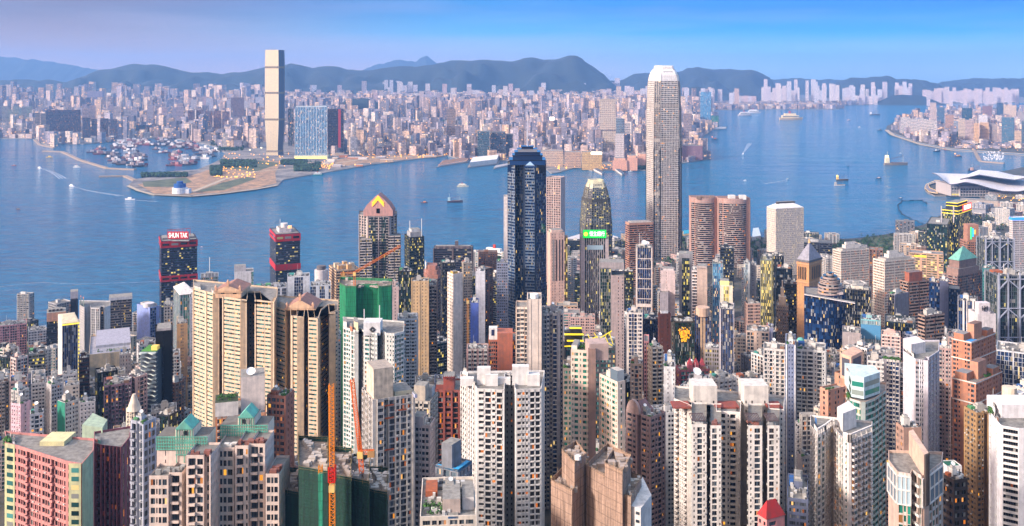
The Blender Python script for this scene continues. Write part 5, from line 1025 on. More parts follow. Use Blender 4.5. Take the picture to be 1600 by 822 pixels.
# thin towers on the left
Hh(AT,'white slab block with dark courtyard side, behind the pink slim tower','the white slab block',49,None,71,602,800,660,st('cfcac8','dk',fh=3.0,bp=.15),'.ww.ww.',dep=40,clutter=2)
Hh(AT,'white slab tower with a dark recess left of the teal flanked tower','the white slab with dark recess',72,80,98,604,770,690,st('cdc9c9','dk',fh=3.0,bp=.15),'.n#n.','.ww.ww.',clutter=2)
Hh(AT,'tall pale slab rising behind the teal flanked tower','the tall pale slab',98,None,120,588,790,620,st('d2cecd','dk',fh=3.0,bp=.15),'.wwnww.',clutter=2)
B=Hh(AT,'slim pink and white tower by the left edge','the slim pink and white tower',17,32,48,634,700,715,st('d8b4c0','dk',c2='dcc0ca',fh=3.0,lit=.03),'.n.n.','#.n.#',clutter=2)
Hh(AT,'small white tower with barred windows right of the slim pink and white tower','the small white barred tower',47,None,68,650,660,715,st('cfcfd4','dk',fh=3.0,bp=.2),'.wDw.',clutter=2)
Hh(AT,'tower with a deep teal flank wall and pale window side','the teal flanked tower',90,102,123,632,670,700,st('c8c8c4','dk',fh=3.0),'#####','.wnw.',clutter=2); g=G(); B=BUILT[-1][7]; a,b_=B.foot[0],B.foot[1]; g.quads(vq(a+np.array([-.1,-.12]),b_+np.array([-.1,-.12]),B.zb,B.zt+1)); g.build('teal_wall',[wall('2c8a72')],B.root)
Hh(AT,'white pale tower with teal tank behind the teal flanked tower','the pale tower with teal tank',100,None,124,606,720,640,st('cfc4b8','dk',fh=3.0),'##.wn.',clutter=2)
Hh(AT,'white small windowed block beneath the black glass block','the small windowed white block',124,None,149,632,720,665,st('cfccd0','dk',fh=3.0),'.n.n.n.n.',clutter=2)
Hh(AT,'beige ribbed tower cut by the left edge','the beige ribbed edge tower',-20,None,16,602,750,700,st('a89e98','dk',c2='b8aea4',fh=3.0,bp=.2),'.wwnwws.',clutter=2)
# ------------------------------ central towers
# star tower
f=pts((793,1302),(805,1290),(806,1300),(818,1296),(820,1278),(836,1276),(838,1292),(846,1298),(853,1306)); f+=bk(f,34.)
B=Hh(OTs,'tall midnight blue glass tower with stepped pyramid top and louvred corner shafts','the midnight blue tower',793,None,853,258,1290,525,st('1c2c44','navy',c2='6a7c90',fh=4.0,lit=.035,bp=.12,ac=0,pil='2a3c54'),['.rrr.','.','ggggp','.','.rrrr.','.','gg','ggg','=','=','='],foot=f,clutter=0)
# keep glass shafts dark: dark skin bands
cx_,cy_=gx(824,1308),1312; g=G()
for (w_,d_,z0,z1) in ((24,22,258,250),(20,18,250,243),(17,16,243,238),(13,12,238,234),(8,8,234,230)):
    g.obox((cx_-w_,cy_-d_),(1,0),(0,1),2*w_,2*d_,gz(z0,1290),gz(z1,1290)-.8); g.obox((cx_-w_-.8,cy_-d_-.8),(1,0),(0,1),2*w_+1.6,2*d_+1.6,gz(z1,1290)-.8,gz(z1,1290))
g.build('stepped_crown',[glass('navy'),wall('7c9cc0')],B.root)
for a,b_,t_ in((793,806,268),(819,838,262),(838,853,270)):
    Yk=1276 if a==819 else 1296; X0,X1=gx(a,Yk),gx(b_,Yk); c=(X0+X1)/2; z0=gz(t_,Yk); z1=gz(t_-9,Yk); Z=[(X0,Yk),(X1,Yk),(X1,Yk+12),(X0,Yk+12)]
    g=G(); g.prism(Z,B.zt,z0,1)
    for i in range(4): g.poly([(*Z[i],z0),(*Z[(i+1)%4],z0),(c,Yk+6,z1)])
    g.build('corner_pyramid',[wall('8fb4dc'),glass('navy')],B.root)
g=G(); g.bar((cx_,cy_,gz(230,1290)),(cx_,cy_,gz(205,1290)),1.6); g.bar((cx_,cy_,gz(205,1290)),(cx_,cy_,gz(176,1290)),.7); g.build('spire',[metal('c8ccd8',.4,.4)],B.root)
Hh(OTs,'thin plain white slab peeping out west of the midnight blue tower','the thin white slab',787,None,793,308,1500,410,st('ddd2d0','dk'),'====',dep=20,clutter=0)
Hh(OTs,'pinkish white ribbed tower rising behind the midnight blue tower','the ribbed pinkish tower',854,876,883,279,1480,400,st('c9aca6','dk',c2='b89890',fh=3.6,lit=.01,pil='d8c4be'),'pwpwpwpwp','.#n#.',beta=70,clutter=0)
B=Hh(OTs,'pale pink tower with dark arched slots under its top','the slotted pink tower',855,860,882,365,1210,480,st('cfab9c','dk',c2='cfab9c',fh=3.6,lit=.02),'.#.','#.n#n.#',beta=12,clutter=1)
g=G()
for u_ in(.2,.42,.64,.84):
    a,b_=P(B,u_-.035,-.02),P(B,u_+.035,-.02); g.quads(vq(a,b_,B.zt-60,B.zt-8))
g.build('dark_slot',[glass('hole')],B.root); rbox(B,'cap_block',.1,.9,.1,.9,4,'d8b8aa')
Hh(OTs,'ochre lit slim tower hugging the slotted pink tower','the slim ochre lit tower',881,None,887,372,1220,450,st('b88a50','bright',fh=3.6),'.g.',dep=14)
# green sign bank
B=Hh(OTs,'glass bank tower between two pale piers with a lit green roof sign','the green sign tower',908,None,951,373,1320,490,st('b8a8a8','officeg',c2='3c4a50',pil='ccc0c0',fh=3.8,lit=.06,ac=0),'##'+'.g'*10+'##',dep=26,beta=.01,clutter=0)
g=G(); X0,X1=gx(911,1319),gx(947,1319); g.obox((X0,1318.2),(1,0),(0,1),X1-X0,1.2,gz(372,1318),gz(359.5,1318),bottom=True); sg=g.build('roof_sign',[emit('12c840',.75)],B.root); text('恒生銀行',sg,(X0+X1)/2+3.4,1317.9,gz(366,1318),7.2,emit('ffffff',1.2),(X1-X0)*.66)
g=G(); 
for i in range(16): a0,a1=2*math.pi*i/16,2*math.pi*(i+1)/16; c=(gx(915.5,1317),1317.8,gz(366,1317)); g.poly([c,(c[0]+2.9*math.cos(a0),c[1],c[2]+2.9*math.sin(a0)),(c[0]+2.9*math.cos(a1),c[1],c[2]+2.9*math.sin(a1))])
g.build('sign_disc',[emit('e0d040',1.0)],sg); g=G(); a,b_=P(B,.22,-.01),P(B,.8,-.01); g.quads(vq(a,b_,B.zt-15,B.zt-9)); g.build('pale_band',[glass('lite')],B.root)
# lesser finance tower
def ringtower(name,label,cat,cxp,Y,wpx,ytop,prof,bands,cols,fins,yb,short,crownfins=12,mats=None,fh=4.2):
    r=ent(name,label,cat,(gx(cxp,Y),Y+wpx*Y/F/2,0)); Wd=wpx*Y/F; cx_,cy_=gx(cxp,Y),Y+Wd/2; zt=gz(ytop,Y); g=G(); gw=G(); gf=G()
    rot=R(14)
    def ring(s,h=Wd/2):
        b_=.32; P8=[(-1+b_,-1),(1-b_,-1),(1,-1+b_),(1,1-b_),(1-b_,1),(-1+b_,1),(-1,1-b_),(-1,-1+b_)]
        out=[]
        for x,y in P8: x*=h*s*.93; y*=h*s*.93; out.append(np.array([cx_+x*math.cos(rot)-y*math.sin(rot),cy_+x*math.sin(rot)+y*math.cos(rot)]))
        return out
    def sc(z): return float(np.interp(z,[p[0] for p in prof],[p[1] for p in prof]))
    zz=2.0; k=0
    while zz<zt-1:
        z1=min(zt,zz+fh); top_=zz/zt>.935; s0,s1=sc(zz/zt),sc(z1/zt); A,Bq=ring(s0),ring(s1); zm=zz+(z1-zz)*.42; M=[a+(b_-a)*.42 for a,b_ in zip(A,Bq)]
        for i in range(8):
            j=(i+1)%8; g.quad((*A[i],zz),(*A[j],zz),(*M[j],zm),(*M[i],zm),2 if top_ else (3 if i%2 else 0))
            if top_: g.quad((*M[i],zm),(*M[j],zm),(*Bq[j],z1),(*Bq[i],z1),2); continue
            L_=np.linalg.norm(M[j]-M[i]); n_=max(1,int(L_/3.2)); ce=(np.array([cx_,cy_])-(M[i]+M[j])/2); ce=ce/np.linalg.norm(ce)*.35
            for q in range(n_):
                a=M[i]+(M[j]-M[i])*q/n_+ce; b_=M[i]+(M[j]-M[i])*(q+1)/n_+ce; c=Bq[j]*(q+1)/n_+Bq[i]*(1-(q+1)/n_)+ce; d=Bq[j]*q/n_+Bq[i]*(1-q/n_)+ce
                gw.quad((*a,zm),(*b_,zm),(*c,z1),(*d,z1))
        zz=z1; k+=1
    g.poly([(*p,zz) for p in ring(sc(1))],1); g.build('wall',[wall(cols[0]),wall('8a8480'),wall(cols[4],.5),wall('6c686c')],r); gw.build('window',[glass(cols[1],cols[2])],r,kind='stuff')
    zs=np.linspace(0,1,30)
    for i in range(8):
        nf=fins if i%2==0 else 3
        for q in range(nf+1):
            pv=None
            for z in zs:
                R0=ring(sc(z)); p=R0[i]+(R0[(i+1)%8]-R0[i])*q/nf; p=p+(p-np.array([cx_,cy_]))*.012; c=(*p,z*zt)
                if pv is not None: gf.bar(pv,c,.55 if 0<q<nf else 1.1)
                pv=c
    gf.build('fin',[wall(cols[3])],r,kind='stuff')
    gc=G(); R0=ring(sc(1)); 
    for i in range(8):
        n_=max(3,int(crownfins/(1 if i%2==0 else 2)))
        for q in range(n_):
            p=R0[i]+(R0[(i+1)%8]-R0[i])*(q+.5)/n_; t_=p*.86+np.array([cx_,cy_])*.14; gc.bar((*p,zt-6),(*t_,zt+Wd*.11),1.3)
    R1=[p*.9+np.array([cx_,cy_])*.1 for p in R0]
    for i in range(8): gc.quad((*R1[i],zt-1),(*R1[(i+1)%8],zt-1),(*(R1[(i+1)%8]*.96+np.array([cx_,cy_])*.04),zt+Wd*.07),(*(R1[i]*.96+np.array([cx_,cy_])*.04),zt+Wd*.07))
    gs=G(); R1=ring(sc(.985)*1.012)
    for q in range(5):
        p=R1[0]+(R1[1]-R1[0])*(q+1.5)/7; gs.bar((*p,zt*.957),(*(p*.985+np.array([cx_,cy_])*.015),zt*.99),1.1)
    gs.build('crown_slot',[wall('4a4644')],r,kind='stuff')
    gc.build('crown',[wall(cols[4],.5)],r)
    # darker recessed mechanical belts
    gb=G()
    for zf in bands:
        z0=zf*zt; A=ring(sc(zf)*1.006); Bq=ring(sc(zf)*1.006)
        for i in range(8): gb.quad((*A[i],z0),(*A[(i+1)%8],z0),(*Bq[(i+1)%8],z0+fh*1.6),(*Bq[i],z0+fh*1.6))
    gb.build('louvre_belt',[wall(cols[5])],r)
    BUILT.append((cx_,cy_,Wd*.6,cxp-wpx/2,cxp+wpx/2,Y,yb,None)); return r
ringtower('skyscraper','tallest harbourside skyscraper with silvery fins and a white claw like crown','skyscraper',1041,2030,50,108,[(0,1),(.62,1),(.635,.985),(.79,.97),(.8,.95),(.91,.915),(.95,.865),(.975,.79),(.99,.70),(1,.60)],(.34,.62,.80),('d2cac4','dk',.035,'e8e0da','f4f0ec','8a8480'),12,400,'the tallest claw crowned skyscraper')
ringtower('skyscraper','shorter finance tower with a glowing claw like crown and yellow lit floors','skyscraper',933,1960,46,288,[(0,1),(.55,1),(.56,.96),(.78,.9),(.8,.84),(.92,.72),(1,.56)],(.45,.78),('6c6c60','officeg',.33,'9a948a','f0e8c0','4c4a44'),7,365,'the glowing crowned finance tower',8)
# exchange twins: rounded fronts
def rounded(label,short,xa,xb,yt,Y,yb):
    n=14; X0,X1=gx(xa,Y),gx(xb,Y); w_=X1-X0; f=[np.array([X0,Y+10])]
    f.append(np.array([X0+w_*.12,Y+6]))
    for i in range(n+1):
        a=math.pi*(1-i/n); f.append(np.array([X0+w_*(.5+.36*math.cos(a)),Y+6-11*math.sin(a)]))
    f+=[np.array([X1-w_*.02,Y+6]),np.array([X1,Y+10]),np.array([X1-2,Y+42]),np.array([X0+2,Y+42])]
    B=Hh(OTs,label,short,xa,None,xb,yt,Y,yb,st('b8948a','black',c2='b09a92',fh=4.1,lit=.035,bp=.35,pil='c8947c',ac=0),['Prrr','P']+['r']*n+['P','rrP','=','=','='],foot=f,clutter=0)
    g=G(); q=[(p-sum(f)/len(f))*1.01+sum(f)/len(f) for p in f]; g.prism(q,B.zt-7,B.zt+2.4,0,1); g.build('brown_top_band',[wall('b89084'),wall('8a6c60')],B.root); return B
B=rounded('western twin of two brown banded towers with rounded fronts','the western twin tower',1081,1123,311,1960,400)
for _ in range(7): u_,v_=random.uniform(.1,.8),random.uniform(.2,.8); 
c=sum(B.foot)/len(B.foot); g=G()
for _ in range(9): g.obox(c+np.array([random.uniform(-20,12),random.uniform(-12,10)]),(1,0),(0,1),random.uniform(3,7),random.uniform(3,6),B.zt,B.zt+random.uniform(2,6))
g.build('roof_plant',[wall('8a7468')],B.root,kind='stuff')
B=rounded('eastern twin of two brown banded towers, with white roof boxes','the eastern twin tower',1124,1174,312,1940,400)
c=sum(B.foot)/len(B.foot)
for dx in(-14,8): g=G(); g.obox(c+np.array([dx,-8]),(1,0),(0,1),13,10,B.zt,B.zt+9); g.build('plant_room',[wall('e0dcd8')],B.root)
B=Hh(OTs,'brown banded square tower behind the white framed dark tower','the brown banded square tower',977,983,1021,352,1760,430,st('b07e68','black',c2='b8866e',fh=4.0,lit=.03,bp=.35,ac=0),'.rrr.','.rrrrr.',beta=14,clutter=0); rbox(B,'roof_rim',0,1,0,1,4,'b88870',mt='9a8c84')
for k in range(5): rbox(B,'roof_duct',.1,.9,.1+.17*k,.16+.17*k,6,'cfc4bc')
B=Hh(OTs,'dark glass tower in a white side frame with dishes on its roof','the white framed dark glass tower',994,None,1019,388,1150,560,st('cdbfb8','navy',c2='26303c',pil='d8ccc6',fh=3.7,lit=.02,ac=0),'P.gggggg.p',dep=24,clutter=2); rdish(B,.5,.2,3.4,4); rdish(B,.7,.3,2.4,4); rmast(B,.2,.2,18,.5)
g=G(); a,b_=P(B,.0,-.02),P(B,1,-.02)
for k in(12,24,36,48,60): g.quads(vq(a,b_,B.zt-k-.5,B.zt-k+.3))
g.quads(vq(a,b_,B.zt-70,B.zt-66)); g.build('white_band',[wall('d8ccc6')],B.root)
B=Hh(OTs,'grey glazed tower with louvred roof screen and a plain rosy end wall','the rosy end walled tower',937,None,955,420,1010,640,st('7a7c80','officeg',c2='7c7c80',fh=3.5,lit=.25),'.ggggg.',dep=22,clutter=0); rbox(B,'roof_screen',0,2.1,.0,.9,7,'9c9496')
B=Hh(OTs,'plain rosy grey end wall with a column of small windows','the plain rosy wall',955,None,975,432,1004,600,st('a89694','dk',fh=3.5),'=n#.n.',dep=24,clutter=0)
Hh(OTs,'yellow lit office slab peeking out behind the plain rosy wall','the yellow lit slab behind the rosy wall',975,None,990,425,1200,480,st('2c2c30','officeg',fh=3.6,lit=.3),'.rrr.',clutter=2)
B=Hh(OTs,'plain pinkish white slab with a notched top','the notched pinkish slab',1032,None,1055,424,1110,490,st('c4b2b2','dk',fh=3.6),'==n.===',dep=18,clutter=0); rbox(B,'notch_block',.2,.9,.1,.8,3,'d0c4c4')
Hh('office_block','lower grey shoulder of the notched pinkish slab','the grey shoulder block',1031,None,1044,458,1100,500,st('98929c','dk'),'====',dep=12,clutter=0)
B=Hh(OTs,'amber lit tower in a grey frame under the tallest skyscraper','the amber lit tower',1061,None,1082,403,1200,490,st('8c8a8c','officeg',c2='6a5c40',fh=3.7,lit=.4),'##ggggg##',dep=22,clutter=2); rbox(B,'grey_cap',-.02,1.02,-.02,1,5,'8c8a90')
Hh(OTs,'white ribbon windowed slab between the amber tower and the beige shaft','the white ribbon slab',1081,None,1090,424,1080,490,st('cfccd0','black',c2='d8d4d8',fh=3.4,bp=.2),'.rr.',dep=22,clutter=1)
B=Hh(OTs,'plain beige shaft with small lettered cap','the plain beige shaft',1089,None,1105,420,1060,520,st('bda69a','dk',fh=3.6),'====',dep=16,clutter=0); rbox(B,'cap_block',.05,.95,0,1,3,'b8a8a4')
B=Hh(OTs,'blue glass tower with a central beige pier topped by a drum','the beige piered blue tower',1085,None,1111,494,905,575,st('b09478','navy',c2='28384c',pil='c0a084',fh=3.5,lit=.04),'ggg#n#ggg',dep=22,clutter=0); rcyl(B,'drum',.5,.2,6.5,8,'c8a890'); rbox(B,'cap_block',.3,.7,-.02,.5,3,'c4a48c')
Hh(OTs,'pale teal glass tower with yellow lit corner','the pale teal glass tower',1113,None,1130,412,1150,560,st('8a9ca0','blue',c2='6f868c',fh=3.6,lit=.12),'.ggggg.',dep=20,clutter=2)
Hh(OTs,'dark glass tower with sparse yellow lights in front of the eastern twin','the sparse lit dark tower',1125,None,1147,388,1340,450,st('2c3440','office',fh=3.7,lit=.2),'.rrrr.',dep=22,clutter=2)
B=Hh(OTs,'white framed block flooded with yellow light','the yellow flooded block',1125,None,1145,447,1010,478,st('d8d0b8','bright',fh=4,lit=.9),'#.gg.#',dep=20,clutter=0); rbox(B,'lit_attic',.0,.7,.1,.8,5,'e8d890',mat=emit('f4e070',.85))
B=Hh(OTs,'navy glass tower with a plain white side pier','the navy tower with white pier',1124,None,1147,484,850,575,st('c4bcc0','navy',c2='18283c',fh=3.5,lit=.05),'#gggggggg.',dep=24,clutter=2)
Hh(OTs,'narrow pale glass tower with a bright corner west of the yellow green tower','the narrow pale glass tower',1162,None,1172,413,1260,480,st('b8c0c4','lite',fh=3.6,lit=.15),'.gg#.',dep=22,clutter=1)
Hh(OTs,'grey slab just east of the narrow pale glass tower','the narrow grey slab',1172,None,1182,415,1265,480,st('8c8c92','dk'),'#n#.',dep=22,clutter=1)
B=Hh('office_block','rosy ornate office with round gable windows','the rosy ornate office',1163,1168,1188,476,1080,520,st('c8a294','dk',c2='d0ac9c',fh=3.6),'.n.','.wwww.',clutter=2)
Hh(OTs,'office tower of yellow green glowing floors with a slanted dark side','the yellow green glowing tower',1188,1206,1212,408,1150,520,st('8a8c78','bright',c2='6c7c6c',fh=3.9,lit=.55),'.ggggg.','.gg.',beta=72,clutter=1)
Hh(OTs,'dark glass tower with white roof vents by the pale windowed tower','the white vented dark tower',1198,None,1225,400,1350,440,st('2a3038','office',fh=3.7,lit=.05),'.ggggg.',dep=26,clutter=2)
Hh(OTs,'black green office block right of the yellow green glowing tower','the black green block',1213,None,1238,420,1280,480,st('1c2428','office',fh=3.7,lit=.04),'.ggggg.',dep=22,clutter=1)
Hh(OTs,'dark grey curved block beside the bell tower building','the dark curved block',1224,None,1246,444,1200,540,st('3a3c42','office',fh=3.7,lit=.06),'.rrrr.',dep=28,clutter=1)
Hh('office_block','beige and white pier fronted office with dark bands','the pier fronted office',1166,None,1202,518,900,560,st('c6ac9c','dk',c2='d2bcac',fh=3.4,bp=.15,lit=.03),'.DD.#n#.DD.',dep=22,clutter=1)
Hh('office_block','slate blue plain slab beside the pier fronted office','the slate plain slab',1197,None,1208,514,930,560,st('7c80a0','dk'),'====',dep=18)
Hh(OTs,'brown stepped tower with tiered narrow top in the office canyon','the tiered narrow tower',1213,None,1232,478,1060,540,st('6c5c50','dk',c2='7c6c5c',fh=3.5,lit=.06),'.n.n.n.',dep=16,clutter=0); B=BUILT[-1][7]; rbox(B,'tier',.2,.8,.2,.8,10,'75655a'); rbox(B,'tier',.35,.65,.3,.7,19,'75655a'); rbox(B,'tier',.45,.55,.4,.6,27,'75655a')
# white round windowed tower
B=Hh(OTs,'white harbour tower covered in small yellow lit windows','the white small windowed tower',1198,1212,1256,327,1860,430,st('d2c6bc','white',c2='d2c6bc',fh=3.9,lit=.30,sill=1.0,top=1.0,ww=.8,ac=0),'.qqqqqq','.qqqqqqq.',beta=18,clutter=0); 
g=G(); B.zt+=1.2; rpyr(B,'hipped_roof',-.0,1.0,-.0,1.0,11,'dcdcdc',ridge=.3); rbox(B,'roof_louvre',.2,.8,.35,.6,11,'4a4440')
# beige bell tower
B=Hh(OTs,'tan tower with an arcaded belfry and grey pyramid roof','the tan belfry tower',1245,1264,1284,412,1155,545,st('c08e60','dk',c2='c08e60',fh=3.7,ac=0),'.n.=====','======n.',beta=45,clutter=0)
g=G()
for (ax,u0,u1) in(('u',.2,.9),('v',.2,.9)):
    for k in range(5):
        t_=u0+(u1-u0)*(k+.2)/5; t2=t_+(u1-u0)/5*.55
        a,b_=(P(B,t_,-.006),P(B,t2,-.006)) if ax=='u' else (P(B,-.006,t2),P(B,-.006,t_)); a=a+(a-P(B,.5,.5))*.01; b_=b_+(b_-P(B,.5,.5))*.01
        g=G(); g.quads(vq(a,b_,B.zt-20,B.zt-5)); g.build('belfry_opening',[glass('hole')],B.root)
g=G()
for z in(B.zt-24,B.zt-2): g.obox(P(B,-.03,-.03),B.e1,B.e2,B.L1*1.06,B.L2*1.06,z,z+1.4,bottom=True)
g.build('cornice',[wall('c89a70')],B.root); rbox(B,'roof_base',-.03,1.03,-.03,1.03,2.5,'6a6a70',z=1); rpyr(B,'pyramid_roof',0,1,0,1,20,'8f8f9c',z=3.4); rcyl(B,'lantern',.5,.5,1.8,5,'d0a878',z=22,r2=.6); rmast(B,.5,.5,6,.4,27)
# blue curved glass with drum
n=10; f=[]
for i in range(n+1):
    t_=i/n; x=1262+60*t_; f.append(np.array([gx(x,1000),1004-10*math.sin(math.pi*t_)+(8*(1-t_))]))
f+=bk(f,30.)
B=Hh(OTs,'curved deep blue glass tower with a stepped round drum on top','the curved blue drum tower',1262,None,1322,463,1000,550,st('1a2c54','navy',c2='16264c',fh=3.7,lit=.06,ac=0),['ggg']*n+['ggg','=','='],foot=f,clutter=0)
cx_,cy_=gx(1298,1012),1014; g=G()
for (r_,z0,z1) in((12.5,463,447),(10.5,447,439),(7.6,439,434),(4,434,430)):
    Z0,Z1=gz(z0,1000),gz(z1,1000); m_=(Z1-Z0)/3 if r_>9 else Z1-Z0
    zz=Z0
    while zz<Z1-.1: g.cyl(cx_,cy_,r_,zz,zz+m_*.5,0,28); g.cyl(cx_,cy_,r_*.93,zz+m_*.5,zz+m_,1,28); zz+=m_
g.build('roof_drum',[wall('a8938c'),glass('dk')],B.root); g=G(); g.bar((cx_-1,cy_,gz(431,1000)),(cx_-1,cy_,gz(402,1000)),.8); g.build('mast',[metal('c0b8b8')],B.root); rbox(B,'roof_rim',.0,9.9,-.2,.0,.8,'c8c4cc'); g=G(); g.obox((gx(1299,1004),1003),(1,0),(0,1),12,10,B.zt,gz(457,1003)); g.build('lift_house',[wall('c8b8b4'),wall('c0c4d0')],B.root)
B=Hh(OTs,'black grid glass block with a cluttered white roof between the two white grid towers','the black grid block',1318,None,1362,452,1150,515,st('54504e','office',c2='484644',fh=3.6,lit=.10),'.gggggggggg.',dep=26,clutter=2); rbox(B,'plant_room',.3,.7,.2,.6,4,'d0c8b8')
def grid(label,short,x0,xc,x1,yt,Y,yb,b):
    B=Hh(OTs,label,short,x0,xc,x1,yt,Y,yb,st('dcd0c2','hole',c2='dcd0c2',fh=3.8,lit=.16,sill=.9,top=.7,rec=.7,ac=0),'.wwwwwww.','.wwwwwwwww.',beta=b,clutter=0)
    rbox(B,'plant_room',.25,.75,.3,.7,8,'dcd4cc'); rbox(B,'plant_room',.1,.9,.15,.85,3,'b8b0a8'); rbox(B,'lift_house',.3,.6,.4,.6,12,'e0d8d0'); return B
grid('white square grid office tower nearer the bell tower, the smaller of two','the smaller white grid tower',1301,1314,1358,393,1500,445,20)
grid('white square grid office tower with amber upper windows, the larger of two','the larger white grid tower',1364,1382,1430,409,1330,500,22)
B=Hh(OTs,'peach banded office slab behind the larger white grid tower','the peach banded slab',1421,None,1474,395,1620,445,st('c9a083','bright',c2='c8a48c',fh=3.9,lit=.15,bp=.2),'.rrrrr.#.rr.',dep=30,clutter=1); g=G(); a,b_=P(B,.15,-.01),P(B,.5,-.01); g.quads(vq(a,b_,B.zt-6,B.zt-3)); g.build('roof_light',[emit('ffc030',1.0)],B.root)
B=Hh(OTs,'brown banded office tower with a brick red roof block','the brick topped banded tower',1406,1420,1452,442,1150,510,st('6a5048','black',c2='a48474',fh=3.7,lit=.03,bp=.35,ac=0),'.rrr.','.rrrr.',beta=22,clutter=0); rbox(B,'brick_roof_block',.15,.8,.3,.8,11,'9c5c48',mt='7c6c68')
B=Hh(OTs,'lower brown banded office block with grey roof plant','the lower banded block',1434,1446,1476,495,900,560,st('54443f','black',c2='9c8478',fh=3.5,lit=.02,bp=.35,ac=0),'.rrr.','.rrrr.',beta=22,clutter=2)
Hh('office_block','dark glass slab with a grey blank end before the brick topped tower','the grey blank ended slab',1387,1398,1420,462,1050,505,st('7c7c88','office'),'.gggg.','=====',beta=30,clutter=1)
Hh('office_block','dark teal low block with a flat roof beneath the grey blank ended slab','the dark teal low block',1383,None,1431,503,985,530,st('2c3a40','office',fh=3.6),'.gggggg.',dep=30,clutter=1)
B=Hh('office_block','aqua glass fronted building with a curved facade','the aqua glass building',1345,None,1376,500,950,532,st('8cc0c4','lite',c2='6fb4bc',fh=3.5,lit=.02),'.ggggggggg.',dep=20,clutter=1); B.root['label']='aqua glass fronted building on the edge of the residential slope'
g=G(); a,b_=P(B,.0,-.01),P(B,1,-.01); g.quads(vq(a,b_,B.zt-18,B.zt-4)); g.build('aqua_glazing',[glass('blue')],B.root)
Hh(OTs,'navy slab with a plain slate pier east of the brick topped tower','the navy slab with slate pier',1451,None,1469,442,1200,520,st('2a3250','navy',fh=3.7,lit=.0),'.ggg.',dep=26,clutter=1)
Hh(OTs,'plain slate pier tower beside the navy slab','the plain slate pier',1468,None,1482,440,1195,520,st('5a5e78','navy'),'=====',dep=26,clutter=1)
Hh(OTs,'deep navy glass slab east of the plain slate pier','the deep navy slab',1482,None,1500,452,1205,520,st('1c2438','navy',lit=.0),'.gggg.',dep=26,clutter=0)
B=Hh(OTs,'brown stepped tower with a sea green pyramid roof','the green pyramid roofed tower',1474,1496,1535,432,1290,500,st('8a6e66','dk',c2='9c7e74',fh=3.7,lit=.03,bp=.2,ac=0),'.rww.','.wwggww.',beta=32,clutter=0); rbox(B,'tier',.08,.92,.08,.92,9,'94786e'); rbox(B,'tier',.15,.85,.15,.85,20,'8a7068'); rpyr(B,'pyramid_roof',.12,.88,.12,.88,17,'6fb0a0',z=20)
Hh(OTs,'teal glass tower with rounded front and a yellow lit floor','the teal rounded glass tower',1535,None,1556,420,1250,480,st('2c6870','green',c2='3c7c84',fh=3.7,lit=.06,bp=.2),'.rrrr.',dep=24,clutter=2)
B=Hh(OTs,'dark office block with amber floors beside the neon trimmed tower','the dark amber floored block',1448,1480,1497,352,1850,400,st('26323c','officeg',c2='24303c',fh=3.9,lit=.22),'.ggggggg.','.ggg.',beta=62,clutter=2)
B=Hh(OTs,'black tower trimmed with yellow neon and a glowing white and red roof screen','the neon trimmed tower',1471,1497,1520,330,1920,400,st('22262c','officeg',c2='262c30',fh=4.0,lit=.30),'.gggg.','.gggg.',beta=48,clutter=0)
g=G()
for z in(0,-6,8,14): 
    q=[P(B,0,1),P(B,0,0),P(B,1,0)]; ins=0 if z<=0 else .15; q=[P(B,ins,1-ins),P(B,ins,ins),P(B,1-ins,ins)]
    for a,b_ in zip(q,q[1:]): g.bar((*a,B.zt+z),(*b_,B.zt+z),.9)
g.build('neon_trim',[emit('f4d820',1.1)],B.root); rbox(B,'top_tier',.15,.85,.15,.85,14,'2c3038'); g=G(); a,b_=P(B,.3,-.02),P(B,.95,-.02); g.quads(vq(a,b_,B.zt-4,B.zt+10)); o=g.build('screen_frame',[emit('ff3a30',1.0)],B.root); g=G(); a,b_=P(B,.38,-.04),P(B,.87,-.04); g.quads(vq(a,b_,B.zt-1,B.zt+7.5)); g.build('screen_face',[emit('fff0e8',1.6)],o)
for x in(1471,1490): g=G(); g.bar(pt(x,348,1840),pt(x,322,1840),1.6); g.build('mast',[wall('c8c0c0')],B.root)
B=Hh(OTs,'brown notched tower with a rainbow light stripe on its head','the rainbow striped brown tower',1511,None,1534,378,1500,415,st('9c705c','dk',c2='a87c68',fh=3.7,lit=.03),'.ww.ww.',dep=24,clutter=0,beta=.01); g=G(); X0,X1=gx(1512,1500),gx(1529,1500); g.obox((X0,1500),(1,0),(0,1),X1-X0,14,B.zt,gz(351,1500)); o=g.build('sign_tower',[wall('a87a66')],B.root); g=G(); 
for i in range(3): g.quads(vq((X0+4+i*3,1499.8),(X0+6.6+i*3,1499.8),gz(374-i*4,1500),gz(355+i*2,1500)),i)
g.build('light_stripe',[emit('40c878',.9),emit('30a0d8',.9),emit('e0a040',.9)],o)
def truss(label,short,x0,x1,yt,Y,yb,glz='grey'):
    B=Hh(OTs,label,short,x0,None,x1,yt,Y,yb,st('7c8490','officeg',c2='5a6470',fr='a8b0c0',fh=3.9,lit=.06,bp=.1,ac=0),'#.ggg.ggg.ggg.#',dep=30,beta=.01,clutter=2)
    g=G(); w_=.9
    zz=B.zt; n=0; X0,X1=B.foot[0][0],B.foot[1][0]; Yf=B.foot[0][1]-1.4
    for u_ in(0,.22,.5,.78,1.0): g.bar((X0+(X1-X0)*u_,Yf,B.zb),(X0+(X1-X0)*u_,Yf,B.zt+4),1.2)
    z=B.zt-4
    while z>B.zb+20:
        for a,b_ in((0,.22),(.5,.22),(.5,.78),(1,.78)): g.bar((X0+(X1-X0)*a,Yf-.2,z-9),(X0+(X1-X0)*b_,Yf-.2,z+1),1.0)
        g.bar((X0,Yf,z+1.5),(X1,Yf,z+1.5),.9); z-=30
    g.build('truss_frame',[wall('9aa2b8')],B.root); rmast(B,.2,.2,12,.6); return B
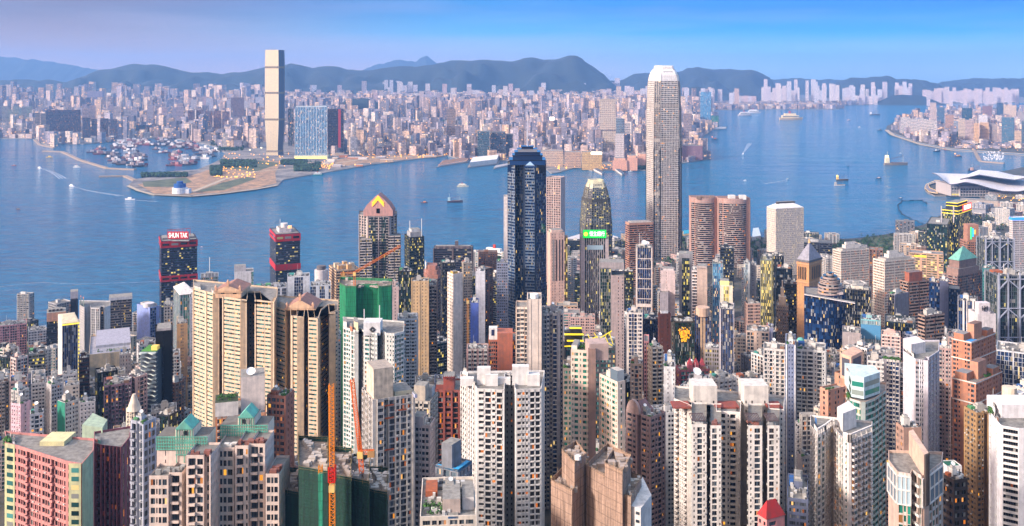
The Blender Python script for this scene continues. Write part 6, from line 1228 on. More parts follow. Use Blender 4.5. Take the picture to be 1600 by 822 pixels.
truss('silver truss framed bank tower nearer the harbour, behind the pyramid roofed tower','the far truss tower',1540,1584,375,1450,430)
truss('silver truss framed bank tower with dark glazed side at the right edge','the near truss tower',1560,1625,432,990,545)
Hh(OTs,'dark glass side tower attached to the near truss framed bank','the dark glass side tower',1553,None,1561,430,1000,545,st('2c4048','officeg'),'.gg.',dep=24,clutter=0)
B=Hh(OTs,'white window gridded tower edged with blue neon at the right edge','the blue neon topped tower',1577,1582,1640,345,1700,430,st('dcd4d4','hole',fh=3.9,lit=.06,ac=0),'.ww.','.wwwwwwww.',beta=8,clutter=0); rbox(B,'neon_band',-.01,1.01,-.01,1.,5,'2060ff',z=.8,mat=emit('2a6cff',1.6),mt='d8d8e0')
B=Hh(OTs,'silver ribbed tower with bright pillars beside the emblem topped wall','the silver pillared tower',1497,None,1527,470,1050,520,st('8c8c94','navy',c2='3c4450',pil='dcd8d8',fh=3.6),'.gg.PPgP.',dep=26,clutter=2)
B=Hh(OTs,'plain white slab with a dark emblem panel on its roof block','the emblem topped slab',1528,None,1556,492,950,535,st('cfc8ca','dk'),'======',dep=20,clutter=0,beta=.01)
g=G(); X0,X1=gx(1530,949),gx(1548,949); g.obox((X0,950),(1,0),(0,1),X1-X0,8,B.zt,gz(474,949)); o=g.build('sign_block',[wall('d4ccd0')],B.root); g=G(); c=pt(1539,482,948.6)
for a,b_ in(((-2.6,0),(2.6,0)),((0,-2.6),(0,2.6)),((-2.6,-2.2),(-2.6,2.2)),((2.6,-2.2),(2.6,2.2)),((-1.8,-1.8),(1.8,1.8))): g.bar(c+np.array([a[0],0,a[1]]),c+np.array([b_[0],0,b_[1]]),.6)
g.build('emblem',[wall('34343c')],o)
Hh(OTs,'blue glass low tower with white mullions behind the curved white penthouses','the blue mullioned block',1557,None,1640,548,790,600,st('c4c8d0','navy',fh=3.6,lit=.12),'gggg.gggg.gggg.',dep=30,clutter=2)
Hh('office_block','long low government block between the tan belfry and the harbour','the long low block',1242,None,1300,378,1950,395,st('6c6c70','office',c2='7c7c80',fh=4,bp=.3),'.rrrrrrr.',dep=40,clutter=2)
Hh(AT,'white twin peaked low tower with pink gables below the aqua glass building','the pink gabled block',1377,None,1407,524,905,548,st('d4b4ac','dk',c2='dcc4bc',fh=3.3),'.WnnW.',clutter=2); B=BUILT[-1][7]; rpyr(B,'gable_roof',.1,.9,.1,.7,5,'c8988c',ridge=.4)
# grey blank concrete building 1316-1345
Hh('office_block','grey concrete box with roof stairs beside the curved blue drum tower','the grey concrete box',1316,None,1345,520,930,548,st('a49a9a','dk'),'=====',dep=24,clutter=2)
Hh(OTs,'grey gridded tower leaning against the midnight blue tower on its west side','the grey gridded tower',776,None,794,412,1250,500,st('8088a0','grey',c2='8890a8',fh=3.6,lit=.04),'.wwwww.',dep=24,clutter=2)
Hh(OTs,'white blank box tower among the dark blocks west of the midnight blue tower','the white blank box',743,None,758,425,1200,470,st('d4d4dc','dk'),'====',dep=18,clutter=1)
Hh(AT,'cobalt blue and rose narrow tower among the white low blocks','the cobalt blue narrow tower',735,None,748,475,950,520,st('5a70c0','navy',c2='6478c8'),'####',dep=20,clutter=2)
Hh(AT,'white sawtooth fronted tower behind the rust red tower','the white sawtooth tower',622,None,652,500,850,535,st('d2d2d8','dk',fh=3.1),'.nBnBnBn.',dep=20,clutter=2)
Hh(AT,'pale pink slab showing behind the emerald netting','the pale pink slab',613,None,623,450,900,550,st('cbb0ac','dk'),'#n#.',dep=24,clutter=1)
crane('slim orange construction crane mast among the white low blocks',905,(731,610),(731,470),(729,466),'d08a20',1.4,1.6,n=4,cab=True)
# =============================================================== filler blocks of the city between the named towers
FILLCOL=[('white','d6d2d0'),('cream','d2c4b4'),('pale grey','b4b4b8'),('slate grey','70747e'),('beige','c8ac90'),('pinkish','c8a6a0'),('dark glass','2c3038'),('brown','8a6656'),('off white','c8c6c4'),('blue grey','8a92a8'),('charcoal','3c3e44')]
used=set(b_[7].root['label'] for b_ in BUILT if b_[7] is not None)
PXY=[(b_[3],b_[4],b_[5],b_[6],b_[7].yt if b_[7] is not None else 0) for b_ in BUILT]
landmarks=[(0.5*(b_[3]+b_[4]),b_[5],b_[7].short) for b_ in BUILT if b_[7] is not None and b_[7].short]
def relabel(col,form,x,Y,roofw):
    c=sorted(landmarks,key=lambda l:abs(l[0]-x)*1.2+abs(l[1]-Y)*.12)[:9]
    for lx,lY,s in c:
        if lY>Y+90: rel='in front of'
        elif lY<Y-90: rel='behind'
        else: rel='just west of' if lx>x else 'just east of'
        for lab in (f'{col} {form} {rel} {s}', f'{col} {form} with {roofw} {rel} {s}'):
            n=len(lab.split())
            if lab not in used and 4<=n<=15: used.add(lab); return lab
    for lx,lY,s in c:
        for adj in ('slightly taller','lower','stocky','slender','plainer'):
            lab=f'{adj} {col} {form} near {s}'
            if lab not in used and len(lab.split())<=16: used.add(lab); return lab
    return f'{col} {form} among the crowded blocks near {c[0][2]}'
random.seed(21)
def filler(n,Yr,xr,ytf,wr,hint=''):
    made=0; tries=0
    while made<n and tries<n*60:
        tries+=1; Y=random.uniform(*Yr); x=random.uniform(*xr); w=random.uniform(*wr)*F/Y; xc=x-w/2
        if x<-60 or x>1700: continue
        yt=ytf(x,Y)+random.gauss(0,9)
        Zr=gz(yt,Y)
        if Zr-ztr(Y)<9: yt=HZ+(H-ztr(Y)-random.uniform(9,30))*F/Y; Zr=gz(yt,Y)
        p=(gx(x,Y),Y+w*Y/F/2)
        wc=[wp(x,720)] if 0 else None
        if Y>1350 and not inpoly((p[0],Y+25),ISLP): continue
        if Y>1350 and not inpoly((p[0],Y-5),ISLP): continue
        rad=w*Y/F*.55; ok=True
        for b_ in BUILT:
            if abs(b_[1]-p[1])<b_[2]+rad and abs(b_[0]-p[0])<b_[2]+rad:
                if (b_[0]-p[0])**2+(b_[1]-p[1])**2<(b_[2]*.85+rad)**2: ok=False; break
            if b_[5]>Y and b_[6] and not(b_[4]<xc+2 or b_[3]>xc+w-2) and yt<b_[6]-4: ok=False; break
        if not ok: continue
        ci=random.choices(range(11),[9,7,6,3,4,4,4,4,6,3,3])[0]; cn,cc=FILLCOL[ci]
        dark=cn in('dark glass','charcoal')
        s=random.choice(['.ww.','.WnW.','.wDw.','.DwD.','.nWn.s.nWn.','.ww.s.ww.','.DnD.','#nDw.','.rr.rr.','.BnB.','.wbw.']) if not dark else random.choice(['.ggg.','.rrr.','.gg.gg.'])
        S=st(cc,'officeg' if dark else random.choice(['dk','dk','grey','teal']),fh=random.choice([3.0,3.1,3.3]),bp=random.choice([0,0,.25]),lit=.18 if dark else .06,ac=.3,c2=cc if random.random()<.6 else random.choice(['c8c4c0','a8a4a0',cc]))
        fr=random.random(); xm=None if fr<.35 else xc+w*random.uniform(.25,.75)
        form=random.choice(['block','tower','flats']) if Zr-ztr(Y)<70 else random.choice(['tower','slab','high rise'])
        lab=relabel(cn,form,x,Y,random.choice(['a cluttered roof','roof tanks','a lift house','rooftop sheds','a railed roof']))
        kind='office_tower' if dark else {'block':'apartment_block','flats':'apartment_block','slab':'slab_block'}.get(form,'apartment_tower')
        B=hero(kind,lab,kind.replace('_',' '),xc,xm,xc+w,yt,Y,None,S,s,dep=random.uniform(14,24),det=1 if Y<1100 else 0,clutter=2 if Y<1000 else 1,short=None,nind=0)
        made+=1
    return made
# typical roof line of the ordinary blocks, by picture column and distance
def base_y(x,Y): return HZ+(H-ztr(Y))*F/Y
def low(x,Y): return base_y(x,Y)-random.uniform(18,60)*F/Y
def midh(x,Y): return base_y(x,Y)-random.uniform(45,105)*F/Y
nf=0
nf+=filler(26,(1150,1400),(0,240),low,(18,34))
nf+=filler(40,(820,1150),(0,300),low,(16,30))
nf+=filler(26,(640,860),(0,260),lambda x,Y:base_y(x,Y)-random.uniform(30,75)*F/Y,(15,26))
nf+=filler(34,(950,1350),(280,700),midh,(18,32))
nf+=filler(40,(760,1150),(560,900),low,(16,28))
nf+=filler(46,(1150,1750),(640,1230),midh,(20,36))
nf+=filler(46,(780,1200),(860,1260),midh,(16,28))
nf+=filler(40,(660,900),(940,1600),midh,(16,26))
nf+=filler(30,(1200,1800),(1200,1620),midh,(22,38))
nf+=filler(30,(700,1000),(0,280),lambda x,Y:base_y(x,Y)-random.uniform(60,110)*F/Y,(13,19))
nf+=filler(30,(560,760),(300,760),midh,(15,24))
nf+=filler(34,(720,960),(1240,1600),lambda x,Y:max(520,base_y(x,Y)-random.uniform(70,120)*F/Y),(16,26))
nf+=filler(20,(620,780),(860,1300),lambda x,Y:max(590,midh(x,Y)),(14,22))
nf+=filler(16,(470,620),(0,1600),lambda x,Y:max(700,midh(x,Y)),(14,22))
nf+=filler(46,(1800,2250),(880,1320),lambda x,Y:base_y(x,Y)-random.uniform(9,26)*F/Y,(24,48))
nf+=filler(34,(1900,2300),(1400,1640),lambda x,Y:base_y(x,Y)-random.uniform(12,50)*F/Y,(26,46))
nf+=filler(26,(2300,3000),(1500,1660),lambda x,Y:base_y(x,Y)-random.uniform(8,24)*F/Y,(30,60))
nf+=filler(26,(520,1100),(1600,1700),midh,(16,28))
nf+=filler(24,(1650,2050),(1230,1500),lambda x,Y:base_y(x,Y)-random.uniform(8,30)*F/Y,(26,46))
print('FILL',nf)
# =============================================================== across the harbour
def far(kind,label,cat,x0,x1,yt,yb,S=None,dep=None,group=None,s='ww',tiers=()):
    Y=gy(yb,3); S={**st('b8a8a4','dk',fh=9,lit=.06,sill=3,top=2,rec=.6),**(S or {})}
    f=rect(x0,None,x1,Y,None,dep or min(45,gx(x1,Y)-gx(x0,Y))); B=bld(kind,label,cat,f,[s]*4,gz(yt,Y),2,S,0,group); B.L2=np.linalg.norm(f[3]-f[0]); B.e2=np.array([0,1.]); B.short=None; BUILT[-1]=BUILT[-1][:6]+(yb-6,B); B.yt=yt; return B
# supertall
r=ent('skyscraper','soaring pale supertall tower on the far shore with four dark louvre bands','skyscraper',(gx(427,4480),4500,3)); Y=4480; g=G(); g2=G()
lv=[(247,.98,0),(240,.84,0),(232,.80,0),(212,.92,0),(190,1,0),(120,1,0),(100,.985,0),(86,.965,0),(78,.95,0)]
def icc(y): return np.interp(-y,[-l[0] for l in lv],[l[1] for l in lv])
def iccring(y):
    s=icc(y); z=gz(y,Y); xa,xc_,xb=427-13*s,435.5+ (s-1)*6,427+14*s; A=(gx(xa,Y),Y,z); C=(gx(xc_,Y),Y-4,z); D=(gx(xb,Y),Y+38,z); E=(gx(xa,Y)+8,Y+75,z); return [A,C,D,(gx(xb,Y)-5,Y+75,z),E]
yy=246.0
while yy>78:
    y1=max(78,yy-1.6); A,Bq=iccring(yy),iccring(y1)
    for i in range(5):
        j=(i+1)%5; a,b_,c,d=map(np.array,(A[i],A[j],Bq[j],Bq[i])); m1=a+(d-a)*.3; m2=b_+(c-b_)*.3; louvre=any(abs(yy-v)<1.7 for v in(237,188,146,106))
        g.quad(a,b_,m2,m1,2 if louvre else (3 if i in(1,2) else 0)); (g if louvre or i in(1,2) else g2).quad(m1,m2,c,d,2 if louvre else (3 if i in(1,2) else 0))  # lit face cream, right side slate: sun and shade painted as two materials
    yy=y1
g.poly(iccring(78),1)
m_,t,b=newmat('gold_reflection_glass'); b.inputs['Base Color'].default_value=c4('fae6bc'); b.inputs['Metallic'].default_value=.75; b.inputs['Roughness'].default_value=.3  # gold of the reflected sky tinted into the lit face's glass
g.build('wall',[wall('f0e0bc',.5,.1),wall('8a8680'),wall('8c7c64'),wall('4a5468',.4)],r); g2.build('window',[m_],r,kind='stuff')
g=G(); 
for i,u_ in enumerate(np.linspace(0,1,9)):
    pv=None
    for y in np.linspace(246,78,22):
        R0=iccring(y); a,c=np.array(R0[0]),np.array(R0[1]); p=a+(c-a)*u_+np.array([0,-.8,0])
        if pv is not None: g.bar(pv,p,.7)
        pv=p
g.build('fin',[wall('e8e0d0')],r,kind='stuff')
for k in range(3): g=G(); g.bar(pt(420+k*5,79,Y+20),pt(420+k*5,75,Y+20),1.5); g.build('roof_mast',[wall('8a8a90')],r)
g=G(); g.obox((gx(408,4470),4470),(1,0),(0,1),gx(462,4470)-gx(408,4470),60,3,gz(243,4470)); g.build('podium',[wall('7c7c84')],r)
BUILT.append((gx(427,4500),4530,60,414,441,4480,240,None))
B=far('apartment_tower','wide blue glazed quartet of joined towers with a yellow lit base','apartment tower',461,511,168,248,st('b4c8d0','blue',c2='5a90b0',fh=7,pil='e0e4e0',lit=.12),dep=50,s='P.gg.gg.P.gg.gg.P.gg.gg.P.gg.gg.P')
g=G(); X0,X1=gx(461,B.Y),gx(511,B.Y); g.obox((X0-3,B.Y-6),(1,0),(0,1),X1-X0+6,60,3,gz(243,B.Y)); g.build('podium',[wall('d8d0b0')],B.root); g=G(); g.quads(vq((X0,B.Y-6.3),(X1,B.Y-6.3),gz(247.5,B.Y),gz(245,B.Y))); g.build('podium_light',[emit('f8e070',1.0)],B.root); rbox(B,'roof_screen',.02,.98,.1,.8,7,'d0d8dc')
far('apartment_tower','dark slim tower left of the wide blue glazed quartet','apartment tower',450,459,170,228,st('6a7484','dk',fh=9),s='gg')
B=far('apartment_tower','dark brown tower with a glowing red stripe on the far shore','apartment tower',512,537,171,240,st('54464e','office',fh=8,lit=.1),s='.ww.ww.'); g=G(); a,b_=P(B,.66,-.03),P(B,.82,-.03); g.quads(vq(a,b_,20,B.zt)); g.build('red_stripe',[emit('b03838',.4)],B.root)
B=far('hotel_tower','broad cream landmark tower with a notched crown and a waist belt','hotel tower',937,962,157,241,st('cdb9a8','dk',c2='c8b4a4',fh=9,pil='d8c8b8'),dep=40,s='PwPwPwP'); rbox(B,'roof_slab',-.03,1.03,-.03,1.,5,'b0a094',z=2); g=G(); a,b_=P(B,-.01,-.03),P(B,1.01,-.03); z=gz(203,B.Y); g.quads(vq(a,b_,z-5,z)); g.build('waist_belt',[wall('6c6468')],B.root)
B=far('apartment_tower','tan solitary tower with two dark waist belts above the dark low offices','apartment tower',698,712,171,224,st('9a8478','dk',fh=9),s='w.w.w'); 
B=far('office_tower','teal glass needle tower beside the promontory','office tower',1094,1111,144,199,st('5a7c98','blue',c2='4a6c8c',fh=9,lit=.04),s='gggg'); 
far('hotel_tower','dark green glass block at the foot of the teal glass needle tower','hotel block',1098,1123,181,199,st('2c6478','green',fh=9,lit=.05),s='gggg')
far('apartment_tower','twin ribbed tower on the promontory hidden partly by the tallest skyscraper','apartment tower',1068,1081,178,224,st('9c8c90','dk',fh=9,lit=.1),s='wPwPw')
B=far('hotel_block','broad rose brown hotel block at the tip of the promontory','hotel block',1066,1098,228,250,st('8a6a78','dk',c2='7a5c6c',fh=6,lit=.08),dep=90,s='wwwwwww')
far('hotel_tower','white blue topped tower right of the cream landmark tower','hotel tower',962,976,186,238,st('8494a4','dk',fh=8,lit=.12),s='www')
far('hotel_tower','two toned dark and white hotel tower behind the pink halls','hotel tower',976,985,193,244,st('6c5c70','dk',c2='dcd0cc',fh=8,bp=1),s='ww')
far('office_tower','white pillared hotel tower with dark glass beside the pink halls','office tower',961,975,210,256,st('d0c4c4','dk',pil='dcd0cc',fh=8),s='PwPwP')
for i,(a,b_,t_,bb,lab,c) in enumerate([(746,765,206,246,'dark blue green slab, first of the row of three harbourside offices','46606c'),(766,790,207,245,'dark grey slab in the middle of the row of three harbourside offices','50545e'),(791,806,210,243,'dark bronze slab at the end of the row of three harbourside offices','5c5658')]): far('office_tower',lab,'office tower',a,b_,t_,bb,st(c,'dk',fh=8,lit=.05),s='rrr',dep=60)
far('hotel_block','long cream shopping building fronting the ferry quay','shopping building',845,880,236,260,st('c4ab96','dk',fh=7,lit=.2),s='wwwww',dep=60)
far('hotel_block','long beige hotel building left of the golden lit hotel','hotel block',882,908,238,262,st('b89c88','dk',fh=7,lit=.25),s='wwwwww',dep=60)
B=far('hotel_block','golden floodlit hotel with a brilliant white roof lamp','hotel block',909,941,238,265,st('c8a06c','bright',fh=7,lit=.5),s='wwwwww',dep=60); g=G(); a,b_=P(B,.45,-.02),P(B,.98,-.02); g.quads(vq(a,b_,B.zt-8,B.zt+2)); g.build('roof_lamp',[emit('fff4d8',2.2)],B.root)
for a,b_,t_,bb,lab in((957,980,251,266,'pink windowless hall with a swept roof by the ferry pier'),(980,996,247,266,'taller pink windowless hall in the middle of the cultural group'),(996,1018,244,263,'long pink windowless hall next to the waterside lawn')):
    B=far('concert_hall',lab,'concert hall',a,b_,t_,bb,st('d29a80','dk',fh=12,ac=0),s='====',dep=70); rbox(B,'roof_block',.2,.9,.2,.9,9,'d8a488')
# slender spires and clock tower
r=ent('broadcast_mast','slim white spire with a bulb standing among the far shore blocks','spire',(*wp(825,230,3),3)); g=G(); p=wp(825,230,3); g.cyl(p[0],p[1],7,3,gz(215,p[1]),0,12,5); g.cyl(p[0],p[1],4,gz(215,p[1]),gz(205,p[1]),0,12,9); g.cyl(p[0],p[1],3,gz(205,p[1]),gz(178,p[1]),0,10,.8); g.build('shaft',[wall('c8b4b4')],r)
r=ent('clock_tower','tall slim tower crowned by a dazzling white lamp on the far shore','lit tower',(*wp(860,222,3),3)); g=G(); p=wp(860,222,3); g.obox(p,(1,0),(0,1),18,18,3,gz(190,p[1])); g.build('shaft',[wall('a88878')],r); g=G(); g.obox(p-np.array([4,2]),(1,0),(0,1),26,20,gz(188,p[1]),gz(183,p[1])); g.build('lamp',[emit('fff0e0',1.8)],r)
# ocean terminal, piers
def pier(label,pix,z,roof,cat='pier',lit=None,name='pier'):
    Pq=[wp(x,y,0) for x,y in pix]; g=G(); g.prism(Pq,-1,3,0,0); c=sum(Pq)/len(Pq); r=ent(name,label,cat,(c[0],c[1],0)); g.build('deck',[wall('8a8480')],r)
    if z: g=G(); q=[(p-c)*.86+c for p in Pq]; g.prism(q,3,z,0,1); o=g.build('shed',[wall('d8d2cc'),wall(roof)],r)
    if lit:
        g=G(); q=[(p-c)*.9+c for p in Pq]
        for a,b_ in zip(q,q[1:]+q[:1]): g.bar((*a,z*.5+3),(*b_,z*.5+3),.5)
        g.build('light_strip',[emit(lit,1.0)],r)
    return r
pier('long white cruise terminal pier on the far shore',[(730,263),(779,257),(783,248),(736,253)],22,'e4e0dc','cruise terminal')
pier('brown pier lined with orange lamps beside the cruise terminal',[(682,262),(730,254),(736,248),(690,254)],10,'8a6a54',lit='f0902c')
pier('narrow jetty right of the cruise terminal',[(771,265),(798,259),(798,256),(772,261)],6,'a8a4a8')
pier('small ferry pier with two pavilions by the pink halls, western berth',[(926,267),(941,275),(944,272),(932,265)],9,'5c6470'); pier('small ferry pier by the pink halls, eastern berth',[(960,267),(972,276),(976,273),(966,265)],9,'5c6470')
pier('dark landing stage out in the water beside the teal glass needle tower',[(1112,203),(1135,202),(1136,199),(1113,199)],6,'b8b8bc')
pier('curved white ferry pier roof west of the tallest skyscraper',[(955,393),(970,388),(966,376),(957,373)],10,'d0ccca')
pier('white ferry pier shed with bright roof between the central towers',[(884,392),(912,383),(908,372),(882,380)],12,'c8c4c8',lit='f0c080')
pier('ferry pier with a bright turquoise roof east of the tallest skyscraper',[(1066,374),(1084,372),(1084,366),(1067,367)],12,'1f9ab8',lit='e0b040'); pier('grey ferry pier shed just east of the brown twin towers',[(1174,380),(1190,377),(1186,362),(1176,363)],12,'b8c8d4')
pier('curved viewing pier at the tip of the exhibition island',[(1444,296),(1450,303),(1466,306),(1462,300),(1452,296),(1450,290),(1470,284),(1462,283),(1446,290)],5,'8a8490',lit='f0c050')
# exhibition centre with winged roof
r=ent('exhibition_centre','sweeping silver winged exhibition centre on its own waterfront island','exhibition centre',(*wp(1530,300,3),3))
def surf(name,fn,nu,nv,mat,th=2.5):
    g=G(); Pq=np.array([[fn(i/nu,j/nv) for j in range(nv+1)] for i in range(nu+1)])
    q=np.stack([Pq[:-1,:-1],Pq[:-1,1:],Pq[1:,1:],Pq[1:,:-1]],axis=2).reshape(-1,4,3); g.quads(q); q2=q.copy(); q2[:,:,2]-=th; g.quads(q2,1)
    for E in (Pq[:,0],Pq[:,-1],Pq[0],Pq[-1]):
        for a,b_ in zip(E,E[1:]): g.quad(a,b_,b_-np.array([0,0,th]),a-np.array([0,0,th]),1)
    o=g.build(name,[mat,wall('6a6a74')],r); return o
def roofA(u,v):
    # u along the building, v front edge to ridge
    lo=[(1474,281),(1484,288),(1494,287),(1508,284),(1525,287),(1545,293),(1565,298),(1590,299),(1625,293),(1665,290)]; hi=[(1456,270),(1478,271),(1500,271.5),(1520,272),(1540,273),(1565,276),(1590,280),(1610,282),(1640,280),(1680,278)]
    k=u*(len(lo)-1); i=min(int(k),len(lo)-2); f_=k-i; f_=f_; l=np.array(lo[i])*(1-f_)+np.array(lo[i+1])*f_; h=np.array(hi[i])*(1-f_)+np.array(hi[i+1])*f_
    Y0=3020; Y1=3190; p=l*(1-v)+h*v; Y=Y0+(Y1-Y0)*v; X,Z=gx(p[0],Y),gz(p[1],Y); Z+=5*math.sin(math.pi*v); return (X,Y,Z)
surf('winged_roof',roofA,40,10,wall('ccc8cc',.6,.1))
def roofB(u,v):
    lo=[(1500,283),(1530,276),(1560,281),(1585,284),(1602,281)]; hi=[(1500,281),(1530,268.5),(1560,271),(1585,277),(1604,279)]
    k=u*4; i=min(int(k),3); f_=k-i; l=np.array(lo[i])*(1-f_)+np.array(lo[i+1])*f_; h=np.array(hi[i])*(1-f_)+np.array(hi[i+1])*f_; Y=3060+120*v; p=l*(1-v)+h*v; return (gx(p[0],Y),Y,gz(p[1],Y)+7)
surf('upper_winged_roof',roofB,24,6,wall('d4d0d4',.6,.1))
g=G(); gw=G()
for (a,b_,y0,y1,Yk) in((1486,1500,302,289,3060),(1500,1546,303,291,3050),(1546,1680,312,300,3040)):
    X0,X1=gx(a,Yk),gx(b_,Yk); g.obox((X0,Yk),(1,0),(0,1),X1-X0,110,3,gz(y1,Yk))
    for k in range(3):
        z=6+k*9
        if z<gz(y1,Yk)-6: gw.quads(vq((X0+2,Yk-.6),(X1-2,Yk-.6),z,z+5))
    for k in range(int((X1-X0)/9)): g.bar((X0+k*9,Yk-.9,3),(X0+k*9,Yk-.9,gz(y1,Yk)),1.3)
g.build('hall',[wall('b8b0b0'),wall('8a8a90')],r); gw.build('window',[glass('officeg',.5)],r,kind='stuff')
BUILT.append((gx(1530,3050),3100,150,1470,1640,3020,300,None))
# other shore structures on the island edge
for lab,a,b_,t_,bb,c in(('low beige link building south of the exhibition centre',1500,1560,312,324,'a89c94'),('grey low rise block on the waterfront works',1548,1575,326,336,'8c8c92'),('rose low building among the construction lights',1560,1590,318,330,'a88880'),('pale low plant building at the works edge',1520,1540,328,338,'9c9ca4')):
    far('low_building',lab,'low building',a,b_,t_,bb,st(c,'officeg',fh=5,lit=.3),s='www',dep=40)
# causeway point: individual towers
random.seed(5)
CB=[('white','c8b8b4'),('cream','c8ac94'),('blue grey','8c98ac'),('rosy','b89894'),('dark glass','3c5468'),('grey','94949c')]
spec=[]
for i in range(11): spec.append((1407+i*5.2,1412+i*5.2,183+random.uniform(-1,2)+i*.5,208+i*1.6,'c8c0c0','white estate slab on the point, in the row nearest the water'))
for a,b_,t_,bb,c in((1453,1463,161,200,'c4b0ac'),(1464,1476,168,204,'4a6c8c'),(1477,1490,180,214,'b08c7c'),(1503,1519,169,200,'1f4c64'),(1497,1508,186,219,'c8b4a4'),(1508,1520,188,222,'b4a0a0'),(1521,1530,193,223,'d8ae84'),(1531,1545,192,222,'d8ae84'),(1529,1543,180,205,'d8d4dc'),(1546,1558,194,222,'a89894'),(1565,1585,184,226,'4c7490'),(1585,1596,205,228,'d0b49c'),(1557,1568,161,185,'2c4c68'),(1568,1588,165,190,'d4bca8'),(1596,1606,190,230,'50687c'),(1535,1550,166,188,'8c6a70'),(1480,1500,206,215,'1f7468'),(1590,1604,175,200,'a8a0a4'),(1488,1500,190,212,'98a0b0'),(1560,1572,200,224,'b8a4a0')): spec.append((a,b_,t_,bb,c,None))
cn={'c4b0ac':'pinkish white','4a6c8c':'steel blue','b08c7c':'brown fronted','1f4c64':'deep teal','c8b4a4':'cream','b4a0a0':'rosy grey','d8ae84':'sandy','d8d4dc':'white','a89894':'taupe','4c7490':'sea blue','d0b49c':'pale sandy','2c4c68':'navy','d4bca8':'peachy cream','50687c':'slate blue','8c6a70':'plum brown','1f7468':'green clad low','a8a0a4':'ash grey','98a0b0':'pale blue grey','b8a4a0':'dusky pink'}
k=0; seen_={}
for a,b_,t_,bb,c,l in spec:
    if l: far('apartment_slab',l,'apartment slab',a,b_,t_,bb,st(c,'dk',fh=9),s='ww',dep=60,group='white estate slabs on the point')
    else:
        nm=cn[c]; seen_[c]=seen_.get(c,0)+1; lab=f'{nm} tower on the eastern waterfront point'+(', the second of the sandy pair' if c=='d8ae84' and seen_[c]==2 else (', first of the sandy pair' if c=='d8ae84' else ''))
        far('waterfront_tower',lab,'tower',a,b_,t_,bb,st(c,'dk',fh=8,lit=.08),s='www',dep=50)
# Kowloon: towers that stand out, by cluster; blocks too alike to tell apart share their cluster's label
random.seed(11)
FAR=[]
def cluster(n,x0,x1,yt,yb,w,cols,label,group,s='w.w',name='distant_tower',cat='distant tower',fhh=9,lit=.05,even=False):
    made=0
    for i in range(n*12):
        if made>=n: break
        x=x0+(x1-x0)*(made+.5)/n if even and i<n else random.uniform(x0,x1); b_=random.uniform(*yb); Y=gy(b_,3); ww=random.uniform(*w); t_=random.uniform(*yt)
        p=(gx(x,Y),Y)
        if not inpoly(p,KOWP) and x<1330: continue
        if any(abs(q[0]-p[0])<ww*Y/F*.9 and abs(q[1]-Y)<60 for q in FAR) and not even: continue
        FAR.append(p); far(name,label,cat,x-ww/2,x+ww/2,t_,b_,st(random.choice(cols),'dk',fh=fhh,lit=lit),dep=random.uniform(20,40),group=group,s=random.choice([s,'ww','w.w']))
        made+=1
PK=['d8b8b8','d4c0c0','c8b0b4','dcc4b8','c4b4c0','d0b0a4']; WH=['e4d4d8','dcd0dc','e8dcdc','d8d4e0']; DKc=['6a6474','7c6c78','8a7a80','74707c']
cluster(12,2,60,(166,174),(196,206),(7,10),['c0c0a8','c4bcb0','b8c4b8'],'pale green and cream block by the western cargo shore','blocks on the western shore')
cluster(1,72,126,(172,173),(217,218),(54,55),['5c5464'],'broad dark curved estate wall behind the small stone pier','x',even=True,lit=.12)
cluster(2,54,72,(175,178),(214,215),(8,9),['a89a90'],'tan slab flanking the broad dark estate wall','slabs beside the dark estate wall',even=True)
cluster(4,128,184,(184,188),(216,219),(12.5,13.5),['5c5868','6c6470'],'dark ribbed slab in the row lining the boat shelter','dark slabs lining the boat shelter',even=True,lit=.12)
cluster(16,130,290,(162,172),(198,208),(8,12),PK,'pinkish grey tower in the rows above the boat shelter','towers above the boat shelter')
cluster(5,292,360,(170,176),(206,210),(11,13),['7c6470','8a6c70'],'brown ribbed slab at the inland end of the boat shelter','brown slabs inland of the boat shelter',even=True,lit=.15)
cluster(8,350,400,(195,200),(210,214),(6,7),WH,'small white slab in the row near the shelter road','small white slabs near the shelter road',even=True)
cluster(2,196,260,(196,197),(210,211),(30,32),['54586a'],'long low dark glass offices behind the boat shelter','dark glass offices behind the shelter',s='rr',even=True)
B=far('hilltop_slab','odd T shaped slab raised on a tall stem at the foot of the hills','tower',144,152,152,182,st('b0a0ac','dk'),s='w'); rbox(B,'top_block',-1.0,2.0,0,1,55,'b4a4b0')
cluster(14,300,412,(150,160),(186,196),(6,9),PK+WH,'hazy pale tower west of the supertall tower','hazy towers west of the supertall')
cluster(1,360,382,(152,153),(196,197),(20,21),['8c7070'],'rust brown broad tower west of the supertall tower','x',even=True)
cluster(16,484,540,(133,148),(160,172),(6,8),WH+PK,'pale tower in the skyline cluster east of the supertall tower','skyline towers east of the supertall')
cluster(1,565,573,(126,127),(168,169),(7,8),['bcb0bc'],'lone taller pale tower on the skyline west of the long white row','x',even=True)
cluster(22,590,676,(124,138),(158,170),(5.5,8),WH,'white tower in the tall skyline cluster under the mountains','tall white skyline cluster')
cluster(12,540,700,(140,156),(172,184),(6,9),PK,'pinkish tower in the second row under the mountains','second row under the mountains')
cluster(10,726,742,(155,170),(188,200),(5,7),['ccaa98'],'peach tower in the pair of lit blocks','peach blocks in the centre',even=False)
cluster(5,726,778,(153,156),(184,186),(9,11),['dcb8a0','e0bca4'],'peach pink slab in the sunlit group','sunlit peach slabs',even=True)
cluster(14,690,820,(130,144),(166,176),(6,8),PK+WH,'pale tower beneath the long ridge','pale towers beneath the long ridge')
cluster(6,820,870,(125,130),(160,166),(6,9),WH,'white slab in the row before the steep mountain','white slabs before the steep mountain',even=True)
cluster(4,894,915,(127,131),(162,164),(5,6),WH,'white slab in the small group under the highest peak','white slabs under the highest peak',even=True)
cluster(16,830,960,(136,150),(168,180),(6,9),PK+WH,'pinkish tower left of the tallest skyscraper','pinkish towers left of the skyscraper')
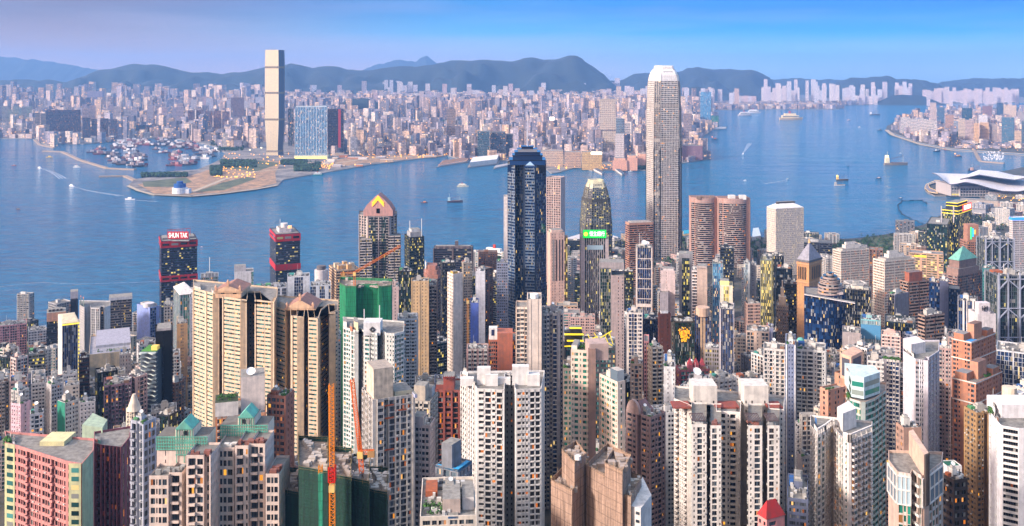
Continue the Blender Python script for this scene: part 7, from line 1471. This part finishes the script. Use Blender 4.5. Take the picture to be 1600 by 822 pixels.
cluster(6,954,974,(121,134),(156,160),(7,9),WH,'white tower peeking over its neighbours by the tallest skyscraper','white towers by the skyscraper')
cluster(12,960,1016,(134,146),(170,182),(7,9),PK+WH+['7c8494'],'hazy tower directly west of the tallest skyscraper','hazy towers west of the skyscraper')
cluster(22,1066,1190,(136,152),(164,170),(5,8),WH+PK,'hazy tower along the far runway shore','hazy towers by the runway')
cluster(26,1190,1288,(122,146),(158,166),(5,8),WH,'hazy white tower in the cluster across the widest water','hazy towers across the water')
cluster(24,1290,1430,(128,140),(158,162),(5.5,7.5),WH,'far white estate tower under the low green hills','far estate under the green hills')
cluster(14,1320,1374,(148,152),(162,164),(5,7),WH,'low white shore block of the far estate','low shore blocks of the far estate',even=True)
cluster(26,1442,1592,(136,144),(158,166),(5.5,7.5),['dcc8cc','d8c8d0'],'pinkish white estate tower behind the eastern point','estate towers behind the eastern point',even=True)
# the rest of the far city: thousands of small blocks that read as one mass
random.seed(3)
def mass(name,label,boxes,mats):
    V=[];Fc=[];M=[]
    for (x,y,w_,d_,z0,z1,m_,a) in boxes:
        c,s_=math.cos(a),math.sin(a); k=len(V)
        for zz in(z0,z1):
            for ux,uy in((-.5,-.5),(.5,-.5),(.5,.5),(-.5,.5)): V.append((x+ux*w_*c-uy*d_*s_,y+ux*w_*s_+uy*d_*c,zz))
        Fc+=[(k,k+1,k+5,k+4),(k+1,k+2,k+6,k+5),(k+2,k+3,k+7,k+6),(k+3,k,k+4,k+7),(k+4,k+5,k+6,k+7)]; M+=[m_]*4+[len(mats)-1]
    me=bpy.data.meshes.new(name); me.from_pydata(V,[],Fc); me.polygons.foreach_set('material_index',M)
    for m_ in mats: me.materials.append(m_)
    o=bpy.data.objects.new(name,me); COL.objects.link(o); o['kind']='stuff'; o['label']=label; o['category']='city'; return o
def citymat(name,cols,lit=.035,cell=7.0):
    m,t,b=newmat(name); g=mnode(t,'ShaderNodeNewGeometry'); cr=mnode(t,'ShaderNodeValToRGB'); cr.color_ramp.interpolation='CONSTANT'
    els=cr.color_ramp.elements; els[0].color=c4(cols[0]); els[0].position=0; els[1].color=c4(cols[-1]); els[1].position=(len(cols)-1)/len(cols)
    for i,c in enumerate(cols[1:-1]): e=els.new((i+1)/len(cols)); e.color=c4(c)
    t.links.new(g.outputs['Random Per Island'],cr.inputs[0])
    sn=mnode(t,'ShaderNodeVectorMath',operation='SNAP'); t.links.new(g.outputs['Position'],sn.inputs[0]); sn.inputs[1].default_value=(cell,cell,cell*.8)
    wn=mnode(t,'ShaderNodeTexWhiteNoise'); t.links.new(sn.outputs[0],wn.inputs[0]); 
    sn2=mnode(t,'ShaderNodeVectorMath',operation='SNAP'); t.links.new(g.outputs['Position'],sn2.inputs[0]); sn2.inputs[1].default_value=(9,9,4000); wn2=mnode(t,'ShaderNodeTexWhiteNoise'); t.links.new(sn2.outputs[0],wn2.inputs[0])
    dk=mth(t,'MULTIPLY_ADD',wn.outputs['Value'],-.5,.95); dk=mth(t,'MULTIPLY',dk,mth(t,'MULTIPLY_ADD',wn2.outputs['Value'],-.45,1.1)); mx=mnode(t,'ShaderNodeVectorMath',operation='SCALE'); t.links.new(cr.outputs[0],mx.inputs[0]); t.links.new(dk,mx.inputs['Scale'])
    t.links.new(mx.outputs[0],b.inputs['Base Color']); b.inputs['Roughness'].default_value=.8
    on=mth(t,'GREATER_THAN',mth(t,'FRACT',mth(t,'MULTIPLY',wn.outputs['Value'],91.7)),1-lit); t.links.new(mth(t,'MULTIPLY',on,.9),b.inputs['Emission Strength']); b.inputs['Emission Color'].default_value=c4('ffb860'); return m
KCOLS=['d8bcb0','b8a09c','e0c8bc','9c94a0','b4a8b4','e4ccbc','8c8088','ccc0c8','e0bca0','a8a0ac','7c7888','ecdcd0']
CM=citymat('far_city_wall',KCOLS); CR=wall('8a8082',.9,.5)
def blocked(px,Y,yt,yb_):
    if 196<px<500 and yb_>222 and not(340<px<400 and yb_<232): return True
    if 500<=px<700 and yb_>243: return True
    for (a,b_,Yh,ybh,_) in PX2:
        if Yh>Y and ybh and a<px<b_ and yt<ybh-8: return True
    return False
PX2=[(b_[3],b_[4],b_[5],b_[6],0) for b_ in BUILT if b_[5]>3500 and b_[6] and (b_[4]-b_[3])>12]
parks=[(610,720,188,200),(560,640,196,204),(660,690,176,184),(870,1010,196,204),(525,600,152,166),(820,900,184,188)]
boxes=[]; Y=4250
while Y<11500:
    sp=46+ (Y-4200)*.007; xm=Y*.56; x=-xm
    while x<xm:
        X=x+random.uniform(-.35,.35)*sp; YY=Y+random.uniform(-.35,.35)*sp; x+=sp
        if not inpoly((X,YY),KOWP): continue
        px=CX+F*X/YY; pb=HZ+397*F/YY
        if any(a<px<b_ and c<pb<d for a,b_,c,d in parks): continue
        r_=random.random(); h=random.uniform(16,45) if r_<.58 else (random.uniform(45,95) if r_<.92 else random.uniform(95,150))
        if YY>7000: h*=1.35
        pq=CX+F*X/YY
        if YY>7600 and 430<pq<1010: h=random.uniform(50,190)
        elif YY>8500: h*=1.4
        pt_=HZ+(397-h)*F/YY
        if blocked(px,YY,pt_,pb): continue
        if px>1040 and pb<176: h=min(h,50)
        boxes.append((X,YY,random.uniform(.4,.8)*sp,random.uniform(.4,.8)*sp,2,3+h,0,random.uniform(-.5,.5)))
    Y+=sp
mass('far_city_blocks','low and middling blocks filling the far shore city to the hills',boxes,[CM,CR])
boxes=[]
for _ in range(900):
    x=random.uniform(1395,1690); pb=random.uniform(172,232); p=wp(x,pb,3)
    if not inpoly(p,ISLP) or not inpoly(p-np.array([0,60]),ISLP): continue
    h=random.uniform(20,80)
    if pb>214 and x>1490: h*=.4
    boxes.append((p[0],p[1],random.uniform(22,40),random.uniform(22,40),2,h,0,random.uniform(-.5,.5)))
mass('point_city_blocks','small blocks packed on the eastern point behind its waterfront towers',boxes,[CM,CR])
print('CITY',len(boxes))
# trees of the far shore read as patches
def canopy(label,regions,n,s,name='shore_trees',seed=1):
    random.seed(seed); g=G()
    for _ in range(n):
        x0,x1,y0,y1=random.choice(regions); p=wp(random.uniform(x0,x1),random.uniform(y0,y1),3); leafclump(g,np.array([*p,3+s*.7]),s,10)
    o=g.build(name,[leafmat('28442a')]); o['kind']='stuff'; o['label']=label; o['category']='trees'
canopy('dark tree belts in the parks and shores of the far city',[(p_[0],p_[1],p_[2],p_[3]) for p_ in parks]+[(330,405,213,228),(340,380,216,236),(222,292,273,277),(330,345,262,275),(345,400,252,262),(460,500,255,268),(440,480,252,258),(985,1010,262,265)],5200,8)
canopy('bushes and young trees of the new waterfront park',[(1345,1450,367,380),(1400,1470,355,375),(790,745,407,400),(745,790,402,410),(1030,1070,370,380)],420,3.2,'park_shrubs',2)
# small lamps of roads, quays and works
def lamps(name,label,regs,n,s,col,st_,seed,pol=None):
    random.seed(seed); g=G()
    for _ in range(n):
        x0,x1,y0,y1=random.choice(regs); px,py=random.uniform(x0,x1),random.uniform(y0,y1); p=wp(px,py,3)
        if pol is not None and not inpoly(p,pol): continue
        k=s*random.uniform(.6,1.3); g.obox(p,(1,0),(0,1),k,k,6,6+k*.8,bottom=True)
    o=g.build(name,[emit(col,st_)]); o['kind']='stuff'; o['label']=label; o['category']='lamps'
lamps('shore_lamps','amber lamps scattered along the far shore works and quays',[(345,480,240,262),(470,700,240,262),(640,700,232,246),(700,860,240,256),(330,400,262,280),(860,1016,258,266),(1395,1600,222,242),(560,690,236,250),(480,520,254,266)],520,3.4,'ffa838',1.8,4,KOWP)
lamps('shore_lamps','amber lamps on the eastern point quays and waterfront works',[(1395,1520,206,238),(1500,1600,228,245),(1500,1600,300,340),(1540,1600,290,312)],170,2.0,'ffb040',1.8,5,ISLP)
lamps('city_lamps','pale lamps glinting among the far city blocks',[(0,1090,170,240)],420,5,'ffe8b8',1.6,6,KOWP)
canopy('street trees and planted slopes between the waterfront buildings',[(880,1100,375,415),(1170,1300,376,410),(1300,1450,378,400),(1480,1640,320,360),(300,700,470,520)],900,5,'street_trees',9)
lamps('street_lamps','amber street lamps deep between the near towers',[(880,1300,480,600),(600,900,480,560),(1180,1500,500,560)],160,1.4,'ffb020',3.0,7)
# works sheds on the reclaimed point
random.seed(8)
for i in range(46):
    x,y=random.uniform(480,700),random.uniform(240,262); p=wp(x,y,3)
    if not inpoly(p,KOWP) or not inpoly(p-np.array([0,40]),KOWP): continue
    g=G(); w_=random.uniform(18,60); g.obox(p,(1,random.uniform(-.2,.2)),(0,1),w_,random.uniform(15,40),3,random.uniform(8,16),0,1); o=g.build('site_shed',[wall(random.choice(['d8d0c8','c8a888','b87850','a8a0a0'])),wall('d8ccc4')]); o['label']='low pale shed on the sandy construction strip by the far shore'; o['category']='shed'; o['group']='sheds of the construction strip'
r=ent('ventilation_building','white drum shaped ventilation building with a deep blue top on the sandy point','ventilation building',(*wp(281,303,3),3)); p=wp(281,302,3); g=G(); g.cyl(p[0],p[1],24,3,22,0,20); g.obox(p+np.array([8,-14]),(1,0),(0,1),26,26,3,18); g.build('drum',[wall('d8dce4')],r); g=G(); g.cyl(p[0],p[1],19,22,34,0,20); g.cyl(p[0],p[1],10,34,42,0,16); g.build('blue_top',[wall('1c58a0')],r)
# =============================================================== boats
def boat(name,label,cat,px,py,Lm,hull,cab,rz=0,kind='ferry',group=None,lit=None,src=None):
    p=wp(px,py,0); Lm*=1.2
    r=ent(name,label,cat,(p[0],p[1],0),group); r.rotation_euler=(0,0,rz)
    def add(nm,g,m): o=bpy.data.objects.new(nm,g.mesh(nm,m)); COL.objects.link(o); o.parent=r; return o
    W_=Lm*.2; h=Lm*.09; g=G(); n=10; pr=[]
    for i in range(n+1):
        t_=i/n; pr.append((Lm*(t_-.5),W_/2*min(1,(1.02-t_)*2.4+.0)**.6 if t_>.55 else W_/2*min(1,.7+t_)))
    for s_ in(1,-1):
        for a,b_ in zip(pr,pr[1:]): g.quad((a[0],s_*a[1]*.8,-1),(b_[0]*.97,s_*b_[1]*.7,-1),(b_[0],s_*b_[1],h*(1+.5*max(0,(b_[0]/Lm)))),(a[0],s_*a[1],h*(1+.5*max(0,a[0]/Lm))))
    top=[(a,b_,h*.98) for a,b_ in pr]+[(a,-b_,h*.98) for a,b_ in reversed(pr)]; g.poly(top,1); g.poly([(pr[0][0],-pr[0][1],-1),(pr[0][0],pr[0][1],-1),(pr[0][0],pr[0][1],h),(pr[0][0],-pr[0][1],h)])
    add('hull',g,[wall(hull),wall('8c7c70')])
    g=G()
    if kind=='ferry':
        g.obox((-Lm*.4,-W_*.4),(1,0),(0,1),Lm*.72,W_*.8,h,h*2.1); g.obox((-Lm*.3,-W_*.32),(1,0),(0,1),Lm*.5,W_*.64,h*2.1,h*3)
        add('cabin',g,[wall(cab)]); g=G(); g.obox((-Lm*.1,-W_*.1),(1,0),(0,1),Lm*.08,W_*.2,h*3,h*4.2); add('funnel',g,[wall('b83c30')])
        g=G()
        for s_ in(-1,1): g.quads(vq((-Lm*.38,s_*W_*.405),(Lm*.3,s_*W_*.405),h*1.4,h*1.8))
        add('window',g,[glass('dk')])
    elif kind=='barge':
        g.obox((-Lm*.46,-W_*.35),(1,0),(0,1),Lm*.16,W_*.7,h,h*3.4); add('cabin',g,[wall(cab)]); g=G(); g.bar((-Lm*.36,0,h),(-Lm*.36,0,h*6.5),Lm*.02); g.bar((Lm*.3,0,h),(Lm*.3,0,h*4.5),Lm*.015); add('mast',g,[wall('9fb0b8')]); g=G(); g.bar((-Lm*.36,0,h*2.4),(Lm*.32,0,h*4.4),Lm*.018); g.bar((-Lm*.36,0,h*6.4),(Lm*.32,0,h*4.4),Lm*.006); add('boom',g,[wall('5a4a50')]); g=G(); g.obox((-Lm*.2,-W_*.35),(1,0),(0,1),Lm*.5,W_*.7,h*.9,h*1.3); add('cargo',g,[wall('6a5850')])
    else:
        g.obox((-Lm*.15,-W_*.32),(1,0),(0,1),Lm*.35,W_*.64,h,h*2.6); add('cabin',g,[wall(cab)]); g=G(); g.bar((0,0,h*2.6),(0,0,h*4.6),Lm*.02); add('mast',g,[wall('8a8a8c')])
    if lit: g=G(); g.obox((-Lm*.44,-W_*.3),(1,0),(0,1),Lm*.1,W_*.6,h*3.5,h*4.6); add('deck_lamp',g,[emit(lit,1.6)])
    return r
boat('motor_junk','yellow hulled junk boat off the stone pier','boat',77,246,26,'e0b030','e8c860',0,'tug'); boat('motor_junk','white pleasure boat between the breakwater and the open harbour','boat',120,262,26,'e8e4e0','f0f0ea',0,'ferry')
boat('speed_ferry','white fast ferry trailing a wake nearest the dark estate wall','ferry',62,263,24,'f0f0f4','ffffff',2.5,'tug'); boat('speed_ferry','white speedboat with a short wake below the western breakwater','speedboat',112,291,24,'f4f4f8','ffffff',2.6,'tug'); boat('speed_ferry','white launch running its long wake past the sandy point','launch',203,312,26,'f4f4f8','ffffff',3.1,'tug')
boat('tugboat','small red boat near the left margin of the harbour','boat',22,259,16,'c84828','d8a088',.2,'tug'); boat('tugboat','tiny orange buoy boat in the purple water of the western harbour','boat',28,327,9,'e08838','e8b080',.4,'tug'); boat('tugboat','tiny dark boat above the fast ferry wake','boat',50,246,12,'505060','d0d0d0',.1,'tug')
boat('crane_barge','dark red crane barge with a pale mast in the middle of the harbour','barge',711,316,40,'4a2c38','a8c8d0',.05,'barge'); boat('tugboat','orange cabined tug left of the dark red crane barge','tug',663,317,18,'6a3428','e8904c',.1,'tug'); boat('ferry','cream double decked ferry north of the dark red crane barge','ferry',723,292,34,'d8d4c0','f0e8d0',0,'ferry')
boat('ferry','little white boat before the pink halls','boat',985,268,14,'e8dcd4','f0e8e0',0,'tug')
boat('tugboat','work boat with a bright orange deck lamp off the promontory','boat',1117,218,34,'4a3c40','c87040',0,'tug',lit='ff9030'); boat('ferry','white ferry close to the promontory quay','ferry',1098,222,26,'d8dce0','e8ecf0',0,'ferry')
boat('cruise_ship','white cruise ship nearest the far runway','cruise ship',1178,177,110,'dcd8d8','f4f0ee',0,'ferry'); boat('cruise_ship','second white cruise ship just left of the runway water','cruise ship',1164,181,110,'e0d4d0','f0e4dc',.2,'ferry')
boat('cruise_ship','golden lit cruise ship alone in the wide blue water','cruise ship',1236,187,160,'d8b88c','f4dca8',0,'ferry'); boat('ferry','grey freighter near the far estate shore','freighter',1367,180,80,'5a5c64','d8d8dc',0,'barge')
boat('ferry','pink white launch in the eastern fairway','launch',1326,188,30,'d8b8b8','e8d0d0',.3,'tug'); boat('tugboat','dark small tug off the eastern point','tug',1375,204,34,'2c3444','6a7484',.2,'tug'); boat('ferry','tiny white motor boat left of the dark small tug','boat',1343,199,20,'e8e8ec','f0f0f4',.3,'tug')
boat('speed_ferry','white fast ferry throwing a plume east of the tallest skyscraper','ferry',1161,241,24,'f0f4f8','ffffff',1.2,'tug'); boat('ferry','tiny white boat in the open water below the plume','boat',1164,282,9,'f0f0f4','ffffff',0,'tug'); boat('speed_ferry','white speedboat with a diagonal wake in mid harbour','speedboat',1231,280,13,'f0f4f8','ffffff',.5,'tug')
boat('crane_barge','long lit dredger with two cranes, largest boat in the eastern harbour','dredger',1400,258,84,'8a8078','e8d8b0',0,'barge',lit='ffe890'); boat('tugboat','small dark tug below the long lit dredger','tug',1373,279,18,'1c2434','c8b0a0',0,'tug'); boat('tugboat','dark dot of a boat upstream of the dredger','boat',1325,260,10,'1c2a44','3a4a60',0,'tug')
boat('crane_barge','work barge with a bright yellow lamp mast','barge',1316,282,38,'5a4a38','e8c060',0,'barge',lit='ffd850'); boat('ferry','flat white deck barge below the yellow lamp barge','barge',1312,290,32,'d0ccc8','b8b0a8',0,'barge'); boat('tugboat','small sailing dinghy above the dredger','dinghy',1407,240,14,'a8b0c0','d8dce4',0,'tug'); boat('tugboat','tiny launch near the floating boom','launch',1407,310,11,'2c3444','c8ccd4',0,'tug')
boat('tugboat','dark tug with a steep bow beside the marina mouth','tug',1464,237,44,'26303c','b8c0c8',.5,'tug'); boat('tugboat','rusty red tug moored by the marina mouth','tug',1477,235,30,'6a4c48','a87c6c',1.4,'tug'); boat('tugboat','orange lamped work boat above the straight breakwater','work boat',1497,245,34,'6a5040','e0a060',.2,'tug',lit='ffa030'); boat('crane_barge','blue hulled tug with a slanting derrick by the winged roof','tug',1526,268,44,'1c4a80','c8a090',.1,'barge'); boat('crane_barge','dark derrick barge left of the blue hulled tug','barge',1518,267,30,'2c3040','5a5c68',.4,'barge')
boat('ferry','green hulled ferry moored off the reclaimed tip','ferry',497,274,34,'1f8a8a','d8e0dc',.1,'ferry')
B_=boat('ship','white superstructured ship berthed behind the wide brown framed block','ship',770,402,62,'3a3c44','e8e6e4',2.5,'ferry')
boat('ferry','tiny white ferry left of the red topped sign tower water','boat',315,386,5,'e8b8b8','f0d0d0',0,'tug')
# wakes
def wake(label,pix,w0,w1):
    g=G(); P_=[wp(x,y,.25) for x,y in pix]; n=len(P_)
    for i in range(n-1):
        a,b_=P_[i],P_[i+1]; d=(b_-a)/np.linalg.norm(b_-a); nr=np.array([-d[1],d[0]]); wa=w0+(w1-w0)*i/(n-1); wb=w0+(w1-w0)*(i+1)/(n-1)
        for s_ in(-1,0,1): g.quad((*(a+nr*(wa*s_*.8-wa*.12)),.25),(*(b_+nr*(wb*s_*.8-wb*.12)),.25),(*(b_+nr*(wb*s_*.8+wb*.12)),.25),(*(a+nr*(wa*s_*.8+wa*.12)),.25))
    o=g.build('boat_wake',[WK]); o['kind']='stuff'; o['label']=label; o['category']='wake'
m,t,b=newmat('wake_foam'); g_=mnode(t,'ShaderNodeNewGeometry'); n_=mnode(t,'ShaderNodeTexNoise'); n_.inputs['Scale'].default_value=.12; n_.inputs['Detail'].default_value=6; t.links.new(g_.outputs['Position'],n_.inputs[0]); b.inputs['Base Color'].default_value=(.55,.6,.7,1); b.inputs['Roughness'].default_value=.9
tr=mnode(t,'ShaderNodeBsdfTransparent'); mxs=mnode(t,'ShaderNodeMixShader'); t.links.new(mth(t,'MULTIPLY_ADD',n_.outputs[0],4.5,-1.35).node.outputs[0],mxs.inputs[0]); t.links.new(tr.outputs[0],mxs.inputs[1]); t.links.new(b.outputs[0],mxs.inputs[2]); t.links.new(mxs.outputs[0],t.nodes['Material Output'].inputs['Surface']); WK=m
wake('white foam trail behind the fast ferry nearest the dark estate wall',[(63,263),(74,266),(88,272),(98,279)],3,14); wake('foam trail curling from the speedboat below the western breakwater',[(113,291),(130,296),(155,301),(190,306)],2,9); wake('foam trail of the launch past the sandy point',[(203,312),(220,313.5),(245,315)],3,5); wake('faint plume behind the fast ferry east of the tallest skyscraper',[(1161,240),(1166,232),(1172,224)],2,12); wake('diagonal foam trail in mid harbour',[(1230,280.5),(1215,284),(1195,287)],2,6); wake('pale streak of foam along the western water',[(0,448),(60,441),(120,444),(250,440)],1.2,1.2); wake('second pale streak of foam along the western water',[(0,455),(40,451)],1,1)
# boats moored in the typhoon shelter and the marina
random.seed(17)
SH=[[(140,232),(215,230),(225,246),(180,252),(140,243)],[(170,240),(228,243),(222,262),(178,258)],[(225,222),(300,226),(320,236),(250,240)],[(270,240),(310,246),(300,262),(270,260)],[(175,222),(230,219),(240,228),(180,232)],[(290,225),(338,236),(340,246),(318,252)],[(245,215),(300,220),(310,228),(250,224)]]
protos=[]
for hull,cab in(('5a3440','b8a8a8'),('3c3038','8a7c80'),('7a2c34','a06a6c'),('4a4450','d0ccd0'),('d4d0d0','e4e0e0')):
    r=boat('moored_boat','dark wooden work boat moored in the packed boat shelter','boat',0,200,30,hull,cab,0,random.choice(['barge','tug','tug']),group='work boats moored in the boat shelter'); protos.append(r)
npl=0; first=set()
def inpix(p,pg): return inpoly(p,pg)
while npl<240:
    pg=random.choice(SH); xs_=[q[0] for q in pg]; ys_=[q[1] for q in pg]; q=(random.uniform(min(xs_),max(xs_)),random.uniform(min(ys_),max(ys_)))
    if not inpix(q,pg): continue
    p=wp(*q); 
    if inpoly(p,KOWP): continue
    pi_=random.randrange(5); r=protos[pi_]
    if pi_ in first:
        ch=list(r.children); r2=r.copy(); COL.objects.link(r2)
        for c in ch: c2=c.copy(); COL.objects.link(c2); c2.parent=r2
        r=r2
    first.add(pi_); r.location=(p[0],p[1],0); r.rotation_euler=(0,0,random.uniform(-.7,.7)); s_=random.uniform(.9,1.9); r.scale=(s_,s_,s_*1.2); npl+=1
yp=boat('moored_yacht','white yacht moored in rows in the small marina','yacht',1545,240,16,'ecebee','f4f4f6',0,'tug',group='yachts in the marina'); ych=list(yp.children); k=0
for i in range(90):
    q=(random.uniform(1536,1568),random.uniform(233.5,250)); 
    p=wp(*q)
    if inpoly(p,ISLP): continue
    if k: r=yp.copy(); COL.objects.link(r); [ (lambda c2:(COL.objects.link(c2),setattr(c2,'parent',r)))(c.copy()) for c in ych]
    else: r=yp
    r.location=(p[0],p[1],0); r.rotation_euler=(0,0,random.uniform(-.2,.2)+1.2); k+=1
# park trees near the waterfront, each its own
random.seed(31)
tm=G(); 
def treemesh(sd):
    random.seed(sd); g=G(); h=random.uniform(7,10)
    for _ in range(9): c=np.array([random.gauss(0,1.6),random.gauss(0,1.6),h*.62+random.gauss(0,1.3)]); leafclump(g,c,2.0,16)
    t_=G(); t_.cyl(0,0,.35,0,h*.6,0,7,.16)
    for _ in range(4): a=random.random()*6.28; t_.bar((0,0,h*.35),(1.6*math.cos(a),1.6*math.sin(a),h*.62),.16)
    return g.mesh('crown',[leafmat('2c4c24')]),t_.mesh('trunk',[wall('4c3c2c')])
TM=[treemesh(s) for s in(1,2,3)]
k=0
for i in range(400):
    if k>=48: break
    q=random.choice([(random.uniform(1345,1495),random.uniform(352,392)),(random.uniform(745,795),random.uniform(402,412)),(random.uniform(1040,1075),random.uniform(372,382))]); p=wp(q[0],q[1],3)
    if not inpoly(p-np.array([0,12]),ISLP) or not inpoly(p+np.array([0,12]),ISLP): continue
    r=ent('park_tree','small round tree of the waterfront park and promenade','tree',(p[0],p[1],3),'trees of the waterfront promenade'); 
    for nm,me in zip(('crown','trunk'),random.choice(TM)): o=bpy.data.objects.new(nm,me); COL.objects.link(o); o.parent=r
    s_=random.uniform(.8,1.3); r.scale=(s_,s_,s_); k+=1
print('OBJ',len(bpy.data.objects))
